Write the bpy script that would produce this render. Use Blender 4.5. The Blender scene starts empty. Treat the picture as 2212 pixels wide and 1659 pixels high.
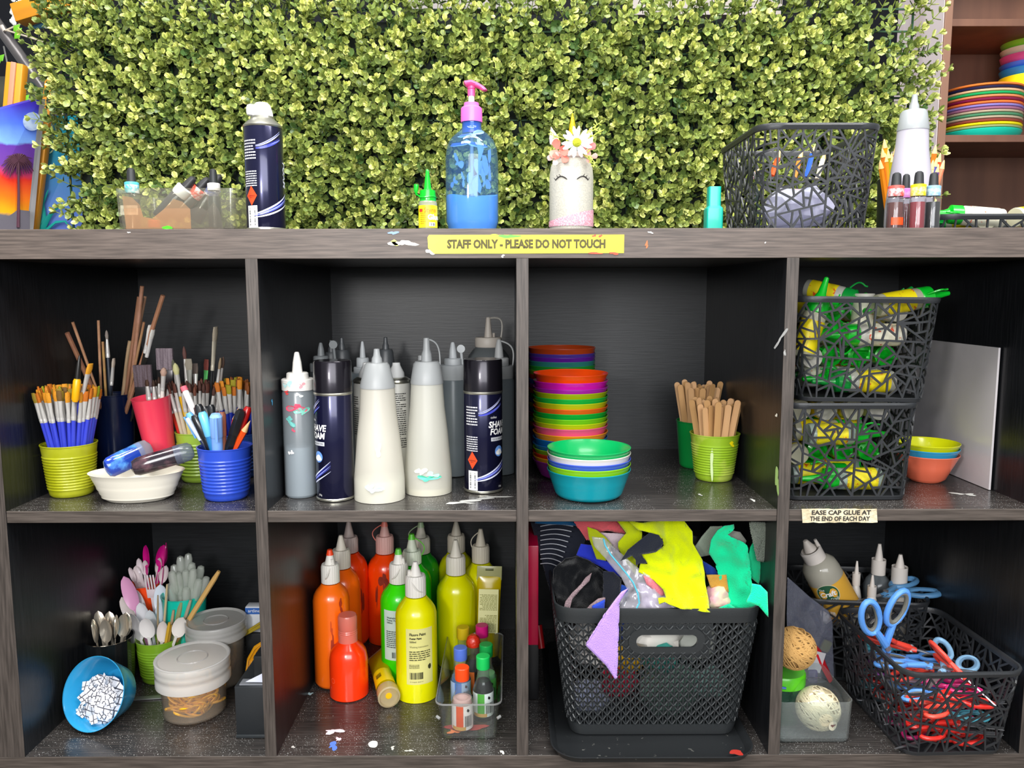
import bpy, bmesh, math, random
import numpy as np
from mathutils import Vector, Matrix, Euler
PI = math.pi
sc = bpy.context.scene
COL = sc.collection
rnd = random.Random(7)

# ---------------------------------------------------------------- camera
FPX, PITCH, YAW, ROLL = 1688.37, .116229, .0023046, -.0019646
CAM = Vector((-.016147, -1.02365, .641689))
_f = Vector((math.sin(YAW)*math.cos(PITCH), math.cos(YAW)*math.cos(PITCH), -math.sin(PITCH)))
_r0 = _f.cross(Vector((0, 0, 1))).normalized(); _u0 = _r0.cross(_f)
_r = _r0*math.cos(ROLL) + _u0*math.sin(ROLL); _u = -_r0*math.sin(ROLL) + _u0*math.cos(ROLL)
cd = bpy.data.cameras.new('camera'); cam = bpy.data.objects.new('camera', cd); COL.objects.link(cam)
cd.sensor_fit = 'HORIZONTAL'; cd.sensor_width = 36; cd.lens = FPX/2212*36; cd.clip_start = .02; cd.clip_end = 50
M = Matrix((_r, _u, -_f)).transposed().to_4x4(); M.translation = CAM
cam.matrix_world = M
sc.camera = cam
# ---------------------------------------------------------------- light
sc.view_settings.view_transform = 'Standard'; sc.view_settings.look = 'None'
sc.view_settings.gamma = 1; sc.view_settings.use_curve_mapping = False
sc.view_settings.exposure = 0.12
sc.cycles.max_bounces = 8; sc.cycles.transparent_max_bounces = 32
sc.cycles.caustics_reflective = False; sc.cycles.caustics_refractive = False
sc.cycles.sample_clamp_indirect = 4
w = bpy.data.worlds.new('world'); sc.world = w; w.use_nodes = True
w.node_tree.nodes['Background'].inputs[0].default_value = (.93, .97, 1, 1)
w.node_tree.nodes['Background'].inputs[1].default_value = .38
def area(name, loc, tgt, sx, sy, power, col=(1, 1, 1)):
    l = bpy.data.lights.new(name, 'AREA'); l.shape = 'RECTANGLE'; l.size = sx; l.size_y = sy; l.energy = power; l.color = col
    o = bpy.data.objects.new(name, l); COL.objects.link(o); o.location = loc
    o.rotation_euler = (Vector(tgt)-Vector(loc)).to_track_quat('-Z', 'Y').to_euler(); return o
area('ceiling_panel_light', (-.7, -.9, 2.15), (-.3, .1, .5), 1.2, .35, 26, (1, .98, .95))
area('ceiling_panel_light', (1.0, -.9, 2.15), (.5, .1, .5), 1.2, .35, 26, (1, .98, .95))
area('room_lamp_light', (-.45, -1.35, .80), (0, .2, .45), .14, .14, 8, (1, .98, .96))
area('front_fill_light', (.3, -2.3, 1.15), (0, .2, .5), 1.8, .9, 44, (.97, .98, 1))  # broad fill added behind the camera to light the fronts evenly
area('hedge_fill_light', (.1, -.35, 2.3), (.1, .45, .9), 2.0, .2, 52, (1, 1, .97))  # unseen light added only to brighten the hedge leaves

# ---------------------------------------------------------------- photo measurement
def ray(px, py):
    return _f*FPX + _r*(px-1106) + _u*(829.5-py)
def P(px, py, y):                       # point of the place seen at a pixel, at depth y
    d = ray(px, py); t = (y-CAM.y)/d.y; return CAM + d*t
def G(px, py, z):                       # point of a level surface seen at a pixel
    d = ray(px, py); t = (z-CAM.z)/d.z; return CAM + d*t
def mpp(p):                             # metres per pixel at a point
    return (Vector(p)-CAM).dot(_f)/FPX
ZB, ZM, ZT = 0.0, .351, .724            # standing heights: bottom board, middle board, top board

# ---------------------------------------------------------------- mesh building
class MB:
    def __init__(s): s.v = []; s.f = []
    def add(s, vs, fs):
        n = len(s.v); s.v += [tuple(v) for v in vs]; s.f += [tuple(i+n for i in f) for f in fs]; return s
    def join(s, o): return s.add(o.v, o.f)
    def xf(s, M): s.v = [tuple(M @ Vector(v)) for v in s.v]; return s
    def mv(s, x, y, z): s.v = [(a+x, b+y, c+z) for a, b, c in s.v]; return s
    def map(s, fn): s.v = [tuple(fn(*v)) for v in s.v]; return s
def rotm(ax, a): return Matrix.Rotation(a, 4, ax)
def mesh(mb, m, smooth=35):
    me = bpy.data.meshes.new('m'); me.from_pydata(mb.v, [], mb.f)
    me.materials.append(m)
    if smooth:
        me.shade_smooth(); me.set_sharp_from_angle(angle=math.radians(smooth))
    me.update(); return me
def part(name, mb, m, parent=None, smooth=35, label=None):
    me = mb if isinstance(mb, bpy.types.Mesh) else mesh(mb, m, smooth)
    o = bpy.data.objects.new(name, me); me.name = name; COL.objects.link(o); o.parent = parent
    if label: o['label'] = label
    return o
def tag(o, label, cat, group=None):
    o['label'] = label; o['category'] = cat
    if group: o['group'] = group
    return o
def T(name, label, cat, loc=(0, 0, 0), group=None, rz=0, rot=None):
    o = bpy.data.objects.new(name, None); COL.objects.link(o); o.empty_display_size = .01
    o.location = loc; o.rotation_euler = rot if rot is not None else (0, 0, rz)
    return tag(o, label, cat, group)
def dup(o, parent=None, label=None, group=None):
    c = o.copy(); COL.objects.link(c); c.parent = parent
    for ch in list(o.children): dup(ch, c)
    if label: c['label'] = label
    if group: c['group'] = group
    return c
def aim(o, a, b, spin=0):               # put o's origin at a and its z axis towards b
    d = (Vector(b)-Vector(a)).normalized()
    q = d.to_track_quat('Z', 'Y').to_matrix().to_4x4() @ rotm('Z', spin)
    q.translation = Vector(a); o.matrix_world = q; return o
def lathe(prof, n=32, sx=1, sy=1):
    mb = MB(); rings = []
    for r, z in prof:
        if r <= 1e-6: mb.v.append((0, 0, z)); rings.append([len(mb.v)-1]); continue
        k = len(mb.v)
        for i in range(n):
            a = 2*PI*i/n; mb.v.append((r*sx*math.cos(a), r*sy*math.sin(a), z))
        rings.append(list(range(k, k+n)))
    for A, B in zip(rings, rings[1:]):
        if len(A) == 1 and len(B) == 1: continue
        for i in range(n):
            j = (i+1) % n
            if len(A) == 1: mb.f.append((A[0], B[j], B[i]))
            elif len(B) == 1: mb.f.append((A[i], A[j], B[0]))
            else: mb.f.append((A[i], A[j], B[j], B[i]))
    return mb
def cup_prof(outer, t=.0016, floor=.003):   # outer: (r,z) from the base up; returns closed walled profile
    return [(0, outer[0][1])] + list(outer) + [(max(r-t, .0005), max(z, floor)+(0 if i else .0)) for i, (r, z) in enumerate(reversed(outer))][0:] + [(0, floor)]
def cap_prof(pts): return [(0, pts[0][1])] + list(pts) + [(0, pts[-1][1])]
def box(x0, x1, y0, y1, z0, z1, b=0, seg=2):
    bm = bmesh.new(); bmesh.ops.create_cube(bm, size=1)
    for v in bm.verts: v.co = Vector(((x0+x1)/2+v.co.x*(x1-x0), (y0+y1)/2+v.co.y*(y1-y0), (z0+z1)/2+v.co.z*(z1-z0)))
    if b: bmesh.ops.bevel(bm, geom=bm.edges[:], offset=b, segments=seg, affect='EDGES', profile=.5)
    mb = MB(); mb.v = [tuple(v.co) for v in bm.verts]; mb.f = [tuple(v.index for v in f.verts) for f in bm.faces]; bm.free(); return mb
def tube(pts, r, n=8, closed=False, flat=1.0):
    pts = [Vector(p) for p in pts]; m = len(pts); mb = MB()
    R_ = r if isinstance(r, (list, tuple)) else [r]*m
    t0 = (pts[1]-pts[0]).normalized(); nn = t0.orthogonal().normalized()
    for i, p in enumerate(pts):
        a = pts[i-1] if (i or closed) else pts[0]; b = pts[(i+1) % m] if (i < m-1 or closed) else pts[-1]
        t = (b-a).normalized(); nn = (nn - t*nn.dot(t)); nn = nn.normalized() if nn.length > 1e-9 else t.orthogonal().normalized()
        bb = t.cross(nn)
        for k in range(n):
            an = 2*PI*k/n; mb.v.append(tuple(p + (nn*math.cos(an) + bb*math.sin(an)*flat)*R_[i]))
    for i in range(m if closed else m-1):
        j = (i+1) % m
        for k in range(n): mb.f.append((i*n+k, i*n+(k+1) % n, j*n+(k+1) % n, j*n+k))
    if not closed: mb.f.append(tuple(range(n-1, -1, -1))); mb.f.append(tuple((m-1)*n+k for k in range(n)))
    return mb
def rrect(w, d, r, n=6):
    pts = []; r = min(r, w/2-1e-5, d/2-1e-5)
    for cx, cy, a0 in ((w/2-r, -d/2+r, -PI/2), (w/2-r, d/2-r, 0), (-w/2+r, d/2-r, PI/2), (-w/2+r, -d/2+r, PI)):
        for i in range(n+1):
            a = a0 + PI/2*i/n; pts.append((cx+r*math.cos(a), cy+r*math.sin(a)))
    return pts
def loft(rings, cap0=True, cap1=True, loop=False):
    mb = MB(); n = len(rings[0])
    for R_ in rings: mb.v += [tuple(p) for p in R_]
    m = len(rings)
    for i in range(m if loop else m-1):
        j = (i+1) % m
        for k in range(n): mb.f.append((i*n+k, i*n+(k+1) % n, j*n+(k+1) % n, j*n+k))
    if not loop:
        if cap0: mb.f.append(tuple(range(n-1, -1, -1)))
        if cap1: mb.f.append(tuple((m-1)*n+k for k in range(n)))
    return mb
def rloft(specs, n=6, cap0=True, cap1=True):    # specs (w,d,r,z)
    return loft([[(x, y, z) for x, y in rrect(w, d, r, n)] for w, d, r, z in specs], cap0, cap1)
def prism(pts, y0, y1):                 # outline in x,z extruded along y
    n = len(pts); mb = MB(); mb.v = [(x, y0, z) for x, z in pts]+[(x, y1, z) for x, z in pts]
    mb.f = [tuple(range(n)), tuple(range(2*n-1, n-1, -1))]+[(i, i+n, (i+1) % n+n, (i+1) % n) for i in range(n)]; return mb
def plate(pts, z0, z1):                 # outline in x,y extruded along z
    n = len(pts); mb = MB(); mb.v = [(x, y, z0) for x, y in pts]+[(x, y, z1) for x, y in pts]
    mb.f = [tuple(range(n-1, -1, -1)), tuple(range(n, 2*n))]+[(i, (i+1) % n, (i+1) % n+n, i+n) for i in range(n)]; return mb
def text(s, size, font=None, align='CENTER', width=None, shear=0, bold=0, thick=.0002):   # flat in x,z facing -y, origin at centre
    c = bpy.data.curves.new('t', 'FONT'); c.body = s; c.size = size; c.align_x = align; c.align_y = 'CENTER'; c.resolution_u = 2
    c.shear = shear; c.offset = bold; c.fill_mode = 'FRONT'
    o = bpy.data.objects.new('t', c); me = o.to_mesh(); mb = MB()
    mb.v = [(v.co.x, 0, v.co.y) for v in me.vertices]; mb.f = [tuple(p.vertices) for p in me.polygons]
    o.to_mesh_clear(); bpy.data.objects.remove(o); bpy.data.curves.remove(c)
    if width and mb.v:
        x0 = min(v[0] for v in mb.v); x1 = max(v[0] for v in mb.v); k = width/(x1-x0); xc = (x0+x1)/2 if align == 'CENTER' else x0
        mb.v = [((x-xc)*k, y, z) for x, y, z in mb.v]
    return mb
def bend(mb, R_, a0=0):                 # wrap x,z artwork round a vertical cylinder of radius R_ (a0=0 faces -y)
    return mb.map(lambda x, y, z: ((R_-y)*math.sin(a0+x/R_), -(R_-y)*math.cos(a0+x/R_), z))
def sheet(w, h, nx=12, nz=1):
    mb = MB()
    for j in range(nz+1):
        for i in range(nx+1): mb.v.append((w*(i/nx-.5), 0, h*(j/nz-.5)))
    for j in range(nz):
        for i in range(nx): a = j*(nx+1)+i; mb.f.append((a, a+1, a+nx+2, a+nx+1))
    return mb
def barcode(w, h, n=22, seed=1):
    r = random.Random(seed); mb = MB(); x = -w/2
    while x < w/2:
        b = w/n*r.choice((.3, .5, .9)); mb.add([(x, 0, -h/2), (min(x+b, w/2), 0, -h/2), (min(x+b, w/2), 0, h/2), (x, 0, h/2)], [(0, 1, 2, 3)]); x += b + w/n*r.choice((.3, .5, .8))
    return mb
def lines(w, h, n, seed=1, gap=.45, words=6):     # small print as rows of short bars
    r = random.Random(seed); mb = MB(); dz = h/n
    for k in range(n):
        z = h/2-(k+.5)*dz; x = -w/2; end = w/2 if r.random() < .8 else w*r.uniform(0, .4)
        while x < end:
            l = min(w/words*r.uniform(.4, 1.3), end-x); hh = dz*gap/2
            mb.add([(x, 0, z-hh), (x+l, 0, z-hh), (x+l, 0, z+hh), (x, 0, z+hh)], [(0, 1, 2, 3)]); x += l+w*.03
    return mb
def blob(w, h, seed, n=22, rough=.35, y=0):      # irregular flat splash in x,z
    r = random.Random(seed); ph = [r.uniform(0, 6.28) for _ in range(5)]
    pts = []
    for i in range(n):
        a = 2*PI*i/n; k = 1+rough*sum(math.sin((q+2)*a+ph[q])/(q+1.3) for q in range(5)); pts.append((w/2*k*math.cos(a), y, h/2*k*math.sin(a)))
    return MB().add([(0, y, 0)]+pts, [(0, i+1, (i+1) % n+1) for i in range(n)])

# ---------------------------------------------------------------- materials
def lin(h):
    if not isinstance(h, str): return h
    v = [int(h[i:i+2], 16)/255 for i in (0, 2, 4)]
    return tuple(c/12.92 if c <= .04045 else ((c+.055)/1.055)**2.4 for c in v)+(1,)
MC = {}
def mat(hexc, rough=.4, metal=0, spec=.5, coat=0, sss=0, bump=None, var=None, trans=0, alpha=1, sheen=0, name=None):
    key = (hexc, rough, metal, spec, coat, sss, bump, var, trans, alpha, sheen)
    if key in MC: return MC[key]
    m = bpy.data.materials.new(name or 'plastic_'+str(hexc)); m.use_nodes = True; nt = m.node_tree; b = nt.nodes['Principled BSDF']
    b.inputs['Base Color'].default_value = lin(hexc); b.inputs['Roughness'].default_value = rough; b.inputs['Metallic'].default_value = metal
    b.inputs['Specular IOR Level'].default_value = spec; b.inputs['Coat Weight'].default_value = coat; b.inputs['Coat Roughness'].default_value = .08
    b.inputs['Transmission Weight'].default_value = trans; b.inputs['Alpha'].default_value = alpha; b.inputs['Sheen Weight'].default_value = sheen
    if sss: b.inputs['Subsurface Weight'].default_value = sss; b.inputs['Subsurface Radius'].default_value = (.01, .01, .01); b.inputs['Subsurface Scale'].default_value = 1
    tc = nt.nodes.new('ShaderNodeTexCoord')
    if var:                             # (hex2, scale, lo, hi[, stretch])
        n = nt.nodes.new('ShaderNodeTexNoise'); n.inputs['Scale'].default_value = var[1]; n.inputs['Detail'].default_value = 5
        mp = nt.nodes.new('ShaderNodeMapping'); mp.inputs['Scale'].default_value = var[4] if len(var) > 4 else (1, 1, 1)
        r = nt.nodes.new('ShaderNodeValToRGB'); r.color_ramp.elements[0].position = var[2]; r.color_ramp.elements[1].position = var[3]
        r.color_ramp.elements[0].color = lin(hexc); r.color_ramp.elements[1].color = lin(var[0])
        nt.links.new(tc.outputs['Object'], mp.inputs[0]); nt.links.new(mp.outputs[0], n.inputs[0]); nt.links.new(n.outputs[0], r.inputs[0]); nt.links.new(r.outputs[0], b.inputs['Base Color'])
    if bump:                            # (scale, strength)
        n = nt.nodes.new('ShaderNodeTexNoise'); n.inputs['Scale'].default_value = bump[0]; n.inputs['Detail'].default_value = 6
        u = nt.nodes.new('ShaderNodeBump'); u.inputs['Strength'].default_value = bump[1]; u.inputs['Distance'].default_value = .002
        nt.links.new(tc.outputs['Object'], n.inputs[0]); nt.links.new(n.outputs[0], u.inputs['Height']); nt.links.new(u.outputs[0], b.inputs['Normal'])
    MC[key] = m; return m
def clear(hexc='ffffff', rough=.06, milk=0, milkc='ffffff', name=None):       # thin clear or milky plastic and glass
    key = ('clear', hexc, rough, milk, milkc)
    if key in MC: return MC[key]
    m = bpy.data.materials.new(name or 'clear_'+hexc); m.use_nodes = True; nt = m.node_tree; nt.nodes.clear(); N = nt.nodes.new
    out = N('ShaderNodeOutputMaterial'); tr = N('ShaderNodeBsdfTransparent'); tr.inputs[0].default_value = lin(hexc)
    gl = N('ShaderNodeBsdfGlossy'); gl.inputs['Roughness'].default_value = rough
    fr = N('ShaderNodeFresnel'); ge = N('ShaderNodeNewGeometry'); io = N('ShaderNodeMapRange'); io.inputs[3].default_value = 1.5; io.inputs[4].default_value = 1/1.5; nt.links.new(ge.outputs['Backfacing'], io.inputs[0]); nt.links.new(io.outputs[0], fr.inputs[0]); mx = N('ShaderNodeMixShader')
    nt.links.new(fr.outputs[0], mx.inputs[0]); nt.links.new(gl.outputs[0], mx.inputs[2])
    if milk:
        df = N('ShaderNodeBsdfDiffuse'); df.inputs[0].default_value = lin(milkc); tl = N('ShaderNodeBsdfTranslucent'); tl.inputs[0].default_value = lin(milkc)
        m3 = N('ShaderNodeMixShader'); m3.inputs[0].default_value = .35; nt.links.new(df.outputs[0], m3.inputs[1]); nt.links.new(tl.outputs[0], m3.inputs[2])
        m2 = N('ShaderNodeMixShader'); m2.inputs[0].default_value = milk
        nt.links.new(tr.outputs[0], m2.inputs[1]); nt.links.new(m3.outputs[0], m2.inputs[2]); nt.links.new(m2.outputs[0], mx.inputs[1])
    else: nt.links.new(tr.outputs[0], mx.inputs[1])
    nt.links.new(mx.outputs[0], out.inputs[0]); MC[key] = m; return m
def board_mat(name, c0, c1, rough, axis, specks=0):
    m = bpy.data.materials.new(name); m.use_nodes = True; nt = m.node_tree; b = nt.nodes['Principled BSDF']; N = nt.nodes.new; L = nt.links.new
    tc = N('ShaderNodeTexCoord'); mp = N('ShaderNodeMapping'); s = [60, 60, 60]; s[axis] = 3; mp.inputs['Scale'].default_value = s
    n = N('ShaderNodeTexNoise'); n.inputs['Scale'].default_value = 6; n.inputs['Detail'].default_value = 6
    r = N('ShaderNodeValToRGB'); r.color_ramp.elements[0].position = .35; r.color_ramp.elements[1].position = .68
    r.color_ramp.elements[0].color = lin(c0); r.color_ramp.elements[1].color = lin(c1)
    L(tc.outputs['Object'], mp.inputs[0]); L(mp.outputs[0], n.inputs[0]); L(n.outputs[0], r.inputs[0]); last = r.outputs[0]
    if specks:
        for sc_, th, dens in ((430, .16, .55), (150, .09, .62), (60, .045, .52)):
            v = N('ShaderNodeTexVoronoi'); v.inputs['Scale'].default_value = sc_; L(tc.outputs['Object'], v.inputs[0])
            a = N('ShaderNodeMath'); a.operation = 'LESS_THAN'; a.inputs[1].default_value = th; L(v.outputs['Distance'], a.inputs[0])
            n2 = N('ShaderNodeTexNoise'); n2.inputs['Scale'].default_value = 9; n2.inputs['Detail'].default_value = 4; L(tc.outputs['Object'], n2.inputs[0])
            c = N('ShaderNodeMath'); c.operation = 'GREATER_THAN'; c.inputs[1].default_value = dens-specks*.12; L(n2.outputs[0], c.inputs[0])
            d = N('ShaderNodeMath'); d.operation = 'MULTIPLY'; L(a.outputs[0], d.inputs[0]); L(c.outputs[0], d.inputs[1])
            x = N('ShaderNodeMixRGB'); L(d.outputs[0], x.inputs[0]); L(last, x.inputs[1]); x.inputs[2].default_value = (.45, .45, .44, 1); last = x.outputs[0]
    L(last, b.inputs['Base Color']); b.inputs['Roughness'].default_value = rough
    u = N('ShaderNodeBump'); u.inputs['Strength'].default_value = .25; u.inputs['Distance'].default_value = .0006; L(n.outputs[0], u.inputs['Height']); L(u.outputs[0], b.inputs['Normal'])
    return m
# ================================================================ the cube shelf
DEP = .414
m_edge_h = board_mat('edge_grain_across', '463d38', '665a53', .5, 0)
m_edge_v = board_mat('edge_grain_up_shaded', '342e2a', '524a45', .5, 2)  # same edge wood, darkened: weaker light lower down is in its colour
m_edge_m = board_mat('edge_grain_across_shaded', '3a332e', '574e48', .5, 0)  # level edges below the top, toned down for ceiling light falloff
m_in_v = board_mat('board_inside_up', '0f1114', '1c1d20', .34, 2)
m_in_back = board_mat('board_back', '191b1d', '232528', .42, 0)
m_floor = board_mat('board_inside_across', '282625', '413d3b', .22, 0, specks=1)
shelf = T('cube_shelf', 'black-brown wood-grain cube shelf unit, two rows of open cells', 'shelf')
E = .0012
def board(name, x0, x1, z0, z1, y0, y1, body, edge, b=.0008):
    o = part(name, box(x0, x1, y0+.001, y1, z0, z1), body, shelf, smooth=0)
    part('edge_strip', box(x0, x1, y0, y0+.0011, z0, z1, .0004, 1), edge, o, smooth=0)
    return o
XO = .694
board('top_board', -XO-.16, XO+.16, .686, .724, 0, DEP+.01, board_mat('top_board_wood', '231f1c', '393430', .3, 0, 1), m_edge_h)
board('bottom_board', -XO-.038, XO+.038, -.038, 0, 0, DEP+.01, m_floor, m_edge_m)
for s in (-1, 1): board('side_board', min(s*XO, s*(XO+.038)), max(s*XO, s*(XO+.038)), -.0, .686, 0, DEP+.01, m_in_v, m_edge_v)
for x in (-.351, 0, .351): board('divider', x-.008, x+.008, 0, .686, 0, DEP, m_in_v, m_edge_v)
for x0, x1 in ((-XO, -.359), (-.343, -.008), (.008, .343), (.359, XO)):
    board('middle_shelf', x0, x1, .335, .351, .0015, DEP, m_floor, m_edge_m)
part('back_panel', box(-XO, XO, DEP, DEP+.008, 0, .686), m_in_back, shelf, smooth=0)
# paint marks on the boards
def mark(px, py, w, h, hexc, seed, y=-.0004, rough=.5, rot=0):
    p = P(px, py, y); k = mpp(p)
    mb = blob(w*k, h*k, seed, rough=rough).xf(rotm('Y', rot)).mv(*p)
    return part('paint_mark', mb, mat(hexc, .5), shelf, smooth=0)
mark(870, 525, 40, 14, 'f4f2e6', 3, rough=.6); mark(852, 524, 14, 10, 'dfe06a', 5)
mark(850, 503, 16, 8, '7d9ad0', 8); mark(1086, 553, 6, 6, 'e8e4dc', 2)
mark(278, 502, 5, 3, 'f0eeee', 4); mark(1397, 528, 6, 14, 'b4683a', 11, rot=.3); mark(1405, 502, 10, 4, 'c8c4c0', 12)
mark(1653, 524, 3, 3, 'e0e0e0', 2)
def fmark(px, py, z, w, h, hexc, seed, rough=.5, rot=0):  # dried paint lying on a board
    p = G(px, py, z); k = mpp(p); s = abs((p.z-CAM.z))/(p-CAM).length
    mb = blob(w*k, h*k/max(s, .2), seed, rough=rough).xf(rotm('Y', rot)).map(lambda x, y, zz: (x+p.x, zz+p.y, z+.0004))
    mb.f = [f[::-1] for f in mb.f]
    return part('paint_mark', mb, mat(hexc, .5), shelf, smooth=0)
fmark(722, 1580, 0, 34, 9, 'e6cfd6', 31, .6, .2); fmark(720, 1611, 0, 18, 14, '4a6fc4', 33, .5); fmark(731, 1597, 0, 9, 8, 'e8b8c8', 7)
fmark(806, 1608, 0, 21, 13, 'eef0e6', 35, .1); fmark(669, 1499, 0, 10, 6, 'a8ccd4', 36); fmark(662, 1499, 0, 6, 3, 'd8d8d8', 12)
fmark(633, 1614, 0, 6, 5, 'b8b4b0', 16); fmark(1085, 1625, 0, 9, 6, 'd0ccc4', 17); fmark(884, 1622, 0, 14, 4, 'b8b8b0', 18); fmark(848, 1616, 0, 8, 6, 'b8b8b0', 19)
fmark(1000, 1085, ZM, 60, 6, 'b8b8b4', 20, .9); fmark(1060, 1075, ZM, 50, 5, 'a8a8a4', 22, .9); fmark(1030, 1063, ZM, 40, 4, 'a0a09c', 24, .9)
fmark(2085, 1068, ZM, 30, 5, 'b8b8b4', 25, .9); fmark(1627, 1081, ZM, 10, 4, 'd0d0cc', 26); fmark(1512, 1069, ZM, 8, 3, 'c8c8c4', 27)
def smark(px, py, x, w, h, hexc, seed, rot=0):            # splash on the face of an upright
    d = ray(px, py); t = (x-CAM.x)/d.x; p = CAM+d*t
    mb = blob(w, h, seed, rough=.5).xf(rotm('Y', rot)).map(lambda a, b, c: (p.x, p.y+a, p.z+c)); s = .0005 if x < CAM.x else -.0005
    mb.mv(s, 0, 0)
    return part('paint_mark', mb, mat(hexc, .5), shelf, smooth=0)
smark(613, 858, -.343, .016, .014, '3f9fd0', 41); smark(587, 868, -.343, .006, .006, '3f9fd0', 42)
smark(1112, 643, -.0081, .012, .03, '5aa8e0', 43); smark(1688, 730, .343, .05, .006, 'd8d8d8', 44, .5); smark(1696, 762, .343, .006, .01, 'e4e4e4', 45)
smark(1679, 1036, .343, .018, .026, 'a8c878', 46); smark(1678, 897, .343, .006, .006, 'e8e0d0', 47)
# warning label on the top board edge
lab = T('warning_label', 'yellow sticker reading STAFF ONLY - PLEASE DO NOT TOUCH on the top board edge', 'label', P(1136, 527.5, -.0006))
kk = mpp(P(1136, 527, 0))
lw, lh = 424*kk, 40*kk
out = [(-lw/2+.008, -lh/2), (lw/2, -lh/2+.0005), (lw/2, lh/2), (-lw/2+.002, lh/2), (-lw/2, lh/2-.003), (-lw/2+.0005, -lh/2+.007)]
part('backing', prism(out, -.0002, .0002), mat('f6e20a', .35, var=('e0c818', 40, .55, .75)), lab, smooth=0)
part('lettering', text('STAFF ONLY - PLEASE DO NOT TOUCH', .0148, width=342*kk, bold=.0008).mv(.0005, -.0004, -.0003), mat('4c4618', .6), lab, smooth=0)
part('paint_mark', blob(.022, .005, 4).mv(-.022, -.00035, .0100), mat('58b030'), lab, smooth=0)
part('paint_mark', blob(.018, .004, 9).mv(-.038, -.00033, .0105), mat('b8d020'), lab, smooth=0)
for i, (a, b, w_) in enumerate(((.088, .0105, .005), (.096, .0102, .005), (.089, -.0115, .014), (.114, -.0118, .012))):
    part('paint_mark', blob(w_, .003, 14+i).mv(a, -.0004, b), mat('d84018'), lab, smooth=0)
part('torn_corner', blob(.012, .006, 40).mv(-lw/2+.004, -.0001, -lh/2+.0025), mat('e8e4d8'), lab, smooth=0)
# handwritten tape label on the middle shelf edge, right
tp = T('masking_tape_label', 'torn cream masking tape handwritten CAP GLUE AT THE END OF EACH DAY', 'label', P(1812, 1114, -.0005))
kt = mpp(P(1812, 1114, 0)); tw, th_ = 162*kt, 30*kt
r2 = random.Random(5); top = [(-tw/2+tw*i/14, th_/2+r2.uniform(-.0006, .0006)) for i in range(15)]; bot = [(tw/2-tw*i/14+.002, -th_/2+r2.uniform(-.0006, .0006)) for i in range(15)]
part('tape', prism(bot+top, -.0003, .0003), mat('d8ccae', .7, var=('bfb292', 60, .45, .6), bump=(200, .5)), tp, smooth=0)
part('lettering', text('EASE CAP GLUE AT', .0085, width=128*kt, bold=.0003).mv(.003, -.0006, .0042), mat('2c2824', .8), tp, smooth=0)
part('lettering', text('THE END OF EACH DAY', .0085, width=130*kt, bold=.0003).mv(.0015, -.0006, -.0042), mat('2c2824', .8), tp, smooth=0)

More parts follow.
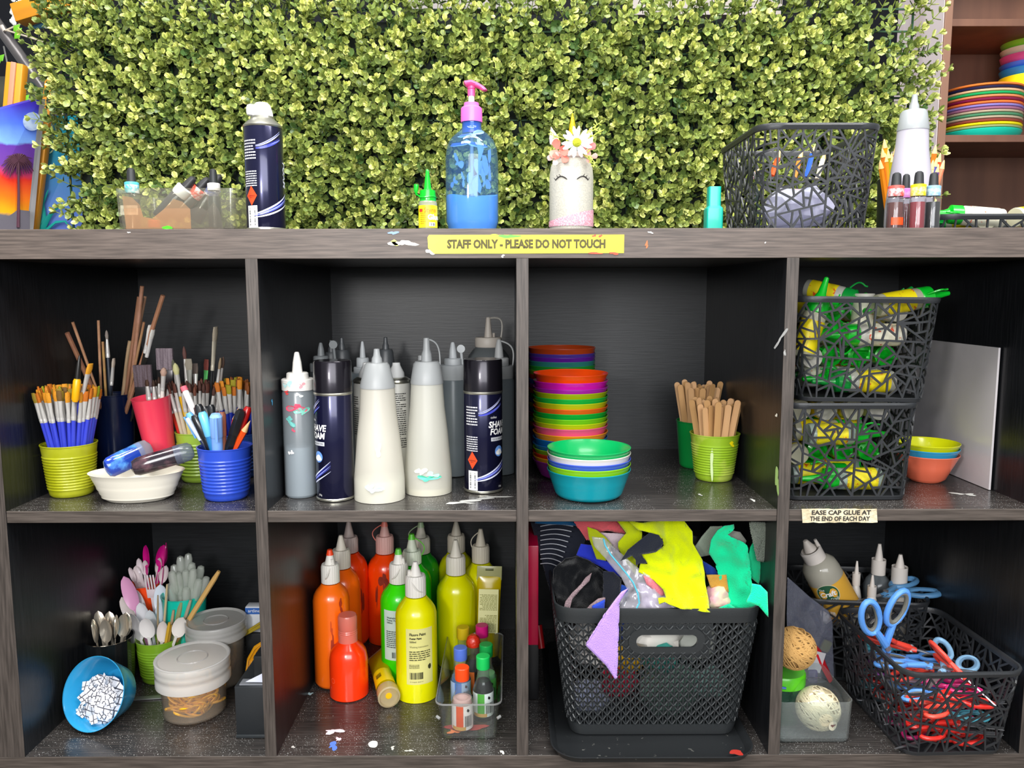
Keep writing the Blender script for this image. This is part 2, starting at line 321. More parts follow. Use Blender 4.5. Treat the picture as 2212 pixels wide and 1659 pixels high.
# ================================================================ hedge and room behind
def hedge():
    r = np.random.default_rng(3); Y0 = .47
    a = P(128, 250, Y0); b = P(1975, 250, Y0); zt = P(1100, 8, Y0).z
    h = T('artificial_hedge', 'yellow-green artificial boxwood hedge panel standing behind the shelf top', 'hedge', (0, 0, 0))
    x0, x1 = a.x, b.x; z0 = ZT+.010; n = 3900
    cx = r.uniform(x0, x1, n); cz = r.uniform(z0, zt, n)
    # jittered grid for even cover
    nx = 118; nz = 32; gx, gz = np.meshgrid(np.arange(nx), np.arange(nz)); cx = x0+(gx.ravel()+.5+r.uniform(-.55, .55, nx*nz))*(x1-x0)/nx; cz = z0+(gz.ravel()+.5+r.uniform(-.55, .55, nx*nz))*(zt-z0)/nz
    # leaves thin out at the upper right corner and ragged sides
    pxr = (cx-x1)/(x0-x1); zq = P(100, 250, Y0).z; keep = (cx > x0-.01+np.maximum(0, zq-cz)*.26)&~((cx > x1-.10) & (cz > zt-.12) & (r.random(len(cx)) < .45)); cx, cz = cx[keep], cz[keep]; n = len(cx)
    V = []; F = []; C = []; SV = []; nl = 0
    # leaf template 3x4 grid: u across, v along; cupped
    us = np.array([-1, 0, 1]); vs = np.array([0, .3, .65, 1]); wd = np.array([.18, .62, .8, .32])
    tpl = np.array([(u*w_*.5, v, .10*(1-abs(u))*-1+.12*v*v) for v, w_ in zip(vs, wd) for u in us])
    fq = [(j*3+i, j*3+i+1, j*3+i+4, j*3+i+3) for j in range(3) for i in range(2)]
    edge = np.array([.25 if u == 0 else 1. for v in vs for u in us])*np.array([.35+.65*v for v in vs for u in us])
    stems = []
    for k in range(n):
        ex = (cx[k]-x0)/(x1-x0); ez = (cz[k]-z0)/(zt-z0)
        side = -.85*max(0, 1-ex*22)+1.1*max(0, 1-(1-ex)*26); up = 1.1*max(0, (ez-.88)/.12)
        d = np.array([r.normal(0, .38)+side, -1., r.normal(.22, .36)+up]); d /= np.linalg.norm(d)
        ln = r.uniform(.030, .062); base = np.array([cx[k], Y0-.002+r.uniform(-.004, .0), cz[k]]); stems.append((base, base+d*ln))
        t1 = np.cross(d, [0, 0, 1.]); t1 /= np.linalg.norm(t1); t2 = np.cross(t1, d)
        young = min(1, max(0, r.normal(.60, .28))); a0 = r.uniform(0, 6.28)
        for w_i, (f, cnt, spread, size) in enumerate(((1., 2, .45, .0075), (.96, 2, .75, .0105), (.74, 2, .95, .0115), (.50, 2, 1.1, .0115), (.28, 2, 1.2, .011))):
            for q in range(cnt):
                an = a0+w_i*PI/2+q*PI+r.normal(0, .2); out = t1*math.cos(an)+t2*math.sin(an)
                sp = spread+r.normal(0, .15); lv = d*math.cos(sp)+out*math.sin(sp); nrm = d*math.sin(sp)-out*math.cos(sp); sd = np.cross(lv, nrm)
                s = size*r.uniform(.85, 1.35); B = np.stack([sd, lv, nrm]); p = base+d*ln*f
                V.append(p+(tpl*s) @ B); F += [tuple(i+nl for i in f_) for f_ in fq]; nl += 12
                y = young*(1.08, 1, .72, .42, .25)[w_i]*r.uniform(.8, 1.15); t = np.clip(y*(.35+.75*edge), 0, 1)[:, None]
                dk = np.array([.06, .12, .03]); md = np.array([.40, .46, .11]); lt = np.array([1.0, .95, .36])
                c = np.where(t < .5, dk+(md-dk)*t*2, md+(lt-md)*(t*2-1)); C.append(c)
    V = np.concatenate(V); V[:, 2] = np.maximum(V[:, 2], ZT+.0015); C = np.concatenate(C)
    me = bpy.data.meshes.new('foliage'); me.vertices.add(len(V)); me.vertices.foreach_set('co', V.astype(np.float32).ravel())
    F = np.array(F, dtype=np.int32); me.loops.add(F.size); me.loops.foreach_set('vertex_index', F.ravel()); me.polygons.add(len(F)); me.polygons.foreach_set('loop_start', np.arange(0, F.size, 4, dtype=np.int32))
    me.update(calc_edges=True); me.shade_smooth()
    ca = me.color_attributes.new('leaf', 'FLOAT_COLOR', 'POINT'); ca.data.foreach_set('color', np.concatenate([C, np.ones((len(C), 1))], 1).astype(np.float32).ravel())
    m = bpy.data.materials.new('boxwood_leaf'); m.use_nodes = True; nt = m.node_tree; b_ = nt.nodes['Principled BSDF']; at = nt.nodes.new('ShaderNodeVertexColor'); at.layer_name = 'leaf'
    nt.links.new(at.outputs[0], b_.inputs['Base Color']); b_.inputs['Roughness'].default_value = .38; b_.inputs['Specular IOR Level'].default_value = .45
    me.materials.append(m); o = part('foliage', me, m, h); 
    st = MB()
    for p, q in stems: st.join(tube([p, (p+q)/2+np.array([0, 0, -.002]), q], [.0009, .0008, .0006], 4))
    part('stems', st, mat('8a9a3c', .6), h)
    gr = MB()
    for i in range(40):
        x = x0+.012+(x1-x0-.024)*i/39; gr.join(box(x-.0015, x+.0015, Y0, Y0+.003, ZT+.001, zt-.006))
    for i in range(12):
        z = ZT+(zt-.01-ZT)*i/11; gr.join(box(x0+.01, x1-.01, Y0, Y0+.003, z-.0015, z+.0015))
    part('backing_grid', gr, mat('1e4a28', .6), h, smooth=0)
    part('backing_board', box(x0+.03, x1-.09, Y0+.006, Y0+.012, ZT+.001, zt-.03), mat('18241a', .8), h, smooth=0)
hedge()
def struct(name, mb, m): o = part(name, mb, m, smooth=0); o['kind'] = 'structure'; return o
struct('wall_back', box(-3, 3, 2.6, 2.7, -.1, 3), mat('14161e', .8, bump=(20, .2)))
struct('floor', box(-3, 3, -3, 2.6, -.09, -.045), mat('55504a', .6, var=('464038', 5, .4, .7)))
# ================================================================ bottle makers (profiles measured as half-width, height line)
class Ctx:
    def __init__(s, px, pyb, hw, z0, y=None):
        s.k = 1/math.sqrt(1+((px-1106)/FPX)**2)
        if y is None:
            p = G(px, pyb, z0); y = p.y + hw*mpp(p); p2 = G(px, pyb, z0); s.x = p2.x*1.0; y = p.y + hw*mpp(P(px, pyb, y))
        s.y = y; s.z0 = z0; s.px = px
        # base centre: project so that its x matches the measured column at the base height
        q = P(px, pyb, y); s.x = q.x; s.loc = (s.x, s.y, z0+.0006)
    def c(s, prof):
        out = []
        for hw, py in prof:
            if py is None: p = Vector(s.loc); out.append((hw*mpp(p)*s.k, 0)); continue
            p = P(s.px, py, s.y); out.append((hw*mpp(p)*s.k, min(max(p.z-s.z0, 0), .3325 if s.z0 < .5 else 9)))
        return out
    def z(s, py): return P(s.px, py, s.y).z-s.z0
    def r(s, hw, py): return hw*mpp(P(s.px, py, s.y))*s.k
def LP(cx, name, prof, m, parent, dx=0, dy=0, n=40, label=None, open_=False):
    pr = cx.c(prof); 
    return part(name, lathe(pr if open_ else cap_prof(pr), n).mv(dx, dy, 0), m, parent, label=label)
def art(name, mb, R_, a0, z, m, parent, lift=.0003):
    return part(name, bend(mb, R_+lift, a0).mv(0, 0, z), m, parent, smooth=0)
def strap(pts, r, name, m, parent): return part(name, tube(pts, r, 6), m, parent)
def arc3(a, b, bulge, n=10):            # curved tether from a to b bowed out along bulge
    a, b, g = Vector(a), Vector(b), Vector(bulge); return [a.lerp(b, i/n)+g*math.sin(PI*i/n) for i in range(n+1)]
W_ = mat('f4f4f2', .45); WCAP = mat('e9e6e0', .5, bump=(300, .2)); BLK = mat('141416', .35); GRY = mat('9a9d9e', .4)
WHT = mat('f6f6f4', .5)

# ---------------------------------------------------------------- shaving foam cans
NAVY = mat('1b1c3c', .22, metal=.55, coat=.4); STR = [mat('4a52c8', .3), mat('9aa6ee', .3), mat('3038a0', .3), mat('dfe4ff', .3)]
TIN = mat('b9b7aa', .3, metal=.9)
def foam_can(label, px, pyb, hw, z0, pys, y=None, rot=0, cap=True, front=True):
    cx = Ctx(px, pyb, hw, z0, y); t = T('shaving_foam_can', label, 'spray can', cx.loc, rz=rot)
    sh, ct = pys; R_ = cx.r(hw, (pyb+sh)/2); H = cx.z(sh)
    part('body', lathe([(0, 0), (R_*.94, 0), (R_, .003), (R_, H), (R_*.93, H+.004), (0, H+.004)], 48), NAVY, t)
    part('bottom_rim', lathe([(R_*.98, 0), (R_*1.03, .0008), (R_*1.03, .003), (R_*.99, .0042)], 48), TIN, t)
    if cap:
        part('cap', lathe([(R_*.97, H+.002), (R_*1.02, H+.003), (R_*1.0, cx.z(ct)-.002), (R_*.96, cx.z(ct)), (0, cx.z(ct))], 48), mat('232028', .25, metal=.6, coat=.3), t)
        part('shoulder_ring', lathe([(R_*1.01, H-.001), (R_*1.03, H+.001), (R_*1.0, H+.003)], 48), TIN, t)
    def swirl(a0, a1, z0_, z1_, seed):
        r = random.Random(seed)
        for k in range(7):
            n = 14; off = r.uniform(-.005, .006); w = r.uniform(.0004, .0013); mb = MB(); sl = r.uniform(.7, 1.2)
            for i in range(n+1):
                a = a0+(a1-a0)*i/n; u = i/n; z = z0_+(z1_-z0_)*(u**1.6)+off*(.4+u*sl); ww = w*math.sin(PI*min(1, .12+u*.85))
                for q in (-1, 1): mb.v.append(((R_+.0003+.0001*k)*math.sin(a), -(R_+.0003+.0001*k)*math.cos(a), z+q*ww))
            mb.f = [(2*i, 2*i+2, 2*i+3, 2*i+1) for i in range(n)]
            part('printed_swirl', mb, STR[(k+seed) % 4], t, smooth=0)
    A = .35
    swirl(A-.9, A+.45, H*.80, H*.93, 1); swirl(A-1.1, A+1.0, H*.14, H*.33, 2)
    if front:
        art('lettering', text('SHAVE', .0125, width=.034, shear=.15, bold=.0004), R_, A+.2, H*.69, WHT, t, .0006)
        art('lettering', text('FOAM', .0125, width=.029, shear=.15, bold=.0004), R_, A+.2, H*.618, WHT, t, .0006)
        art('subtitle_bar', sheet(.026, .0055), R_, A+.2, H*.545, mat('c9ccd2'), t)
        art('lettering', text('FOR ALL SKIN TYPES', .003, width=.022), R_, A+.2, H*.545, BLK, t, .0005)
        art('lettering', text('coles', .005, width=.010), R_, A-.10, H*.765, WHT, t, .0006)
        art('foam_disc', lathe([(0, 0), (.008, 0)], 24).map(lambda x, y, z: (x, 0, y)), R_, A+.25, H*.42, mat('6fa0e8'), t, .0003)
        art('foam_puff', blob(.011, .010, 3, rough=.2), R_, A+.25, H*.41, WHT, t, .0007)
        art('lettering', text('250g', .0035), R_, A+.32, H*.06, WHT, t, .0005)
    # back side print: warning diamond, small print and barcode
    B = A-1.25
    art('small_print', lines(.020, H*.20, 7, 4), R_, B-.05, H*.78, mat('d8d8dc'), t, .0005)
    art('small_print', lines(.020, H*.16, 7, 5), R_, B-.05, H*.50, mat('d8d8dc'), t, .0005)
    art('warning_diamond', MB().add([(0, 0, .013), (-.0085, 0, 0), (0, 0, -.013), (.0085, 0, 0)], [(0, 1, 2, 3)]), R_, B, H*.335, mat('e04a20'), t, .0007)
    art('lettering', text('FLAMMABLE\nGAS 2', .0022), R_, B, H*.325, BLK, t, .001)
    art('barcode_panel', sheet(.0155, .029), R_, B+.02, H*.13, WHT, t, .0006)
    art('barcode', barcode(.024, .010, 24, 3).map(lambda x, y, z: (z, 0, x)), R_, B+.02, H*.13, BLK, t, .0009)
    return t, cx, R_, H
t, cx, R_, H = foam_can('navy can of shaving foam without its lid, white nozzle, on the shelf top', 576, 497, 42.5, ZT, (281, 275), y=.05, rot=.45, cap=False, front=False)
art('lettering', text('FOAM', .0125, width=.034, shear=.15, bold=.0004).map(lambda x, y, z: (z, y, -x)), R_, 1.12, H*.55, mat('c8ccd8'), t, .0006)
k = cx.c([(43, 281), (43, 277), (31, 268), (24, 264), (24, 260)])
part('dome', lathe([(R_*1.0, H+.001), (R_*1.03, H+.003), (R_*.9, H+.007), (R_*.62, H+.013), (R_*.6, H+.016), (0, H+.017)], 48), TIN, t)
part('nozzle', lathe([(R_*.55, H+.014), (R_*.54, H+.021), (R_*.42, H+.031), (R_*.30, H+.034), (0, H+.034)], 32).join(box(-.020, -.002, -.006, .006, H+.016, H+.031, .004)), WHT, t)
foam_can('tall navy shaving foam can with dark cap between the plain bottle and squeeze bottle', 726, 1086, 41, ZM, (850, 779), rot=-1.35)
foam_can('navy shaving foam can standing at the front right among the clear bottles', 1044.5, 1068, 41.5, ZM, (847, 776), rot=.35)

# ---------------------------------------------------------------- squeeze bottles of cell two, top row
FROST = clear('e8eef0', .3, .80, 'd8e0de', name='frosted_plastic'); FROSTW = clear('f0eee0', .3, .86, 'ece6cc', name='frosted_warm')
FROSTG = clear('d8e0e4', .3, .72, 'a9b4ba', name='frosted_grey'); DARKB = clear('a0a4a8', .3, .8, '54585c')
LIQ = mat('c8ced0', .4); LIQW = mat('efe9cf', .5)
def cone_bottle(label, px, pyb, hw, z0, shoulder, cap_top, tip, hws, y=None, body=FROSTW, capm=GRY, level=None, strap_=False, liq=LIQW, splash=None, yshift=0):
    cx = Ctx(px, pyb, hw, z0, y); t = T('squeeze_bottle', label, 'bottle', cx.loc)
    hs, hc, hn = hws; m = (pyb+shoulder)/2; prof = [(hw*.9, None), (hw, pyb-10), (hw*1.0, pyb-.22*(pyb-shoulder)), (hw*.5+hs*.52, m-.08*(pyb-shoulder)), (hs*1.08, shoulder+.2*(pyb-shoulder)), (hs, shoulder)]
    LP(cx, 'body', prof, body, t)
    if level:
        pr = [(hw*.86, pyb-2), (hw*.96, pyb-10), (hw*.96, level+2), (hw*.95, level)]; LP(cx, 'contents', pr, liq, t)
    LP(cx, 'cap', [(hs*1.03, shoulder+1), (hs*1.03, shoulder-3), (hc, cap_top+5), (hc*.85, cap_top)], capm, t)
    LP(cx, 'nozzle', [(hn*1.5, cap_top), (hn*1.4, cap_top-.3*(cap_top-tip)), (hn, cap_top-.5*(cap_top-tip)), (hn*.85, tip+6), (hn*.8, tip+1), (hn*.5, tip)], capm, t, n=20)
    if strap_:
        a = (0, 0, cx.z(tip+3)); b = (cx.r(hc, cap_top), 0, cx.z(cap_top+8)); strap(arc3(a, b, (cx.r(9, tip), 0, cx.r(14, tip))), .0011, 'tether', capm, t)
    for (dpx, py, w, h, c, sd) in splash or ():
        Rr = cx.r(hw*.5+hs*.5, py)
        pr = cx.c(prof); z = cx.z(py); Rr = np.interp(z, [q[1] for q in pr], [q[0] for q in pr])
        art('paint_splash', blob(w, h, sd, rough=.6), Rr, dpx/hw, z, mat(c, .5), t, .0012)
    return t, cx
cone_bottle('cloudy squeeze bottle with grey cone cap, front centre, a quarter full', 821, 1090, 55, ZM, 837, 784, 754, (37, 27, 8), level=1031, body=clear('f0f0e6', .3, .7, 'efebe0'), liq=mat('d9dcd4', .4), splash=[(-.05*55, 1045, .016, .010, 'd8eef0', 4), (-12, 1040, .008, .010, 'c8e8ee', 8), (8, 965, .010, .012, 'f2f0e2', 6)])
cone_bottle('cloudy squeeze bottle with grey capped cone nozzle and teal paint splash low on it', 926, 1074, 51, ZM, 828, 781, 730, (34.5, 29, 8), level=1048, strap_=True, body=clear('f0f0e6', .3, .75, 'ebeae0'), liq=mat('e8e0c6', .4), splash=[(5, 1022, .022, .010, '5cd0b0', 4), (14, 1015, .016, .007, 'bfe8d8', 9), (-10, 1008, .012, .012, 'dfe8da', 8)])
def cyl_bottle(label, px, pyb, hw, z0, shoulder, c1, c2, tip, hc=None, y=None, body=FROST, capm=WCAP, level=None, liq=LIQ, knob=None, splash=None, arcs=None, tips=None):
    cx = Ctx(px, pyb, hw, z0, y); t = T('squeeze_bottle', label, 'bottle', cx.loc); hc = hc or hw*.98
    LP(cx, 'body', [(hw*.9, None), (hw, pyb-8), (hw, shoulder+8), (hw*.9, shoulder)], body, t)
    if level: LP(cx, 'contents', [(hw*.86, pyb-3), (hw*.93, pyb-10), (hw*.93, level)], liq, t)
    LP(cx, 'cap', [(hc, shoulder+2), (hc*1.02, c1+2), (hc*.95, c1)], capm, t)
    LP(cx, 'cap_step', [(hc*.7, c1+1), (hc*.68, c2+2), (hc*.6, c2)], capm, t)
    LP(cx, 'nozzle', [(hc*.33, c2+1), (hc*.27, (c2+tip)/2), (hc*.15, tip+2), (hc*.1, tip)], tips or capm, t, n=20)
    if knob:                            # loose stopper on its stalk: pixel position of the knob
        kx = (knob[0]-px)*mpp(P(px, knob[1], cx.y)); kz = cx.z(knob[1])
        part('stopper', tube([(kx+.002, 0, cx.z(c1)), (kx, -.001, kz-.004)], .0022, 8).join(tube([(kx, .004, kz), (kx, -.004, kz)], .0065, 16)), capm, t)
    if arcs:
        strap(arc3((.002, 0, cx.z(tip+3)), (cx.r(hc*.95, c1), 0, cx.z(c1)), (cx.r(arcs, tip), 0, cx.r(arcs*.9, tip))), .0013, 'tether', capm, t)
    for (a, py, w, h, c, sd) in splash or (): art('paint_splash', blob(w, h, sd, rough=.75), cx.r(hw, py), a, cx.z(py), mat(c, .5), t, .0006)
    return t, cx
cyl_bottle('clear squeeze bottle with paint-stained white cap and red splash, leftmost in its cell', 651.5, 1073, 35, ZM, 840, 818, 805, 761, y=.083, hc=35, level=963, body=clear('e8eef0', .25, .5, 'b9c2c8'), liq=mat('aeb4ba', .4),
           splash=[(.1, 877, .017, .014, 'e84a68', 3), (-.3, 905, .012, .010, '6fc0b8', 5), (.5, 885, .013, .012, '7cc8b4', 8), (-.1, 925, .004, .004, 'e84a68', 9), (-.5, 845, .008, .004, 'd84848', 19), (.3, 850, .008, .005, 'e8f0ee', 11), (-.4, 828, .012, .008, 'b8e0e0', 14), (.5, 830, .007, .006, 'e0a0a8', 15), (-.3, 972, .006, .007, 'e8e8e8', 18)])
cyl_bottle('grey-blue squeeze bottle with small round stopper behind the tall capped cone bottle', 981, 1032, 29, ZM, 818, 788, 774, 740, hc=28, knob=(999, 754), body=FROSTG, capm=mat('b8bcbe', .5), level=960, liq=mat('98a0a6'))
cyl_bottle('frosted squeeze bottle with looped tether at the right end of its cell', 1079, 1028, 33, ZM, 815, 790, 773, 734, hc=31, arcs=12, body=FROSTG, capm=mat('b0b2b2', .5), level=960, liq=mat('a0a6aa'))
cyl_bottle('squeeze bottle with pale cap, back left behind the tall foam can', 788, 960, 33, ZM, 805, 793, 773, 738, hc=20, y=.25, body=FROSTG, capm=mat('b4b8ba', .5))
cyl_bottle('grey squeeze bottle with dark cap and stopper on a stalk, behind the tall foam can', 700, 980, 27, ZM, 800, 785, 769, 741, hc=25, y=.2, knob=(728, 745), body=DARKB, capm=mat('6c7072', .5))
cyl_bottle('squeeze bottle with white cap right behind the grey capped cone nozzle', 920, 980, 24, ZM, 805, 796, 768, 757, hc=21, y=.25, body=FROSTG, capm=mat('c4c6c6', .5))
for px, tip, hw, lb in ((722, 735, 17, 'dark-tipped cone bottle in the back left corner, second of the dim row'), (745, 730, 20, 'dim grey cone bottle against the back panel above the tall foam can'), (838, 729, 19, 'dark grey cone bottle against the back panel behind the white spray cans')):
    cone_bottle(lb, px, 985, hw*1.4, ZM, 800, tip+26, tip, (hw, hw*.85, 5), y=.30, body=DARKB, capm=mat('484b4e', .4))
cx = Ctx(1056, 960, 47, ZM, .275); t = T('jumbo_squeeze_bottle', 'large grey bottle with beige screw cap and tethered spout, back right of its cell', 'bottle', cx.loc)
LP(cx, 'body', [(44, None), (47, 960), (47, 790), (44, 770), (34, 756), (27, 750)], clear('c0c4c4', .25, .75, '7c8284'), t)
LP(cx, 'cap', [(28, 750), (29, 747), (29, 732), (27, 729)], mat('b8b0a6', .5), t); LP(cx, 'nozzle', [(9, 730), (6, 700), (5, 688), (4, 686)], mat('b4aca2', .5), t, n=20)
strap(arc3((0, 0, cx.z(689)), (cx.r(27, 729), 0, cx.z(733)), (cx.r(14, 700), 0, cx.r(18, 700))), .0016, 'tether', mat('9c9890', .5), t)
part('stopper', tube([(cx.r(12, 720), 0, cx.z(732)), (cx.r(12, 720), 0, cx.z(720))], .0022, 8), mat('a8a096', .5), t)
for px, lb in ((797, 'white spray can between the tall foam can and the quarter full bottle'), (860, 'white printed spray can showing between the two cloudy cone bottles')):
    cx = Ctx(px, 1000, 30, ZM, .165); t = T('spray_can', lb, 'spray can', cx.loc)
    LP(cx, 'body', [(29, None), (30, 1000), (30, 832), (28, 826)], mat('e6e4dc', .35), t); LP(cx, 'shoulder', [(28, 828), (31, 824), (30, 820), (22, 815)], TIN, t)
    LP(cx, 'nozzle', [(18, 816), (17, 806), (9, 790), (8, 784)], WHT, t, n=20)
    rr = cx.r(30, 900)
    art('small_print', lines(.020, .085, 26, 4, words=4), rr, .35, cx.z(905), mat('3c3c3a'), t, .0004); art('small_print', lines(.012, .06, 18, 7, words=3), rr, -.8, cx.z(895), mat('55544e'), t, .0004)

# ---------------------------------------------------------------- poster paint bottles of cell two, lower row
def paint_bottle(label, px, pyb, hw, col, cap_b, cap_t, tip, dx=0, y=None, stop=False, arcs=0, tipc=None, streak=None, capc='e6e2da', rough=.25):
    cx = Ctx(px, pyb, hw, ZB, y); t = T('paint_bottle', label, 'bottle', cx.loc, group=None); sh = cap_b+14+hw*.55
    m = mat(col, rough, coat=.3)
    LP(cx, 'body', [(hw*.72, None), (hw*.9, pyb-6-hw*.08), (hw, pyb-16), (hw, sh), (hw*.94, sh-10), (hw*.8, sh-20), (hw*.6, cap_b+8), (hw*.5, cap_b+2)], m, t)
    cm = mat(capc, .5); hc = hw*.49
    r0 = cx.c([(hc, cap_b), (hc, cap_t+6), (hc*.9, cap_t)])
    mb = MB(); n = 48
    for r, z in (r0[0], r0[1], r0[2], (0.0001, r0[2][1])):
        for i in range(n): q = r*(1+(.03 if i % 2 else 0)); mb.v.append((q*math.cos(2*PI*i/n), q*math.sin(2*PI*i/n), z))
    for j in range(3):
        for i in range(n): mb.f.append((j*n+i, j*n+(i+1) % n, (j+1)*n+(i+1) % n, (j+1)*n+i))
    part('cap', mb, cm, t, smooth=20)
    LP(cx, 'nozzle', [(hc*.62, cap_t+1), (hc*.46, (cap_t*.6+tip*.4)), (hc*.26, tip+3), (hc*.2, tip)], cm, t, n=20)
    if tipc: LP(cx, 'painted_tip', [(hc*.42, tip+10), (hc*.34, tip+4), (hc*.28, tip-1)], mat(tipc, .4), t, n=20)
    if stop:
        part('stopper', tube([(stop*cx.r(14, tip), -.004, cx.z(cap_t)), (stop*cx.r(14, tip), -.006, cx.z(cap_t-12))], [.0035, .0025], 10), cm, t)
        strap(arc3((stop*cx.r(14, tip), -.006, cx.z(cap_t-4)), (-stop*cx.r(hc, tip), -.006, cx.z(cap_b-8)), (0, -.014, -.004)), .0008, 'tether', cm, t)
    if arcs: strap(arc3((0, 0, cx.z(tip+4)), (arcs*cx.r(hc, cap_t), 0, cx.z(cap_t+12)), (arcs*cx.r(16, tip), 0, cx.r(1, tip))), .0009, 'tether', mat(tipc or capc, .5), t)
    for (a, py, w, h, c, sd) in streak or (): art('paint_streak', blob(w, h, sd, rough=.6), cx.r(hw, py), a, cx.z(py), mat(c, .6), t, .0007)
    return t, cx
OR, DOR, GR, DGR, YE = 'ff5a08', 'f04008', '2fd008', '128a18', 'e4e600'
dk = 'a83008'
paint_bottle('bright orange paint bottle at the left end of its row', 721, 1481, 40, 'ff7010', 1257, 1218, 1189, y=.205, stop=.5, tipc='f04820', streak=[(.25, 1380, .004, .05, dk, 3), (.75, 1300, .006, .022, dk, 5), (.2, 1345, .003, .02, 'd04808', 9)])
paint_bottle('orange paint bottle with white cap, second back behind the leftmost one', 744, 1444, 40, 'ff680c', 1225, 1187, 1157, capc='ded6c8')
paint_bottle('dark orange paint bottle in the rear left, tip touching the shelf above', 760, 1392, 39, 'ee3c08', 1191, 1159, 1127, y=.355, capc='bcaaa4', streak=[(.9, 1290, .006, .05, '8c2008', 7)])
paint_bottle('orange-red paint bottle with pink-stained cap and looped tether', 836, 1396, 39, 'fb4606', 1193, 1157, 1127, arcs=-1, tipc='e88070', capc='d8a8a0', streak=[(.05, 1240, .012, .03, '8c2408', 3), (-.35, 1275, .003, .05, '8c2408', 8), (.1, 1262, .004, .04, 'a03008', 4)])
t, cx = paint_bottle('bright green paint bottle with white label, beside the front yellow one', 866, 1480, 41, '3ae00a', 1257, 1216, 1187, tipc='60c040', stop=.8)
rr = cx.r(41, 1350); art('label', sheet(.032, cx.z(1305)-cx.z(1410)), rr, -.25, cx.z(1357), mat('cfe6dc', .5), t, .0004)
art('lettering', text('Washable\nPoster Paint\n500ml', .0042, align='LEFT', bold=.0001), rr, -.55, cx.z(1325), mat('243028'), t, .0008)
art('small_print', lines(.022, .03, 9, 5), rr, -.25, cx.z(1365), mat('38443c'), t, .0008); art('barcode', barcode(.012, .010, 14, 5), rr, -.1, cx.z(1398), BLK, t, .0008)
paint_bottle('mid green paint bottle with green-smeared nozzle, behind the bright green one', 894, 1440, 41, '1fb50e', 1216, 1189, 1155, arcs=1, tipc='5cc030', capc='d0d8c4')
paint_bottle('deep green paint bottle at the very back beside the dividing gap', 913, 1394, 39, DGR, 1193, 1160, 1129, arcs=-1, capc='c8c4b4', tipc='a0b890')
t, cx = paint_bottle('yellow fluoro paint bottle with cream printed label, front of the row', 902, 1521, 44.7, 'ece800', 1285, 1242, 1214, stop=-.9)
rr = cx.r(44.7, 1400); hh = cx.z(1341)-cx.z(1458); zc = cx.z(1400)
art('label', sheet(.044, hh), rr, .28, zc, mat('e6e08e', .45), t, .0004)
art('lettering', text('Fluoro Paint', .006, align='LEFT', width=.026, bold=.0002), rr, -.2, zc+hh*.40, mat('2c2c18'), t, .0008)
art('lettering', text('Poster Paint', .0042, align='LEFT', width=.019, bold=.0002), rr, -.2, zc+hh*.33, mat('2c2c18'), t, .0008)
art('lettering', text('500ml', .0042, align='LEFT', bold=.0001), rr, -.2, zc+hh*.27, mat('2c2c18'), t, .0008)
art('lettering', text('Washing instructions', .004, align='LEFT', width=.030), rr, -.2, zc+hh*.18, mat('3c3c20'), t, .0008)
art('small_print', lines(.034, .017, 5, 3), rr, .28, zc+hh*.02, mat('3c3c20'), t, .0008); art('small_print', lines(.016, .007, 4, 8), rr, .0, zc-hh*.17, mat('4c4c28'), t, .0008)
art('barcode', barcode(.021, .011, 24, 9), rr, .1, zc-hh*.34, BLK, t, .0008); art('recycle_mark', text('\u267b', .008) if 0 else blob(.006, .008, 6, rough=.1), rr, .75, zc-hh*.2, mat('3c3c20'), t, .0008)
art('lettering', text('9 310645 206714', .0022, width=.021), rr, .1, zc-hh*.45, BLK, t, .0008)
paint_bottle('yellow paint bottle at the very back, upright against the panel', 988, 1394, 38, 'cfd000', 1191, 1155, 1127, capc='c4bcac')
paint_bottle('yellow paint bottle with clean white cap between the front one and the flat tube', 987, 1448, 42, 'dcdc00', 1238, 1201, 1167, capc='d8d2c4')
paint_bottle('yellow paint bottle at the right rear behind the standing tube', 1040, 1420, 38, 'd4d400', 1213, 1178, 1143, arcs=-.8, capc='ccc4b2')
# squat red-orange bottle with translucent cap
cx = Ctx(755.5, 1520, 42, ZB); t = T('paint_bottle', 'squat red-orange paint bottle with translucent pink ridged cap', 'bottle', cx.loc)
LP(cx, 'body', [(33, None), (40, 1508), (42, 1496), (42, 1422), (39, 1406), (31, 1394), (22, 1386), (20, 1383)], mat('ff3a0a', .22, coat=.4), t)
LP(cx, 'cap', [(21, 1384), (21, 1368), (20, 1367), (21, 1365), (20, 1363), (21, 1361), (20, 1359), (21, 1357), (21, 1332), (19, 1328)], clear('ffc8b8', .25, .8, 'ffa08c'), t)
LP(cx, 'spout', [(16, 1383), (15, 1345), (8, 1338), (6, 1334)], mat('ff4a20'), t, n=20)
art('embossing', lathe([(.0035, 0), (.0042, 0)], 24).map(lambda x, y, z: (x, 0, y)), cx.r(42, 1450), -.7, cx.z(1456), mat('ff6a40', .3), t, .0008)
# tubes of yellow paint
def tube_paint(name, label, a, b, w0, hang=False):
    t = T(name, label, 'tube'); L_ = (Vector(b)-Vector(a)).length
    rings = []
    for u in [0, .02, .08, .3, .6, .9, 1]:
        e = u**.7; wx = w0*(1.12-.12*e); wy = w0*(.05+.95*e)
        rings.append([(wx*math.cos(q*PI/12), wy*math.sin(q*PI/12), L_*u) for q in range(24)])
    part('body', loft(rings), clear('f4f0c0', .2, .85, 'f0d800'), t)
    part('crimp', box(-w0*1.14, w0*1.14, -w0*.05, w0*.05, -.004, .008, .0006) if not hang else box(-w0*1.14, w0*1.14, -w0*.04, w0*.04, -.018, .006, .0006), clear('f0f0d8', .2, .7, 'd8d8a0'), t)
    return t, L_
a = P(806, 1402, .17); b = P(840, 1500, -.0); a = G(812, 1440, 0); b = G(838, 1520, 0)
a.z = .0225; b.z = .0185; d = (b-a); d.z = 0; b = a+d.normalized()*.125; b.z = .0185
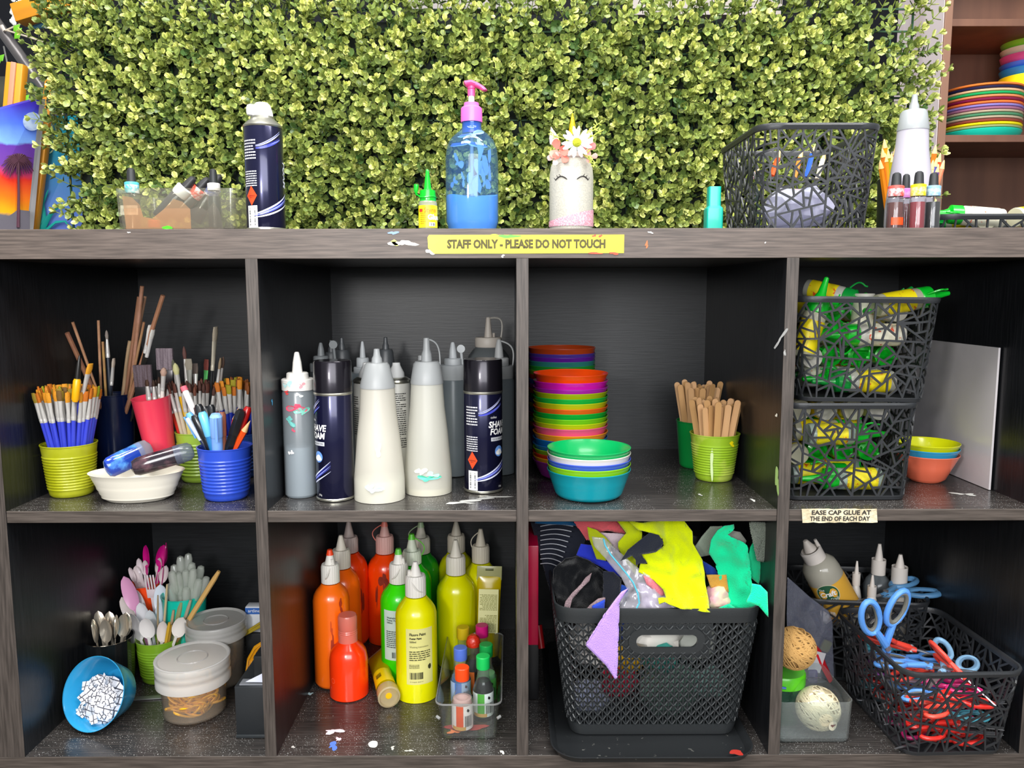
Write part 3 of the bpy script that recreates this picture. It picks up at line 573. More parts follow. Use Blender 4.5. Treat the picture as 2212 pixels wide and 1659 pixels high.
t, L_ = tube_paint('paint_tube', 'yellow paint tube lying on the board with translucent cap toward the front', a, b, .0155)
part('cap', lathe([(0, L_-.001), (.0165, L_-.001), (.0175, L_+.002), (.0175, L_+.018), (.015, L_+.019), (.015, L_+.014), (0, L_+.014)], 32), clear('ffffff', .2, .6, 'e8d8b0'), t)
part('paint_core', lathe([(0, L_+.004), (.006, L_+.004), (.005, L_+.0145), (0, L_+.0148)], 16), mat('f0c010'), t)
part('label', lathe([(.0152, L_*.62), (.0162, L_*.95)], 32), mat('f2d60c', .35), t)
part('barcode', bend(barcode(.012, .010, 14, 4).map(lambda x, y, z: (z, 0, x)), .0166, 0).mv(0, 0, L_*.78), BLK, t, smooth=0)
aim(t, a, b, -2.5)
a = P(1057, 1245, .29); b = P(1053, 1395, .275); b = a+(b-a).normalized()*.135
t, L_ = tube_paint('paint_tube', 'standing flat yellow paint tube with hang tab beside the clear tray', a, b, .019, True)
mt_ = mat('e9e7a8', .5)
part('label', sheet(.034, .075).map(lambda x, y, z: (x, -.019*.55-.001-abs(0), z)).mv(0, -.008, .055), mt_, t, smooth=0)
part('small_print', lines(.030, .028, 12, 4).mv(0, -.0200, .040), mat('8a8a40'), t, smooth=0); part('small_print', lines(.030, .03, 12, 6).mv(0, -.0200, .076), mat('8a8a40'), t, smooth=0)
part('hang_hole', box(-.007, .007, -.0016, -.0012, -.014, -.010, .0001), mat('55582a'), t)
aim(t, a, b, 0); R0 = t.matrix_world.to_3x3(); 
# spin so the label faces the front
zax = (Vector(b)-Vector(a)).normalized(); yax = (Vector((0, 1, 0))-zax*zax.y).normalized(); xax = yax.cross(zax)
Mx = Matrix((xax, yax, zax)).transposed().to_4x4(); Mx.translation = a; t.matrix_world = Mx
# ================================================================ cups, bowls, brushes
def tumbler(label, px, pyb, hwb, z0, pyr, hwr, col, ribs=0, y=None, name='plastic_cup', m=None, tilt=None, t_=.0016, n=48, lipr=.0008):
    cx = Ctx(px, pyb, hwb, z0, y); t = T(name, label, 'cup', cx.loc)
    h = cx.z(pyr); r0 = cx.r(hwb, pyb); r1 = cx.r(hwr, pyr); pr = [(r0*.9, 0), (r0*.98, .0025), (r0, .006)]
    if ribs:
        k = ribs*4
        for i in range(k+1): u = i/k; z = .010+(h*.80-.010)*u; pr.append((r0+(r1-r0)*z/h+(.0007 if i % 4 in (1, 2) else -.0003), z))
    pr += [(r0+(r1-r0)*.88, h*.88), (r1, h-.002), (r1+lipr, h-.0012), (r1+lipr, h)]
    part('wall', lathe(cup_prof(pr, t_), n), m or mat(col, .35, coat=.15), t)
    t['h'] = h; t['r0'] = r0; t['r1'] = r1
    if tilt: t.rotation_euler = tilt
    return t, cx
def brush_meshes(kind, hc, bc, L=.165, w=.006, fer='d0cdc8'):
    hm = mat(hc, .3, coat=.3); fm = mat(fer, .32, metal=.35); bm_ = mat(bc, .7, bump=(900, .5)); a, b = L*.72, L*.905
    hand = lathe([(0, 0), (.0014, 0), (.0024, L*.12), (.0031, L*.45), (.0027, a)], 10)
    def ell(rx, ry, z): return [(rx*math.cos(k*PI/6), ry*math.sin(k*PI/6), z) for k in range(12)]
    if kind == 'flat':
        f = loft([ell(.0028, .0028, a-.002), ell(.003, .003, a+.003), ell(.0027, .0027, a+.004), ell(.003, .003, a+.006), ell(w*.36, .0026, (a+b)/2), ell(w*.5, .0020, b)])
        br = loft([ell(w*.48, .0019, b-.001), ell(w*.56, .0024, (b+L)/2), ell(w*.5, .0012, L)])
    elif kind == 'fan':
        f = loft([ell(.0031, .0031, a-.002), ell(.0033, .0033, a+.004), ell(w*.5, .002, b)]); br = loft([ell(w*.5, .002, b), ell(w*.95, .002, L)])
    else:
        f = loft([ell(.0031, .0031, a-.002), ell(.0033, .0033, a+.003), ell(.003, .003, a+.004), ell(.0032, .0032, a+.006), ell(w*.32, w*.32, b)])
        br = loft([ell(w*.31, w*.31, b-.001), ell(w*.46, w*.46, b+(L-b)*.4), ell(w*.3, w*.3, b+(L-b)*.8), ell(w*.05, w*.05, L)])
    return [('handle', mesh(hand, hm), hm), ('ferrule', mesh(f, fm), fm), ('bristles', mesh(br, bm_), bm_)], L
BR = {}
def put_brush(key, a, b, label, group, spin=0):     # key=(kind, handle, bristle, width)
    if key not in BR: BR[key] = brush_meshes(key[0], key[1], key[2], w=key[3], fer=key[4] if len(key) > 4 else 'd0cdc8')
    ms, L = BR[key]; t = T('paintbrush', label, 'paintbrush', group=group)
    for nm, me, m in ms: part(nm, me, m, t)
    a, b = Vector(a), Vector(b); aim(t, a, b, spin); s = (b-a).length/L
    t.matrix_world = t.matrix_world @ Matrix.Diagonal((1, 1, s, 1)); return t
def bunch(label, group, keys, n, bc, br, tc, rx, ry, zj, seed):
    r = random.Random(seed)
    for i in range(n):
        rho = math.sqrt((i+.5)/n); an = i*2.39996; u, v = rho*math.cos(an), rho*math.sin(an)
        a = (bc[0]+br*u, bc[1]+br*v, bc[2]); b = (tc[0]+rx*u+r.uniform(-.002, .002), tc[1]+ry*v+r.uniform(-.002, .002), tc[2]+r.uniform(-zj, zj)-abs(rho)*.006)
        b = (max(b[0], -.686), b[1], b[2]); put_brush(r.choice(keys), a, b, label, group, r.uniform(-.5, .5))
# --- olive cup
t, cx = tumbler('olive-green ridged plastic cup packed with blue-handled brushes', 157, 1075, 50, ZM, 957, 63, 'a3a812', ribs=12, y=.094, m=mat('a0a40e', .4, coat=.2, var=('b8bc30', 30, .45, .75)))
c = cx.loc; tp_ = P(134, 832, c[1]+.0)
BF = [('flat', '3a46c8', 'd08a14', .007)]*5+[('flat', '3a46c8', 'c06a10', .008)]*3+[('flat', '3a46c8', '8a7418', .007)]*2+[('flat', '3a46c8', '6a4c18', .007), ('round', '3a46c8', 'c87818', .006), ('flat', '3a46c8', '98a018', .008)]
bunch('blue-handled paintbrush with orange-brown bristles, bundled in the olive cup', 'blue-handled brushes in the olive cup', BF, 88, (c[0], c[1], c[2]+.004), .012, tp_, .057, .036, .004, 1)
def through(top, rim, yt, yr, zb):      # base point of a stick seen passing the cup rim
    a = P(top[0], top[1], yt); b = P(rim[0], rim[1], yr); d = b-a; return a+d*((zb-a.z)/d.z), a
a, b = through((115+0, 781), (103, 843), c[1]-.02, c[1]-.03, ZM+.06)
q1 = P(196, 786, c[1]-.02); q0 = P(150, 955, c[1]-.01); put_brush(('flat', '3a46c8', 'e09a20', .010), q0+(q0-q1)*.3, q1, 'larger blue brush rising above the bundle in the olive cup', None, 0)
q1 = P(172, 768, c[1]-.03); q0 = P(162, 868, c[1]-.03); t = T('paintbrush', 'upturned brush with yellow and black handle standing in the olive cup', 'paintbrush')
L_ = (q1-q0).length
part('handle', lathe([(0, 0), (.0035, 0), (.005, .004), (.0052, L_*.45), (.0038, L_*.5)], 12), mat('e8a60c', .3), t); part('grip', lathe([(.0038, L_*.5), (.0032, L_*.8), (.0012, L_), (0, L_)], 12), mat('1c1a18', .3), t)
aim(t, q0, q1)
# --- navy cup and its sticks
t, cx = tumbler('tall navy blue plastic cup holding long wooden sticks', 254, 1015, 39, ZM, 851, 46, '0c1838', m=mat('0d1a3e', .28, coat=.3), y=.23)
navy = cx.loc
def dowel(label, top, rim, yt, yr, zb, r=.0022, c='b98a68', group=None, name='wooden_stick', flat=1, r2=None):
    a, b = through(top, rim, yt, yr, zb); v = Vector((a.x-navy[0], a.y-navy[1])); kz = (.118-.008)/(b.z-ZM-.008); o2 = Vector((b.x-navy[0], b.y-navy[1])); q2 = v*(1-kz)+o2*kz; q2 = q2.normalized()*min(q2.length, .026); v = (q2-o2*kz)/(1-kz); v = v.normalized()*min(v.length, .020); a = Vector((navy[0]+v.x, navy[1]+v.y, ZM+.008)); mb = tube([a, a.lerp(b, .5), b], [r, r, r2 or r], 8, flat=flat)
    o = part(name, mb, mat(c, .7, var=('9a6c4c', 60, .4, .7)), smooth=40)
    return tag(o, label, 'stick', group)
NZ = ZM+.02
dowel('brown chopstick leaning left out of the navy cup, thicker one', (145, 719), (178, 800), .15, .17, ZM+.09, .0035, '8a5a44')
dowel('sharp pointed stick leaning left behind the olive cup', (157, 696), (190, 820), .16, .18, ZM+.08, .002, r2=.0022)
dowel('straight thin upright dowel behind the olive cup', (212.5, 692), (210, 822), .22, .22, ZM+.04, .0021)
dowel('short yellowish skewer right of the straight dowel', (222, 738), (227, 825), .22, .22, ZM+.04, .002, 'b08a4c')
dowel('tallest wooden dowel in the navy cup', (307, 618), (288, 840), .20, .23, NZ, .003, 'b0806a')
dowel('long brown dowel crossing behind the tallest one', (300, 641), (262, 840), .24, .262, ZM+.08, .0028, '9c6a50')
dowel('brown dowel leaning right with blunt end in the navy cup', (352, 638), (296, 840), .18, .205, NZ, .0034, 'a87458')
dowel('dowel with worn grey tip, right of the tallest one', (314, 640), (280, 845), .262, .275, NZ, .0024, 'a07c64')
dowel('thin skewer leaning right among the tall dowels', (311, 696), (285, 845), .195, .22, NZ, .002, 'a88058')
for i, (a, b, l) in enumerate((((230, 713), (235, 800), 'dark brush with narrow grey bristle, left of the navy cup'), ((246, 774), (240, 838), 'short flat brush with white worn bristle beside the navy cup'))):
    p1 = P(a[0], a[1], .22); p0 = P(b[0], b[1], .22); d = (p1-p0).normalized()
    put_brush(('flat' if i else 'round', '1c2430', '8c8078' if not i else 'c8b8a8', .008 if i else .006), p1-d*.15, p1, l, None)
o = part('wooden_spoon', loft([[(.016*k*math.cos(q*PI/8), .004*math.sin(q*PI/8), z) for q in range(16)] for k, z in ((.2, 0), (.25, .10), (.6, .118), (1, .135), (1.05, .150), (.8, .168), (.3, .176))]), mat('b89a78', .6)); tag(o, 'wooden spoon head resting between the navy and coral cups', 'spoon')
aim(o, P(252, 960, .262), P(272, 812, .262), .3)
for i, (tp, bt, wd, c_, lb) in enumerate((((355, 752), (357, 795), .026, '8d7f86', 'wide flat brush with mauve-grey bristles, tallest of the wide ones'), ((307, 788), (312, 845), .028, '56464a', 'wide flat brush with dark brown bristles standing in the coral cup'))):
    p1 = P(tp[0], tp[1], .21-.02*i); p0 = P(bt[0], bt[1], .21-.02*i); d = (p1-p0).normalized(); t = T('wide_brush', lb, 'paintbrush')
    q = [(-.5, -.2), (.5, -.2), (.5, .2), (-.5, .2)]
    part('bristles', box(-wd/2, wd/2, -.003, .003, .115, .15, .001), mat(c_, .8, var=('6e6068', 300, .4, .6, (1, 1, .05)), bump=(500, .8)), t)
    part('ferrule', box(-wd*.49, wd*.49, -.0035, .0035, .095, .116, .001), mat('4c4a4c', .3, metal=.8), t); part('handle', lathe([(0, 0), (.005, 0), (.005, .06), (.008, .096), (0, .096)], 12), mat('3a3430', .4), t)
    aim(t, p1-d*.15, p1); 
    xa = Vector((1, 0, 0)); z_ = d; y_ = z_.cross(xa).normalized(); x_ = y_.cross(z_); Mx = Matrix((x_, y_, z_)).transposed().to_4x4(); Mx.translation = p1-d*.15; t.matrix_world = Mx
for (a, b, l) in (((325, 702), (308, 788), 'white-ferruled brush with brown tip leaning right from the navy cup'), ((331, 712), (312, 790), 'thinner white-ferruled brush right beside the leaning one')):
    p1 = P(a[0], a[1], .19); p0 = P(b[0], b[1], .2); d = (p1-p0).normalized(); put_brush(('flat', '20201e', 'd8d4cc', .008, 'e8e6e2'), p1-d*.16, p1, l, None)
# --- coral cup (leaning left)
cx = Ctx(338, 1002, 32, ZM, .15); t = T('plastic_cup', 'tall coral-pink plastic cup leaning behind the white bowl', 'cup', cx.loc)
h = .118; part('wall', lathe(cup_prof([(.018, 0), (.021, .003), (.0275, h-.002), (.0285, h)], .0015), 48), mat('f0405a', .3, coat=.2), t)
# the cup is inverted-cone shaped and leans against the navy cup
a, b = P(349, 985, .16), P(325.5, 857, .15); part_h = (b-a).length; t.matrix_world = Matrix.Identity(4)
t.children[0].data.transform(Matrix.Diagonal((1, 1, part_h/h, 1))); aim(t, a, b)
bunch('slim brush with dark brown tip and silver ferrule in the coral cup', 'slim brushes in the coral cup', [('round', 'c8a070', '3a2418', .005), ('round', 'd8b088', '4a3020', .005)], 9, a+(b-a)*.15, .010, P(335, 815, .155), .020, .014, .004, 5)
p1 = P(354, 794, .13); put_brush(('round', 'e8e0d8', 'b89684', .011), a+(b-a)*.2, p1, 'round brush with fluffy beige tip at the edge of the coral cup', None)
# --- lime cup behind, brown-tipped brushes
t, cx = tumbler('lime-green ridged cup packed with brown-tipped brushes, behind the blue one', 434, 1046, 41, ZM, 931, 50, '9cc040', ribs=10, m=mat('96b83c', .4, coat=.2))
c = cx.loc; tp_ = P(418, 822, c[1])
BB = [('round', 'd8d4cc', '4a2a20', .006)]*4+[('flat', 'c8b8a0', '5a3024', .008)]*2+[('round', 'c83020', '4a2a20', .006), ('round', 'd8c878', '6a3a28', .006)]
bunch('silver-ferruled brush with dark brown bristles, packed in the lime-green cup', 'brown-tipped brushes in the lime-green cup', BB, 64, (c[0], c[1], c[2]+.004), .010, tp_, .044, .034, .006, 2)
for (tp2, yy, key, lb) in (((466, 706), .17, ('flat', '181a1c', 'a89c88', .012, 'c8c0ac'), 'tall brush with battered silver ferrule rising above the bundle'),
        ((397, 748), .17, ('round', 'e0d8d0', '5c3a34', .007), 'brush with pointed maroon tip sticking up above the bundle'), ((373, 776), .16, ('round', 'e0d8d0', '5a5a48', .007), 'brush with dull green tip at the left of the bundle'),
        ((378, 784), .15, ('round', 'e8b020', 'c8c48c', .011), 'fat brush with pale cream oval tip and yellow handle'), ((405, 775), .17, ('flat', '2a2a28', '8c8474', .012, '8c8c84'), 'dusty grey flat brush in the middle of the bundle'),
        ((446, 776), .19, ('flat', '40a850', '6c3028', .014, '58b060'), 'brush with bright green collar and maroon bristle'), ((421, 785), .19, ('flat', '202020', '6a5c54', .008), 'dark flat brush behind the dusty grey one'),
        ((477, 773), .18, ('flat', '503828', '9a8468', .007), 'narrow brush right of the tall battered one, brown tip'), ((483, 770), .19, ('round', '302820', '5a4438', .007), 'narrow dark brush rising beside the orange-tipped bundle')):
    put_brush(key, (c[0]+(tp2[0]-434)*.0002, c[1], c[2]+.01), P(tp2[0], tp2[1], yy), lb, None, .1)
p = P(384, 868, .10); t = None
# --- cornflower cup behind right and orange-tipped brushes
t, cx = tumbler('light blue cup mostly hidden behind the blue pen cup', 516, 1020, 38, ZM, 935, 46, '4a78d8', ribs=8, y=.20)
c = cx.loc; tp_ = P(507, 818, c[1]-.01)
bunch('blue brush with orange bristles, bundled at the right behind the pens', 'orange-tipped brushes behind the pens', [('flat', '2c40c0', 'd8881c', .007), ('flat', '2c40c0', 'c06a18', .007), ('round', '2c40c0', '8a4c1c', .006), ('flat', '2c40c0', '9c9018', .008)], 42, (c[0], c[1], c[2]+.004), .010, tp_, .034, .030, .006, 3)
# --- blue pen cup
t, cx = tumbler('blue ridged plastic cup full of pens and markers at the right', 491, 1087, 49, ZM, 963, 60, '2f50c8', ribs=10, m=mat('2c4ec6', .32, coat=.3))
bl = cx.loc
def pen(label, top, rim, yt, yr, r, c, cap=None, clip=None, kind='pen', hexa=False, tipc=None):
    a, b = through(top, rim, yt, yr, ZM+.012); v = Vector((a.x-bl[0], a.y-bl[1])); 
    kz = (.0757-.012)/(b.z-ZM-.012); o2 = Vector((b.x-bl[0], b.y-bl[1])); q2 = v*(1-kz)+o2*kz
    if q2.length > .027: q2 = q2.normalized()*.027; v = (q2-o2*kz)/(1-kz)
    if v.length > .023: v = v.normalized()*.023
    a = Vector((bl[0]+v.x, bl[1]+v.y, ZM+.012))
    L = (b-a).length; t = T(kind, label, kind if kind in ('pencil', 'marker') else 'pen')
    n = 6 if hexa else 14
    capL = L*.72 if not cap or isinstance(cap, str) else cap
    if kind == 'pencil':
        part('barrel', lathe([(0, 0), (r, 0), (r, L-.018)], 6), mat(c, .35), t, smooth=20); part('sharpened_tip', lathe([(r, L-.018), (r*.2, L-.003), (0, L)], 12), mat('e0b078', .6), t)
    else:
        part('barrel', lathe([(0, 0), (r*.9, 0), (r, .004), (r, capL)], n), mat(c, .3, coat=.3), t, smooth=30)
        part('cap', lathe([(r*1.02, capL*.98), (r*1.12, capL), (r*1.12, L-.004), (r*.8, L), (0, L)], n if hexa else 16), mat(cap if isinstance(cap, str) else c, .3, coat=.3), t, smooth=30)
        if clip: part('clip', tube([(0, -r*1.2, L-.004), (0, -r*1.9, L-.002), (0, -r*1.9, L-.036)], r*.28, 8), mat(clip, .3), t)
    aim(t, a, b); return t
by = bl[1]
pen('sky-blue pen with clip, left edge of the pen cup', (407, 892), (427, 950), by-.012, by-.03, .0046, '5aa0e8', '6cb0f0', '6cb0f0')
pen('glossy black marker with rounded end, leftmost black one in the pen cup', (420, 896), (438, 958), by-.022, by-.036, .0058, '18191c', '1c1e22')
pen('teal-blue pen with pale flat end beside the black marker', (436, 890), (444, 960), by-.028, by-.04, .0056, '2a78b0', '6cc0f0')
pen('pale blue fat capped pen with clip, front middle of the pen cup', (466, 894), (461, 962), by-.034, by-.042, .0075, '7ca8ec', '88b4f4', '7aa6f0')
pen('brown round marker right of the pale blue pen', (479, 890), (478, 960), by-.02, by-.036, .0050, '7a4838', '8a5240')
pen('black pen behind the pale blue one, tilted left', (455, 875), (466, 955), by+.005, by-.01, .0048, '16171a', '1c1e22')
pen('black pen with pocket clip behind the teal one', (428, 874), (442, 955), by+.0, by-.015, .0055, '16171a', '202226', '202226')
pen('black glossy pen tilted left in the middle rear', (442, 879), (462, 955), by+.005, by-.012, .0052, '16171a', '1c1e22')
pen('red-orange hexagonal pencil leaning right, left of the black marker', (515, 880), (489, 962), by-.015, by-.034, .0042, 'e8400c', kind='pencil')
pen('thick black hexagonal marker leaning right in the pen cup', (522, 886), (498, 960), by-.02, by-.036, .0068, '141416', '1a1a1c', hexa=True)
pen('dark red marker leaning right behind the black hexagonal one', (537, 879), (512, 958), by-.01, by-.026, .0050, 'a01414', 'b41818')
pen('orange-red pencil with bare wood point at the right rim', (541, 908), (524, 957), by-.02, by-.03, .0046, 'e85018', kind='pencil')
pen('white and blue pen nearly hidden beside the sky-blue one', (404, 903), (424, 952), by-.02, by-.032, .0032, '243050', 'c8d8f0')
t = pen('yellow pencil with silver collar and pink eraser leaning left', (399, 842), (424, 900), by+.02, by+.012, .0042, 'e8b018', 'e6e2e0'); part('eraser', lathe([(.0048, 0), (.0048, .007), (0, .008)], 14).mv(0, 0, (P(399, 842, by+.02)-through((399, 842), (424, 900), by+.02, by+.012, ZM+.012)[0]).length-.002), mat('e06878', .6), t)
# --- oval white bowl with two stamps
fp = G(298, 1087.5, ZM); k = mpp(fp); wy = .036
yc_ = fp.y+wy*.72; ct = P(298, 1060, yc_); kc = mpp(ct); bw = T('oval_bowl', 'cream white oval plastic bowl holding two clear sleeves', 'bowl', (ct.x, yc_, ZM+.0006), rz=.10)
hb = P(298, 1018, yc_).z-ZM; rx0, rx1 = 69*kc, 97*kc
pr = [(.80, 0), (.86, .003), (1.0, .01)]
rings = []
def ov(rx, ry, z): return [(rx*math.cos(q*PI/32), ry*math.sin(q*PI/32), z) for q in range(64)]
outer = [(rx0*.9, 0), (rx0, .003)]+[(rx0+(rx1-rx0)*u+(.0008 if (i % 2 == 0 and u < .6) else 0), hb*u) for i, u in enumerate((.12, .2, .28, .36, .44, .52, .6, .8, .97))]+[(rx1+.001, hb)]
inner = [(r-.002, max(z, .004)) for r, z in outer[::-1]]
rings = [ov(r, r*.66, z) for r, z in outer+inner]
part('wall', loft(rings), mat('e8e2d2', .4, coat=.2), bw)
def sleeve(label, p0, p1, w, th, c0, c1, pat, seed):
    t = T('brush_sleeve', label, 'pouch'); L = (p1-p0).length
    rg = [(.35, 0), (.75, .03), (.95, .10), (1, .3), (1, .8), (.92, .93), (.6, .99), (.3, 1)]
    part('shell', loft([[(w*a*math.cos(q*PI/10), th*a*math.sin(q*PI/10)+.0, L*z) for q in range(20)] for a, z in rg[:5]], cap1=True), mat(c0, .12, coat=.6, var=(pat, 45, .45, .58)), t)
    part('frosted_end', loft([[(w*1.03*a*math.cos(q*PI/10), th*1.05*a*math.sin(q*PI/10)+.0, L*z) for q in range(20)] for a, z in [(1, .7)]+rg[4:]]), clear('e0e4ea', .15, .45, c1), t)
    x_ = Vector((0, .2, 1)); z_ = (p1-p0).normalized(); y_ = z_.cross(x_).normalized(); x_ = y_.cross(z_); Mx = Matrix((x_, y_, z_)).transposed().to_4x4(); Mx.translation = p0; t.matrix_world = Mx; return t
yb = yc_
sleeve('blue glittery foil pouch with clear end leaning over the back of the white bowl', P(228, 1014, yb-.022), P(326, 967, yb+.03), .0155, .009, '1c3c9c', 'c8ccd8', '5a9ae0', 1)
sleeve('dark smoky pouch with grey end resting across the right rim of the bowl', P(284, 1012, yb-.022), P(418, 972, yb+.005), .0135, .009, '282028', '8890a4', '5c4048', 2)

# ================================================================ cell three, top row: bowls and craft sticks
def bowl_shell(label, x, y, z, r1, h, rb, col, group=None, rot=None, cat='bowl', name='bowl', m=None, rings_=True):
    t = T(name, label, cat, (x, y, z), group, rot=rot)
    pr = [(rb*.92, 0), (rb, .0015), (rb+(r1-rb)*.22, h*.12)]
    if rings_:
        for i in range(10): u = .16+i*.035; pr.append((rb+(r1-rb)*(.22+.78*(u-.12)/.88)+(.0002 if i % 2 else 0), h*u))
    pr += [(rb+(r1-rb)*.645, h*.6), (r1-.0004, h-.0015), (r1, h-.001), (r1, h)]
    part('wall', lathe(cup_prof(pr, .0008, .0018), 56), m or mat(col, .25, coat=.3), t); return t
def stack(px, pyb, hwb, hwr, rims, cols, labels, hfix=None, y=None):
    cx = Ctx(px, pyb, hwb, ZM, y); rb = cx.r(hwb, pyb); x, y, _ = cx.loc; zs = [cx.z(p) for p in rims]; h = hfix or zs[-1]
    for i, (zt, c, lb) in enumerate(zip(zs, cols, labels)):
        p = P(px, rims[i], y); r1 = hwr*mpp(p)
        bowl_shell(lb, x, y, ZM+.0004+zt-h, r1, h, rb*(1 if h else 1), c)
cols = [('0cb060', 'green'), ('f0ece0', 'white'), ('3c5cd8', 'royal blue'), ('8cd010', 'lime'), ('0a98a8', 'teal')]
stack(1271, 1088, 67, 90, [965, 976, 988, 999, 1011], [c for c, _ in cols], ['%s bowl %s in the short front stack' % (n, ['on top', 'second from the top', 'in the middle', 'fourth down', 'forming the base'][i]) for i, (_, n) in enumerate(cols)])
mid = [('f04a0c', 'orange-red', 805), ('d81ab0', 'magenta', 820), ('b020b0', 'purple', 833), ('a8b410', 'olive', 842), ('18b040', 'green', 853), ('c0c414', 'mustard-lime', 863), ('f0641c', 'orange', 874), ('0ea838', 'emerald', 884),
       ('78c41c', 'leaf-green', 895), ('c0cc10', 'yellow-lime', 905), ('ec5c88', 'pink', 915), ('f0981c', 'amber', 929), ('1470b8', 'deep blue', 941), ('2078c0', 'mid blue', 954), ('84c828', 'spring green', 963), ('d02818', 'red', 972), ('e8a814', 'golden', 980), ('90248c', 'plum', 988)]
stack(1231, 1047, 60, 81, [m_[2] for m_ in mid], [m_[0] for m_ in mid], ['%s bowl in the tall stack of bowls%s' % (m_[1], ', topmost' if i == 0 else (', at its bottom' if i == len(mid)-1 else '')) for i, m_ in enumerate(mid)], y=.203)
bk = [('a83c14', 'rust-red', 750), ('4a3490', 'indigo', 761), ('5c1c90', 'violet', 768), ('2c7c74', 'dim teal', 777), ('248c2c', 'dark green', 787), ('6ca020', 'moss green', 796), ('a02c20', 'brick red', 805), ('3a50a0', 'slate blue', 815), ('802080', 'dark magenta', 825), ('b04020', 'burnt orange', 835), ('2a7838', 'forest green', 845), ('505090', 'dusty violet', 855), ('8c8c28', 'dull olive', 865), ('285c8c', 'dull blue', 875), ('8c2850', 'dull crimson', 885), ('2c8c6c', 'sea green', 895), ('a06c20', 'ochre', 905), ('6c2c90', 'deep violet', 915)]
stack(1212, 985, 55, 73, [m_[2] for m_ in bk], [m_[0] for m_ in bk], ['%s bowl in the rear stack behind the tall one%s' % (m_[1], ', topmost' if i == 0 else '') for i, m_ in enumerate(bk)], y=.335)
def craft_sticks(label, group, c, r0, r1, h, n, seed, hl=.114, zoff=.0):
    r = random.Random(seed); w = .0048
    out = [(-w, 0), (w, 0)]+[(w*math.cos(q*PI/8), hl-w+w*math.sin(q*PI/8)) for q in range(0, 9)]
    m = mat('d8ac7c', .65, var=('bc8c5c', 40, .35, .7, (1, 1, .1))); m2 = mat('c89c64', .65, var=('b08050', 40, .35, .7, (1, 1, .1))); me = mesh(prism(out, -.0009, .0009), m, 20); me2 = mesh(prism(out, -.0009, .0009), m2, 20)
    for i in range(n):
        rho = math.sqrt((i+.5)/n)*.82; an = i*2.39996+seed; u, v = rho*math.cos(an), rho*math.sin(an)
        a = Vector((c[0]+r0*u*.75, c[1]+r0*v*.75, c[2]+.004+zoff+r.uniform(0, .012))); b = Vector((c[0]+r1*u*.97, c[1]+r1*v*.97, c[2]+h)); d = (b-a).normalized()
        o = part('craft_stick', me if i % 2 else me2, None); tag(o, label, 'craft stick', group)
        x_ = Matrix.Rotation(r.uniform(-.7, .7), 3, 'Z') @ Vector((1, 0, 0)); y_ = d.cross(x_).normalized(); x_ = y_.cross(d); Mx = Matrix((x_, y_, d)).transposed().to_4x4(); Mx.translation = a; o.matrix_world = Mx
t, cx = tumbler('dark green plastic cup of wooden sticks, behind the lime one', 1506, 1016, 40, ZM, 908, 48, '0c8038', y=None, m=mat('0e8a3c', .3, coat=.3))
craft_sticks('wooden craft stick standing in the dark green cup', 'craft sticks in the dark green cup', cx.loc, t['r0'], t['r1'], t['h'], 22, 1, zoff=.016)
t, cx = tumbler('lime-green paint-smeared ridged cup of wooden sticks', 1541, 1044, 41, ZM, 935, 54, '9cc428', ribs=12, m=mat('94b828', .35, coat=.3, var=('b4c850', 25, .5, .62)))
craft_sticks('wooden craft stick standing in the paint-smeared lime-green cup', 'craft sticks in the paint-smeared lime-green cup', cx.loc, t['r0'], t['r1'], t['h'], 34, 5)
rr = t['r1']; part('paint_smear', bend(blob(.009, .007, 5, rough=.5), rr-.0005, .5).mv(0, 0, t['h']-.012), mat('f0dc10'), t, smooth=0); part('paint_smear', bend(blob(.005, .045, 5, rough=.3), (t['r0']+rr)/2+.0018, -.35).mv(0, 0, t['h']*.42), mat('c8dca0'), t, smooth=0)
# ================================================================ cell two, lower row: clear tray of small bottles
TRAY = clear('f2f4f2', .05, .04, 'e8e8e8', name='clear_acrylic')
p0 = G(1010, 1605, 0); fr = mpp(P(1010, 1560, .03)); yT0, yT1 = .031, .2665; xc = -.077
tr = T('clear_tray', 'clear plastic drawer tray holding small capped bottles', 'tray', (xc, (yT0+yT1)/2, .0006)); dT = yT1-yT0; wT = .094
sp = [(wT-.020, dT-.02, .010, 0), (wT-.014, dT-.012, .012, .003), (wT-.008, dT-.006, .012, .040), (wT-.002, dT-.002, .012, .056), (wT, dT, .012, .058), (wT-.004, dT-.004, .011, .058), (wT-.012, dT-.010, .011, .040), (wT-.018, dT-.016, .010, .005)]
part('shell', rloft(sp, cap0=True, cap1=True), TRAY, tr)
part('rim', loft([[(x, y, z) for x, y in rrect(wT+o, dT+o, .013)] for o, z in ((0, .0565), (.002, .0565), (.002, .0585), (0, .0585))], loop=True), clear('d8dcda', .05, .25, 'f0f0f0'), tr)
for s in (-1, 1): part('notch', tube([(s*(wT/2-.006), -dT/2+.001, .036), (s*(wT/2-.001), -dT/2+.004, .038)], .0022, 8), clear('d8dcda', .05, .3, 'f0f0f0'), tr)
part('paint_residue', blob(.05, .02, 3, rough=.3).map(lambda x, y, z: (x-.005, -dT/2+.03-z, .0058)), mat('b04848', .4), tr, smooth=0); part('paint_residue', blob(.014, .012, 7, rough=.5).map(lambda x, y, z: (x-.022, -dT/2+.018-z, .0064)), mat('e08050', .4), tr, smooth=0)
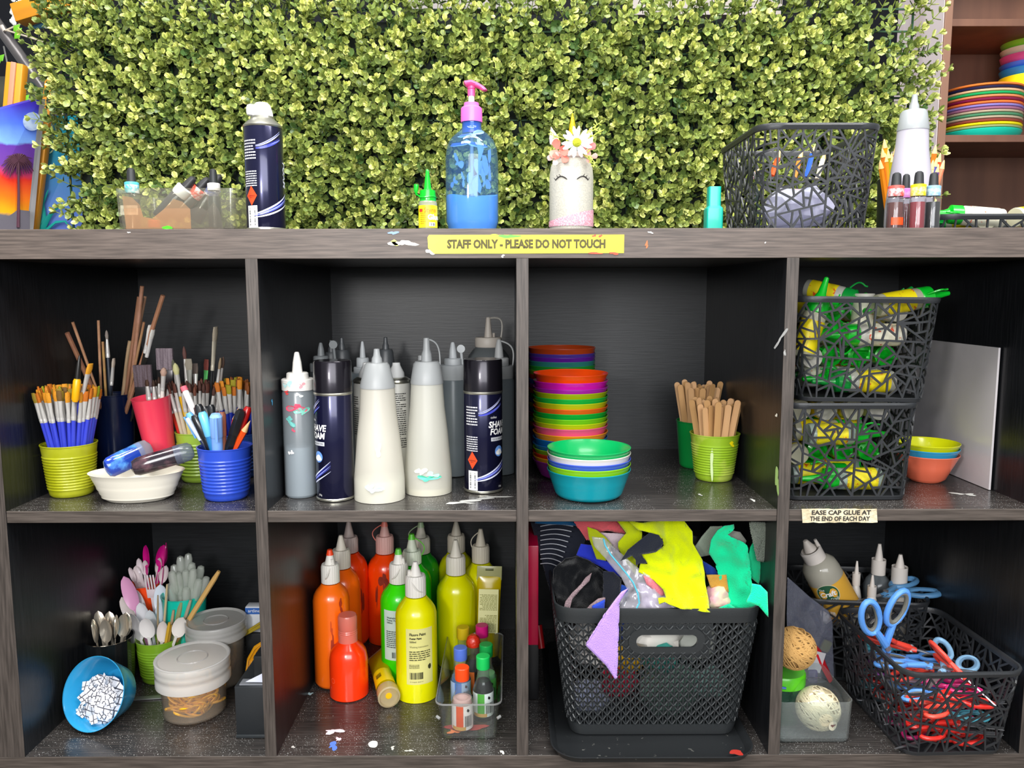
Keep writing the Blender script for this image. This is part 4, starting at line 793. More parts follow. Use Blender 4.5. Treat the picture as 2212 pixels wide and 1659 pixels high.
def food_bottle(label, px, pycap, y, capc, liq, lvl, labc, z=.0062, r=.0155, Hc=.072, r_=0, crump=False):
    p = P(px, pycap, y); t = T('flavour_bottle', label, 'bottle', (p.x, y, z), rz=r_); Hc = p.z-z; b = Hc-.017
    part('glass', lathe([(0, 0), (r*.93, 0), (r, .002), (r, b*.50), (r*.93, b*.60), (r*.62, b*.76), (r*.58, b*.82), (r*.58, b)], 36), clear('f0f6f4', .04, .06, 'ffffff'), t)
    part('contents', lathe([(0, .001), (r*.9, .002), (r*.93, .003)]+([(r*.93, lvl*b)] if lvl < .5 else [(r*.93, .5*b), (r*.86, .6*b), (r*.6, max(lvl, .6)*b)])+[(0, max(lvl*b, .004))], 36), liq, t)
    cm = mat(capc, .4); n = 40
    part('cap', lathe([(0, b-.002), (r*.66, b-.002), (r*.68, b), (r*.68, Hc-.001), (r*.62, Hc), (0, Hc)], 36) if not crump else lathe([(0, b-.002), (r*.7, b), (r*.75, b+.006), (r*.6, b+.014), (r*.3, b+.018), (0, b+.018)], 36), cm if not crump else mat(capc, .25, coat=.5, bump=(220, 1.0)), t)
    if labc:
        art('label', sheet(2*r*2.2, b*.48, 24), r, 0, b*.28, mat(labc[0], .5), t, .0003); art('label_stripe', sheet(.011, b*.48), r, -.2, b*.28, mat(labc[1], .5), t, .0005)
        art('barcode', barcode(.012, b*.22, 16, int(px)), r, .65, b*.22, BLK, t, .0008); art('recycle_mark', blob(.004, .005, 9, rough=.2), r, .6, b*.43, BLK, t, .0008)
        art('gold_band', sheet(.022, b*.07), r, -.3, b*.08, mat('d8a860', .4), t, .0007)
    return t
food_bottle('small bottle with orange-red cap and pink-stained glass, front of the tray', 998, 1440, .062, 'f84a14', mat('d8aca8', .3), .5, ('f4ecec', 'f05a28'))
food_bottle('small bottle of dark liquid with green cap and green label, front right of tray', 1043.5, 1416, .098, '18c85c', mat('0c1412', .1), .72, ('e4f0ec', '58b048'))
food_bottle('small bottle with taller green cap at the right behind another green one', 1050, 1391, .142, '14a84c', mat('70b878', .3), .6, ('58b850', '3a9838'))
food_bottle('small bottle with periwinkle blue cap at the left of the tray', 994.5, 1398, .135, '5878d8', mat('3c68a8', .2), .5, ('a8c0e4', '4878c8'))
food_bottle('small dark bottle with crumpled red wrapping over its cap', 1022, 1372, .165, 'd83018', mat('141210', .1), .75, ('2c1c18', 'e07030'), crump=True)
food_bottle('small bottle with mustard yellow cap, back left of the tray', 1000, 1354, .215, 'd8b818', mat('a8a028', .3), .4, ('c8c890', 'd0c030'))
food_bottle('small bottle with magenta cap, back right of the tray', 1041, 1350, .215, 'd8187c', mat('8c5030', .2), .5, ('c0a070', 'c05820'))
# ================================================================ perforated baskets
def rr_seg(w, d, r):
    L = [(w-2*r), PI*r/2, (d-2*r), PI*r/2]*2; return L
def rr_point(u, w, d, r, fr):           # u in 0..1 measured on reference fractions fr; starts at the front left corner, runs along the front
    u = u % 1.0; acc = 0
    for i, f in enumerate(fr):
        if u <= acc+f+1e-12: k = (u-acc)/f; break
        acc += f
    else: i, k = 7, 1
    side = i//2; hx, hy = w/2, d/2
    c = [(hx-r, -hy+r), (hx-r, hy-r), (-hx+r, hy-r), (-hx+r, -hy+r)]
    if i % 2 == 0:
        if side == 0: return (-hx+r+(w-2*r)*k, -hy, 0, -1)
        if side == 1: return (hx, -hy+r+(d-2*r)*k, 1, 0)
        if side == 2: return (hx-r-(w-2*r)*k, hy, 0, 1)
        return (-hx, hy-r-(d-2*r)*k, -1, 0)
    a = -PI/2+side*PI/2+PI/2*k; cx_, cy_ = c[side]; return (cx_+r*math.cos(a), cy_+r*math.sin(a), math.cos(a), math.sin(a))
def basket_map(wb, db, wt, dt, rc, h, dip=None):
    L = rr_seg(wt, dt, rc); S = sum(L); fr = [l/S for l in L]
    def f(s, z, d=0.0):                 # s metres round the rim, z height, d outward
        k = z/h; r = rc*(.75+.25*k); x, y, nx, ny = rr_point(s/S, wb+(wt-wb)*k, db+(dt-db)*k, r, fr); zz = z*(dip(s/S) if dip else 1)
        return (x+nx*d, y+ny*d, zz)
    return f, S
def split(poly, amin, r, out, wide=1.0, depth=0):
    A = abs(sum(poly[i-1][0]*poly[i][1]-poly[i][0]*poly[i-1][1] for i in range(len(poly))))/2
    if A < amin*r.uniform(.6, 1.7) or depth > 14: out.append(poly); return
    if r.random() < .0: return
    cx_ = sum(p[0] for p in poly)/len(poly); cy_ = sum(p[1] for p in poly)/len(poly)
    xs = [p[0] for p in poly]; ys = [p[1] for p in poly]; el = (max(xs)-min(xs))/(max(ys)-min(ys)+1e-9)
    # cut across the longest direction, loosely
    bl = max(((poly[i][0]-poly[j][0], poly[i][1]-poly[j][1]) for i in range(len(poly)) for j in range(i)), key=lambda v: math.hypot(*v))
    a = math.atan2(bl[1], bl[0])+PI/2+r.gauss(0, .42)
    ox, oy = cx_+r.uniform(-.15, .15)*(max(xs)-min(xs)), cy_+r.uniform(-.15, .15)*(max(ys)-min(ys)); nx, ny = -math.sin(a), math.cos(a)
    A_, B_ = [], []
    for i in range(len(poly)):
        p, q = poly[i-1], poly[i]; dp = (p[0]-ox)*nx+(p[1]-oy)*ny; dq = (q[0]-ox)*nx+(q[1]-oy)*ny
        if dp*dq < 0: k = dp/(dp-dq); m_ = (p[0]+(q[0]-p[0])*k, p[1]+(q[1]-p[1])*k); A_.append(m_); B_.append(m_)
        (A_ if dq >= 0 else B_).append(q)
    if len(A_) < 3 or len(B_) < 3: out.append(poly); return
    split(A_, amin, r, out, wide, depth+1); split(B_, amin, r, out, wide, depth+1)
def inset(P_, hw):
    n = len(P_); E_ = []
    for i in range(n):
        p, q = P_[i], P_[(i+1) % n]; dx, dy = q[0]-p[0], q[1]-p[1]; l = math.hypot(dx, dy); nx, ny = -dy/l, dx/l; E_.append((p[0]+nx*hw, p[1]+ny*hw, dx/l, dy/l))
    I = []
    for i in range(n):
        a, b = E_[i-1], E_[i]; den = a[2]*b[3]-a[3]*b[2]
        if abs(den) < .05: I.append((b[0], b[1])); continue
        t = ((b[0]-a[0])*b[3]-(b[1]-a[1])*b[2])/den; I.append((a[0]+a[2]*t, a[1]+a[3]*t))
    return all((I[(i+1) % n][0]-I[i][0])*E_[i][2]+(I[(i+1) % n][1]-I[i][1])*E_[i][3] > .0003 for i in range(n)), I
def lattice(cells, fmap, hw, th, step=.006):
    mb = MB()
    for P_ in cells:
        n = len(P_); area_ = sum(P_[i-1][0]*P_[i][1]-P_[i][0]*P_[i-1][1] for i in range(n))/2
        if area_ < 0: P_ = P_[::-1]
        # a corner whose edge is too short to survive the inset is left out of the hole
        Q = P_; keep = list(range(n)); ok = False
        for w_ in (hw, hw*.7, hw*.45):
            keep = list(range(n))
            while len(keep) >= 3:
                C_ = [P_[k] for k in keep]
                if all(math.dist(C_[i], C_[i-1]) > 1e-5 for i in range(len(C_))):
                    ok, I_ = inset(C_, w_)
                    if ok: break
                m_ = len(keep); d_ = [math.dist(C_[i], C_[i-1]) for i in range(m_)]; k = min(range(m_), key=lambda i: d_[i]); keep.pop(k)
            if ok: break
        k0 = len(mb.v); V = P_
        if not ok:
            O = []
            for i in range(n):
                p, q = V[i], V[(i+1) % n]; m_ = max(1, int(math.dist(p, q)/step+.5)); O += [(p[0]+(q[0]-p[0])*k/m_, p[1]+(q[1]-p[1])*k/m_) for k in range(m_)]
            m_ = len(O); mb.v += [fmap(x, z, 0) for x, z in O]+[fmap(x, z, -th) for x, z in O]; mb.f.append(tuple(k0+i for i in range(m_))); mb.f.append(tuple(k0+m_+i for i in range(m_-1, -1, -1))); continue
        # dropped corners share the hole corner of the nearest kept one before them
        H_ = {}; last = I_[-1]
        for i in range(n):
            if i in keep: last = I_[keep.index(i)]
            H_[i] = last
        O, N_ = [], []
        for i in range(n):
            p, q = V[i], V[(i+1) % n]; m_ = max(1, int(math.dist(p, q)/step+.5)); a, b = H_[i], H_[(i+1) % n]
            for k in range(m_): u = k/m_; O.append((p[0]+(q[0]-p[0])*u, p[1]+(q[1]-p[1])*u)); N_.append((a[0]+(b[0]-a[0])*u, a[1]+(b[1]-a[1])*u))
        m_ = len(O)
        mb.v += [fmap(x, z, 0) for x, z in O]+[fmap(x, z, 0) for x, z in N_]+[fmap(x, z, -th) for x, z in N_]+[fmap(x, z, -th) for x, z in O]
        for i in range(m_):
            j = (i+1) % m_
            for q in range(3): mb.f.append((k0+q*m_+i, k0+q*m_+j, k0+(q+1)*m_+j, k0+(q+1)*m_+i))
    return mb
BASK = mat('2b2d30', .42, bump=(400, .1)); BASKD = mat('26282b', .4)
def twig_basket(label, x, y, z, wt, dt, wb, db, h, rz=0, rot=None, seed=1, amin=.00028, m=None):
    t = T('lattice_basket', label, 'basket', (x, y, z), rz=rz, rot=rot); r = random.Random(seed); rc = .026
    f, S = basket_map(wb, db, wt, dt, rc, h); out = []; z0, z1 = .005, h-.007
    n = 10
    for i in range(n): split([(S*i/n, z0), (S*(i+1)/n, z0), (S*(i+1)/n, z1), (S*i/n, z1)], amin, r, out)
    m = m or BASK
    part('lattice_wall', lattice(out, f, .00135, .0022), m, t, smooth=30)
    N_ = 72; ring = lambda zz, d: [f(S*i/N_, zz, d) for i in range(N_)]
    part('rim', loft([ring(h-.008, -.0022), ring(h-.008, .001), ring(h-.003, .0022), ring(h, .001), ring(h, -.002), ring(h-.003, -.003)], loop=True), m, t)
    part('base', loft([ring(0, -.004), ring(.0005, -.001), ring(.006, 0), ring(.006, -.0024), ring(.003, -.0024)], cap0=True, cap1=True), m, t); return t
# ---- small glue bottles
GREEN = mat('08b828', .3, coat=.3); GREEN2 = mat('0a8c34', .3, coat=.3)
GB = {}
def glue_kit(body='e8e4c8', lab='f0dc10', capm=GREEN):
    R_ = .0155
    return [('body', mesh(lathe([(0, 0), (R_*.93, 0), (R_, .002), (R_, .060), (R_*.85, .066), (0, .066)], 24), clear('f0f0e8', .25, .8, body)), None),
        ('label', mesh(lathe([(R_+.0003, .008), (R_+.0003, .052)], 24), mat(lab, .45, var=('d8481c', 130, .60, .66))), None),
        ('cap', mesh(lathe([(R_*.9, .062), (R_*1.0, .064), (R_*.97, .080), (R_*.6, .083), (R_*.38, .09), (R_*.2, .112), (0, .114)], 24), capm), None),
        ('tether', mesh(tube(arc3((0, R_, .068), (0, R_*1.5, .09), (0, .007, 0), 8)+[Vector((0, R_*1.5, .094))], .0014, 6), capm), None)]
def glue(label, M4, kit=0, group=None, scale=1):
    if kit not in GB: GB[kit] = [glue_kit(), glue_kit('dcdcd0', 'e8d414', GREEN2), glue_kit('f0ece0', 'e4e0c8', GREEN), glue_kit('c8dcd0', 'f0e020', GREEN)][kit]
    t = T('glue_bottle', label, 'glue bottle', group=group)
    for nm, me, _ in GB[kit]: part(nm, me, None, t)
    t.matrix_world = M4 @ Matrix.Scale(scale, 4); return t
def lay(x, y, z, yaw, pitch=0, roll=0):
    return Matrix.Translation((x, y, z)) @ rotm('Z', yaw) @ rotm('Y', PI/2-pitch) @ rotm('Z', roll)
def fill_glue(cx_, cy_, z0, w, d, layers, seed, label, group):
    r = random.Random(seed)
    for k in range(layers):
        z = z0+.0175+k*.0325
        if k % 2 == 0:
            n = int(d/.033)
            for i in range(n):
                yy = cy_-d/2+(i+.5)*d/n; fl = r.random() < .5; xx = cx_+(-.055 if not fl else .055)+r.uniform(-.006, .006)
                glue(label, lay(xx, yy, z, 0 if not fl else PI, 0, r.uniform(0, 6)), r.randrange(4), group)
        else:
            n = int(w/.034)
            for i in range(n):
                xx = cx_-w/2+(i+.5)*w/n; fl = r.random() < .6
                glue(label, lay(xx, cy_+(.055 if fl else -.055), z, -PI/2 if fl else PI/2, 0, r.uniform(0, 6)), r.randrange(4), group)
# lower and upper baskets in the right cell
twig_basket('black lattice basket of glue bottles, standing on the shelf under the other one', .4565, .137, ZM+.0008, .188, .205, .172, .185, .139, seed=3)
fill_glue(.4565, .137, ZM+.008, .152, .165, 4, 3, 'small glue bottle with green cap inside the lower black lattice basket', 'glue bottles in the lower basket')
twig_basket('black lattice basket of glue bottles stacked on top of the lower one', .470, .130, ZM+.1405, .196, .205, .172, .185, .144, rot=(0, .012, 0), seed=8)
fill_glue(.468, .128, ZM+.149, .156, .165, 4, 4, 'small glue bottle with green cap inside the upper black lattice basket', 'glue bottles in the upper basket')
a = P(1925, 655, .07); b = P(2052, 633, .085); d = b-a; a = b-d.normalized()*.114; glue('glue bottle lying on the upper basket, green spout pointing right', Matrix.Translation(a) @ (Vector(d).to_track_quat('Z', 'Y').to_matrix().to_4x4()) @ rotm('Z', 1.2), 0, scale=1.0)
a = P(1754, 700, .07); b = P(1787, 597, .07); a = b-(b-a).normalized()*.1163; glue('glue bottle standing at the left with green spout pointing up right', Matrix.Translation(a) @ ((b-a).to_track_quat('Z', 'Y').to_matrix().to_4x4()) @ rotm('Z', 2.5), 0, scale=1.02)
a = P(1880, 690, .13); b = P(1973, 620, .13); a = b-(b-a).normalized()*.114; glue('glue bottle behind the right one with only its green tip showing', Matrix.Translation(a) @ ((b-a).to_track_quat('Z', 'Y').to_matrix().to_4x4()) @ rotm('Z', 1), 1)
a = P(1760, 626, .10); b = P(1850, 650, .09); glue('glue bottle lying with green spout pointing down right, mid-left', Matrix.Translation(P(1742, 622, .15)) @ ((P(1856, 648, .10)-P(1742, 622, .15)).to_track_quat('Z', 'Y').to_matrix().to_4x4()), 1, scale=.9)
a = P(1867, 660, .10); glue('upturned clear glue bottle base between the green spouts', Matrix.Translation(P(1866, 634, .10)) @ rotm('X', PI), 2, scale=1)
# bowls and panel in the same cell
for i, (rp, c, lb) in enumerate(((955, 'd8dc10', 'yellow-green bowl nested on top, beside the lattice baskets'), (966, '30a0d0', 'sky-blue bowl nested between yellow and coral ones'), (979, 'f87858', 'coral bowl at the bottom of the three beside the baskets'))):
    cx = Ctx(1998, 1047, 36, ZM); rb = cx.r(36, 1047); h0 = cx.z(979)
    zt = cx.z(rp); bowl_shell(lb, cx.loc[0], cx.loc[1], ZM+.0006+zt-h0, cx.r(72, 979), h0, rb, c, rings_=False)
pn = T('white_board', 'plain white board standing against the side wall of the right cell', 'board')
part('sheet', box(.6885, .6915, .100, .400, ZM+.0006, .5615, .0004, 1), mat('dcd6d8', .3, coat=.3, var=('c8c4c8', 8, .4, .7)), pn, smooth=0)

# ================================================================ things on the shelf top
twig_basket('large black lattice basket on the shelf top at the right', .412, .185, ZT+.0006, .172, .215, .150, .190, .147, seed=21)
bagm = clear('f4f4fc', .15, .8, 'e4e4fa'); 
def crumple(name, label, cat, c, rx, ry, rz_, m, seed, amp=.25, group=None, sub=3):
    bm = bmesh.new(); bmesh.ops.create_icosphere(bm, subdivisions=sub, radius=1); from mathutils import noise
    for v in bm.verts:
        k = 1+amp*noise.noise(v.co*1.7+Vector((seed*3.1, 0, 0)))*2+amp*.5*noise.noise(v.co*5+Vector((seed, 0, 0))); v.co = Vector((v.co.x*rx*k, v.co.y*ry*k, v.co.z*rz_*k))
    mb = MB(); mb.v = [tuple(v.co) for v in bm.verts]; mb.f = [tuple(v.index for v in f.verts) for f in bm.faces]; bm.free(); mb.mv(*c)
    return tag(part(name, mb, m, smooth=28), label, cat, group)
crumple('plastic_bag', 'crumpled pale lilac plastic bag seen through the big lattice basket', 'bag', (.412, .165, ZT+.042), .050, .066, .031, bagm, 3, .14)
pen_ = lambda: None
def simple_stick(name, label, a, b, r, c, tipc=None, group=None, n=6, tl=.014, cat='pencil'):
    a, b = Vector(a), Vector(b); L = (b-a).length; t = T(name, label, cat, group=group)
    part('barrel', lathe([(0, 0), (r, 0), (r, L-tl)], n), mat(c, .35, coat=.2), t, smooth=20); part('sharpened_tip', lathe([(r, L-tl), (r*.35, L-.003), (0, L)], 12), mat(tipc or 'e8c080', .6), t); aim(t, a, b); return t
for i, (x, y, z, c, nm) in enumerate(((.385, .20, .115, 'f05018', 'red-orange'), (.43, .23, .12, 'f08030', 'orange'), (.445, .22, .125, '2858c0', 'blue'), (.47, .24, .12, 'e8d8c0', 'cream'), (.40, .25, .11, '242424', 'black'), (.36, .22, .09, 'f4c0c8', 'pink'))):
    simple_stick('crayon_pencil', '%s pencil glimpsed inside the big lattice basket' % nm, (x+.0, y, ZT+.095), (x+.015, y+.01, ZT+z+.02), .004, c)
o = part('cutting_clip', rloft([(.020, .02, .003, 0), (.024, .024, .003, .012), (.024, .024, .003, .040), (.018, .018, .003, .044), (.018, .018, .003, .072)], 4), mat('12b09c', .35, coat=.3)); tag(o, 'small teal plastic sharpener tub left of the big lattice basket', 'tub')
q = P(1540, 497, .16); o.location = (q.x, .16, ZT+.0006); 
q = P(1537, 427, .16)
# soap dispenser
cx = Ctx(1020.5, 497, 55, ZT, .085); t = T('pump_bottle', 'blue translucent pump bottle with pink pump, partly full of blue paint', 'bottle', cx.loc)
BODY = [(50, None), (54, 490), (57, 480), (57, 345), (55, 325), (48, 305), (36, 292), (24, 283), (21, 276), (21, 266)]
LP(cx, 'body', BODY, clear('d0e4f6', .06, .14, '6ea8e0'), t, n=56, open_=True); part('bottom', lathe([(0, .0005), (cx.r(50, 490), .0005)], 40), clear('d0e4f6', .06, .3, '6ea8e0'), t)
pr = cx.c([(49, None), (52.5, 490), (55, 480), (55.5, 430)]); mb = lathe([(0, .001)]+pr+[(0, pr[-1][1]-.002)], 56)
r2 = random.Random(4); ph = [r2.uniform(0, 6) for _ in range(6)]; top_ = pr[-1][1]
mb.map(lambda x, y, z: (x, y, z+(0 if z < top_-.004 else .003*sum(math.sin((k+1)*math.atan2(y, x)+ph[k])/(k+1) for k in range(5))+.004*max(0, -x/.03))))
part('paint', mb, mat('78b4f8', .5, bump=(60, .3)), t)
rr = cx.r(56, 400)
for i, (a_, py, w, h) in enumerate(((-.1, 320, .030, .010), (.45, 345, .012, .03), (.3, 385, .022, .035), (-.5, 360, .010, .014), (.05, 400, .008, .030), (.6, 400, .010, .02), (-.75, 400, .008, .012), (.1, 300, .02, .008), (.8, 360, .006, .030), (-.3, 395, .006, .010))):
    art('paint_smear', blob(w, h, 60+i, rough=.9), rr-.0012 if py > 330 else cx.r(50, 320)-.001, a_, cx.z(py), mat('86aef0', .5), t, 0)
PK = mat('f06cc8', .35, coat=.2); PK2 = mat('e85898', .35, coat=.2)
LP(cx, 'dip_tube', [(4, 488), (4, 300), (4, 262)], clear('ffffff', .2, .6, 'cfe4f8'), t, n=12)
LP(cx, 'neck_band', [(20.5, 290), (20.5, 266)], mat('2a58b4', .2, coat=.5), t)
part('collar', (lambda pr: lathe(cap_prof(pr), 40))(cx.c([(23, 266), (23.5, 262), (23, 236), (20, 233), (16.5, 231), (16, 224)])), PK, t)
LP(cx, 'pump_stem', [(6.5, 226), (6.5, 208)], mat('f4ece8', .4), t, n=20)
hd = T('x', 'x', 'x'); bpy.data.objects.remove(hd)
zz = cx.z(207); zt = cx.z(186); kx = cx.r(1, 190)/math.cos(0)
o = part('pump_head', lathe(cap_prof(cx.c([(8, 209), (8.5, 195), (7.5, 194), (9, 193), (9.5, 184)])), 24), PK2, t)
zt = cx.z(183)
pts = [(-13*kx, 0, zt+.000), (0, 0, zt+.0015), (12*kx, 0, zt-.0005), (22*kx, -.004, zt-.006), (30*kx, -.006, zt-.013)]
mb = tube([(-16*kx, 0, zt-.0005)]+pts, [.003, .0085, .0095, .0075, .0055, .0040], 14, flat=1.0); cz_ = zt
mb.map(lambda x, y, z: (x, y, (z-(cz_-max(0, x)*.35))*.5+(cz_-max(0, x)*.35)))
part('pump_lever', mb, PK2, o)
# glitter jar
cx = Ctx(1233.5, 497, 46, ZT, .07); t = T('decorated_jar', 'glass jar of pale glitter with sleeping eyelashes, gold horn and white daisy', 'jar', cx.loc)
LP(cx, 'glass', [(44, None), (47, 490), (47.5, 385), (45, 362), (38, 348), (37, 338)], mat('b2afa4', .4, coat=.15, var=('c2beb0', 500, .42, .58), bump=(700, .2)), t, n=56)
mb = lathe(cx.c([(47.7, 492), (48.2, 489), (48.2, 468)]), 56); z_h = cx.z(468)
mb.map(lambda x, y, z: (x, y, z+(0 if z < z_h-.001 else (x*.25)+.0)))
part('pink_glitter', mb, mat('d896a4', .5, var=('f0c0cc', 500, .45, .6), bump=(900, .6)), t)
LP(cx, 'neck_ring', [(38, 347), (39.5, 344), (39, 341), (39.5, 338), (38, 334)], mat('dccfc8', .3), t)
rr = cx.r(47.5, 400)
for s in (-1, 1):
    mb = MB(); a_ = [(s*(.0055+i*.0022), .0050*math.sin(i/8*PI*.9+.15)) for i in range(9)]
    mb = tube([(x, -.0002, z) for x, z in a_], [.0005]+[.0009]*7+[.0006], 5)
    for i in (4, 6, 8): mb.join(tube([(a_[i][0], -.0002, a_[i][1]), (a_[i][0]+s*.0028, -.0002, a_[i][1]+.0034)], [.0006, .0003], 5))
    part('eyelashes', bend(mb.mv(s*.001, 0, 0), rr, -.05).mv(0, 0, cx.z(396)), mat('2c2828', .6), t)
LP(cx, 'horn', [(9, 296), (7, 280), (4, 262), (.6, 250)], mat('e8c414', .25, metal=.5, bump=(400, .8)), t, dy=-.012, n=16, label='gold glitter horn')
for s in (-1, 1): part('ear', lathe([(.0001, 0), (.007, .004), (.006, .012), (.0001, .026)], 12, sy=.25).xf(rotm('Y', s*.25)).mv(s*.021-.001, -.006, cx.z(318)), mat('f0dcd8', .4, bump=(400, .5)), t)
def petals(n, r0, r1, w, z, cup=.2):
    mb = MB()
    for i in range(n):
        a_ = 2*PI*i/n+.1*(i % 2); k = len(mb.v)
        for u, ww in ((0, .3), (.35, .85), (.75, 1), (1, .35)):
            rr_ = r0+(r1-r0)*u
            for s in (-1, 0, 1): mb.v.append((rr_*math.cos(a_)-s*w*ww*math.sin(a_), -cup*rr_*u-(.0008 if s == 0 else 0), rr_*math.sin(a_)+s*w*ww*math.cos(a_)))
        for j in range(3):
            for q in range(2): mb.f.append((k+j*3+q, k+j*3+q+1, k+j*3+q+4, k+j*3+q+3))
    return mb
dz = P(1246, 309, cx.y-.035); o = part('daisy_petals', petals(14, .003, .0205, .0026, 0).mv(dz.x-cx.x, -.035, dz.z-ZT), mat('f2f2fa', .5), t, label='white daisy')
part('daisy_centre', lathe([(0, 0), (.006, 0), (.0052, .0022), (.003, .0035), (0, .004)], 20).xf(rotm('X', PI/2)).mv(dz.x-cx.x, -.0362, dz.z-ZT), mat('bcc21c', .7, bump=(900, 1)), o)
for i, (px_, py_, s, c, rt) in enumerate(((1206, 325, .014, 'f08878', .3), (1268, 322, .012, 'e89090', -.4), (1213, 336, .012, 'e87868', .9), (1196, 344, .009, 'f0c8c0', 1.2), (1276, 340, .009, 'e8a8a0', 2))):
    p_ = P(px_, py_, cx.y-.026); part('felt_petal', petals(3, .001, s, s*.42, 0, .35).xf(rotm('Y', rt)).mv(p_.x-cx.x, -.026, p_.z-ZT), mat(c, .6), t)
fe = MB()
for j, (x0_, z0_, x1_, z1_) in enumerate(((1262, 290, 1302, 262), (1258, 296, 1295, 275), (1258, 332, 1290, 362), (1215, 300, 1190, 292), (1270, 300, 1298, 285), (1254, 325, 1284, 350))):
    a_ = P(x0_, z0_, cx.y-.03); b_ = P(x1_, z1_, cx.y-.034); a_ = Vector((a_.x-cx.x, -.03, a_.z-ZT)); b_ = Vector((b_.x-cx.x, -.034, b_.z-ZT)); fe.join(tube([a_, b_], [.0008, .0004], 5)); r2 = random.Random(j)
    for k in range(9):
        p_ = a_.lerp(b_, .3+k*.08); fe.join(tube([p_, p_+Vector((r2.uniform(-.006, .006), r2.uniform(-.003, .003), r2.uniform(-.005, .007)))], [.0006, .0009], 4))
part('fern_sprigs', fe, mat('b8c850', .6), t)
# green-capped styro glue
cx = Ctx(925, 497, 20, ZT, .05); t = T('glue_bottle', 'small glue bottle with bright green cap and yellow label reading Styro Glue', 'glue bottle', cx.loc)
LP(cx, 'body', [(19, None), (20, 492), (20, 440), (18, 436)], clear('f0f0e8', .2, .6, 'c8ccb0'), t)
rr = cx.r(20, 460); zc = cx.z(470); part('label', lathe([(rr+.0003, cx.z(494)), (rr+.0003, cx.z(446))], 32), mat('f0e018', .4), t)
art('lettering', text('Styro', .0085, bold=.0001), rr, .35, cx.z(457), mat('c87020'), t, .0008); art('lettering', text('Glue', .0095, bold=.0004), rr, .75, cx.z(472), WHT, t, .0009)
art('small_print', lines(.011, .016, 6, 3), rr, -.35, cx.z(474), mat('a88818'), t, .0008); art('barcode_panel', sheet(.009, .005), rr, .55, cx.z(487), WHT, t, .0007); art('barcode', barcode(.008, .004, 12, 2), rr, .55, cx.z(487), BLK, t, .001); art('brand_patch', sheet(.006, .004), rr, -.7, cx.z(457), mat('d83828'), t, .0008)
LP(cx, 'cap', [(17.5, 437), (18, 434), (16.5, 413), (8, 410), (7, 400), (4, 375), (3.4, 369), (2, 367)], GREEN, t)
part('tether', tube([(-cx.r(16, 425), 0, cx.z(425)), (-cx.r(24, 418), -.003, cx.z(422)), (-cx.r(25, 410), -.003, cx.z(412)), (-cx.r(24, 405), -.003, cx.z(400))], [.0012, .0012, .003, .0032], 8), GREEN, t); strap([( cx.r(18, 430)*math.cos(q*PI/8), cx.r(18, 430)*math.sin(q*PI/8), cx.z(428)+.0008*math.sin(q)) for q in range(17)], .0011, 'ring', GREEN, t)
# dropper bottles
def dropper(label, px, y, tip, lab_t, lab_b, hw, labc, liq, band=None, rot=None, base=None, topc=None, hwb=None):
    cx = Ctx(px, 495, hw, ZT, y); t = T('dropper_bottle', label, 'bottle', cx.loc)
    LP(cx, 'glass', [(hw*.95, None), (hw, 490), (hw, lab_b+8), (hw*.8, lab_b+1)], clear('e8e8ea', .05, .05), t, n=32)
    lv = lab_b+14
    pr = cx.c([(hw*.9, None), (hw*.93, 490), (hw*.93, lv)]); part('liquid', lathe(cap_prof(pr), 28), mat(liq, .12, coat=.5), t)
    LP(cx, 'collar', [(hw*.92, lab_b+1), (hw*.95, lab_b), (hw*.95, lab_t), (hw*.8, lab_t-1)], mat(labc, .5, var=(topc or 'ffffff', 160, .4, .6)), t, n=32)
    if topc: LP(cx, 'collar_edge', [(hw*.96, lab_t+5), (hw*.97, lab_t), (hw*.8, lab_t-1.5)], mat(topc, .4), t, n=32)
    LP(cx, 'rubber_bulb', [(hw*.66, lab_t), (hw*.60, lab_t-6), (hw*.55, tip+9), (hw*.48, tip+3), (hw*.25, tip)], mat('26282a', .45), t, n=24)
    if band: art('label', sheet(cx.r(hw*1.7, 470), .010), cx.r(hw, 470), 0, cx.z(480), mat(band, .4), t, .0004)
    return t
dropper('dropper bottle with red collar and orange band near its foot', 1931, .05, 374, 404, 425, 19, 'e8dce0', '5c1c10', band='f04a18', topc='e05850')
dropper('dropper bottle with pink collar, half hidden behind the red and yellow ones', 1952, .09, 377, 410, 428, 15, 'e0b8e0', '5c0c1c', topc='d878d0')
dropper('dropper bottle of crimson liquid with yellow collar', 1979, .045, 371, 401, 424, 18.5, 'e8e0b0', '8c1428', topc='e8d818')
dropper('dropper bottle of near-black liquid with pale blue collar', 2011, .055, 374, 404, 424, 18, 'd0e4ee', '14181c', topc='8cb8d8')
cone_bottle('large translucent squeeze bottle with grey cone cap on the shelf top', 1960, 497, 53, ZT, 283, 240, 205, (35, 30, 8), y=.14, body=clear('f0f0f4', .3, .85, 'dcd8e4'), capm=mat('94989a', .35, coat=.2), strap_=False)
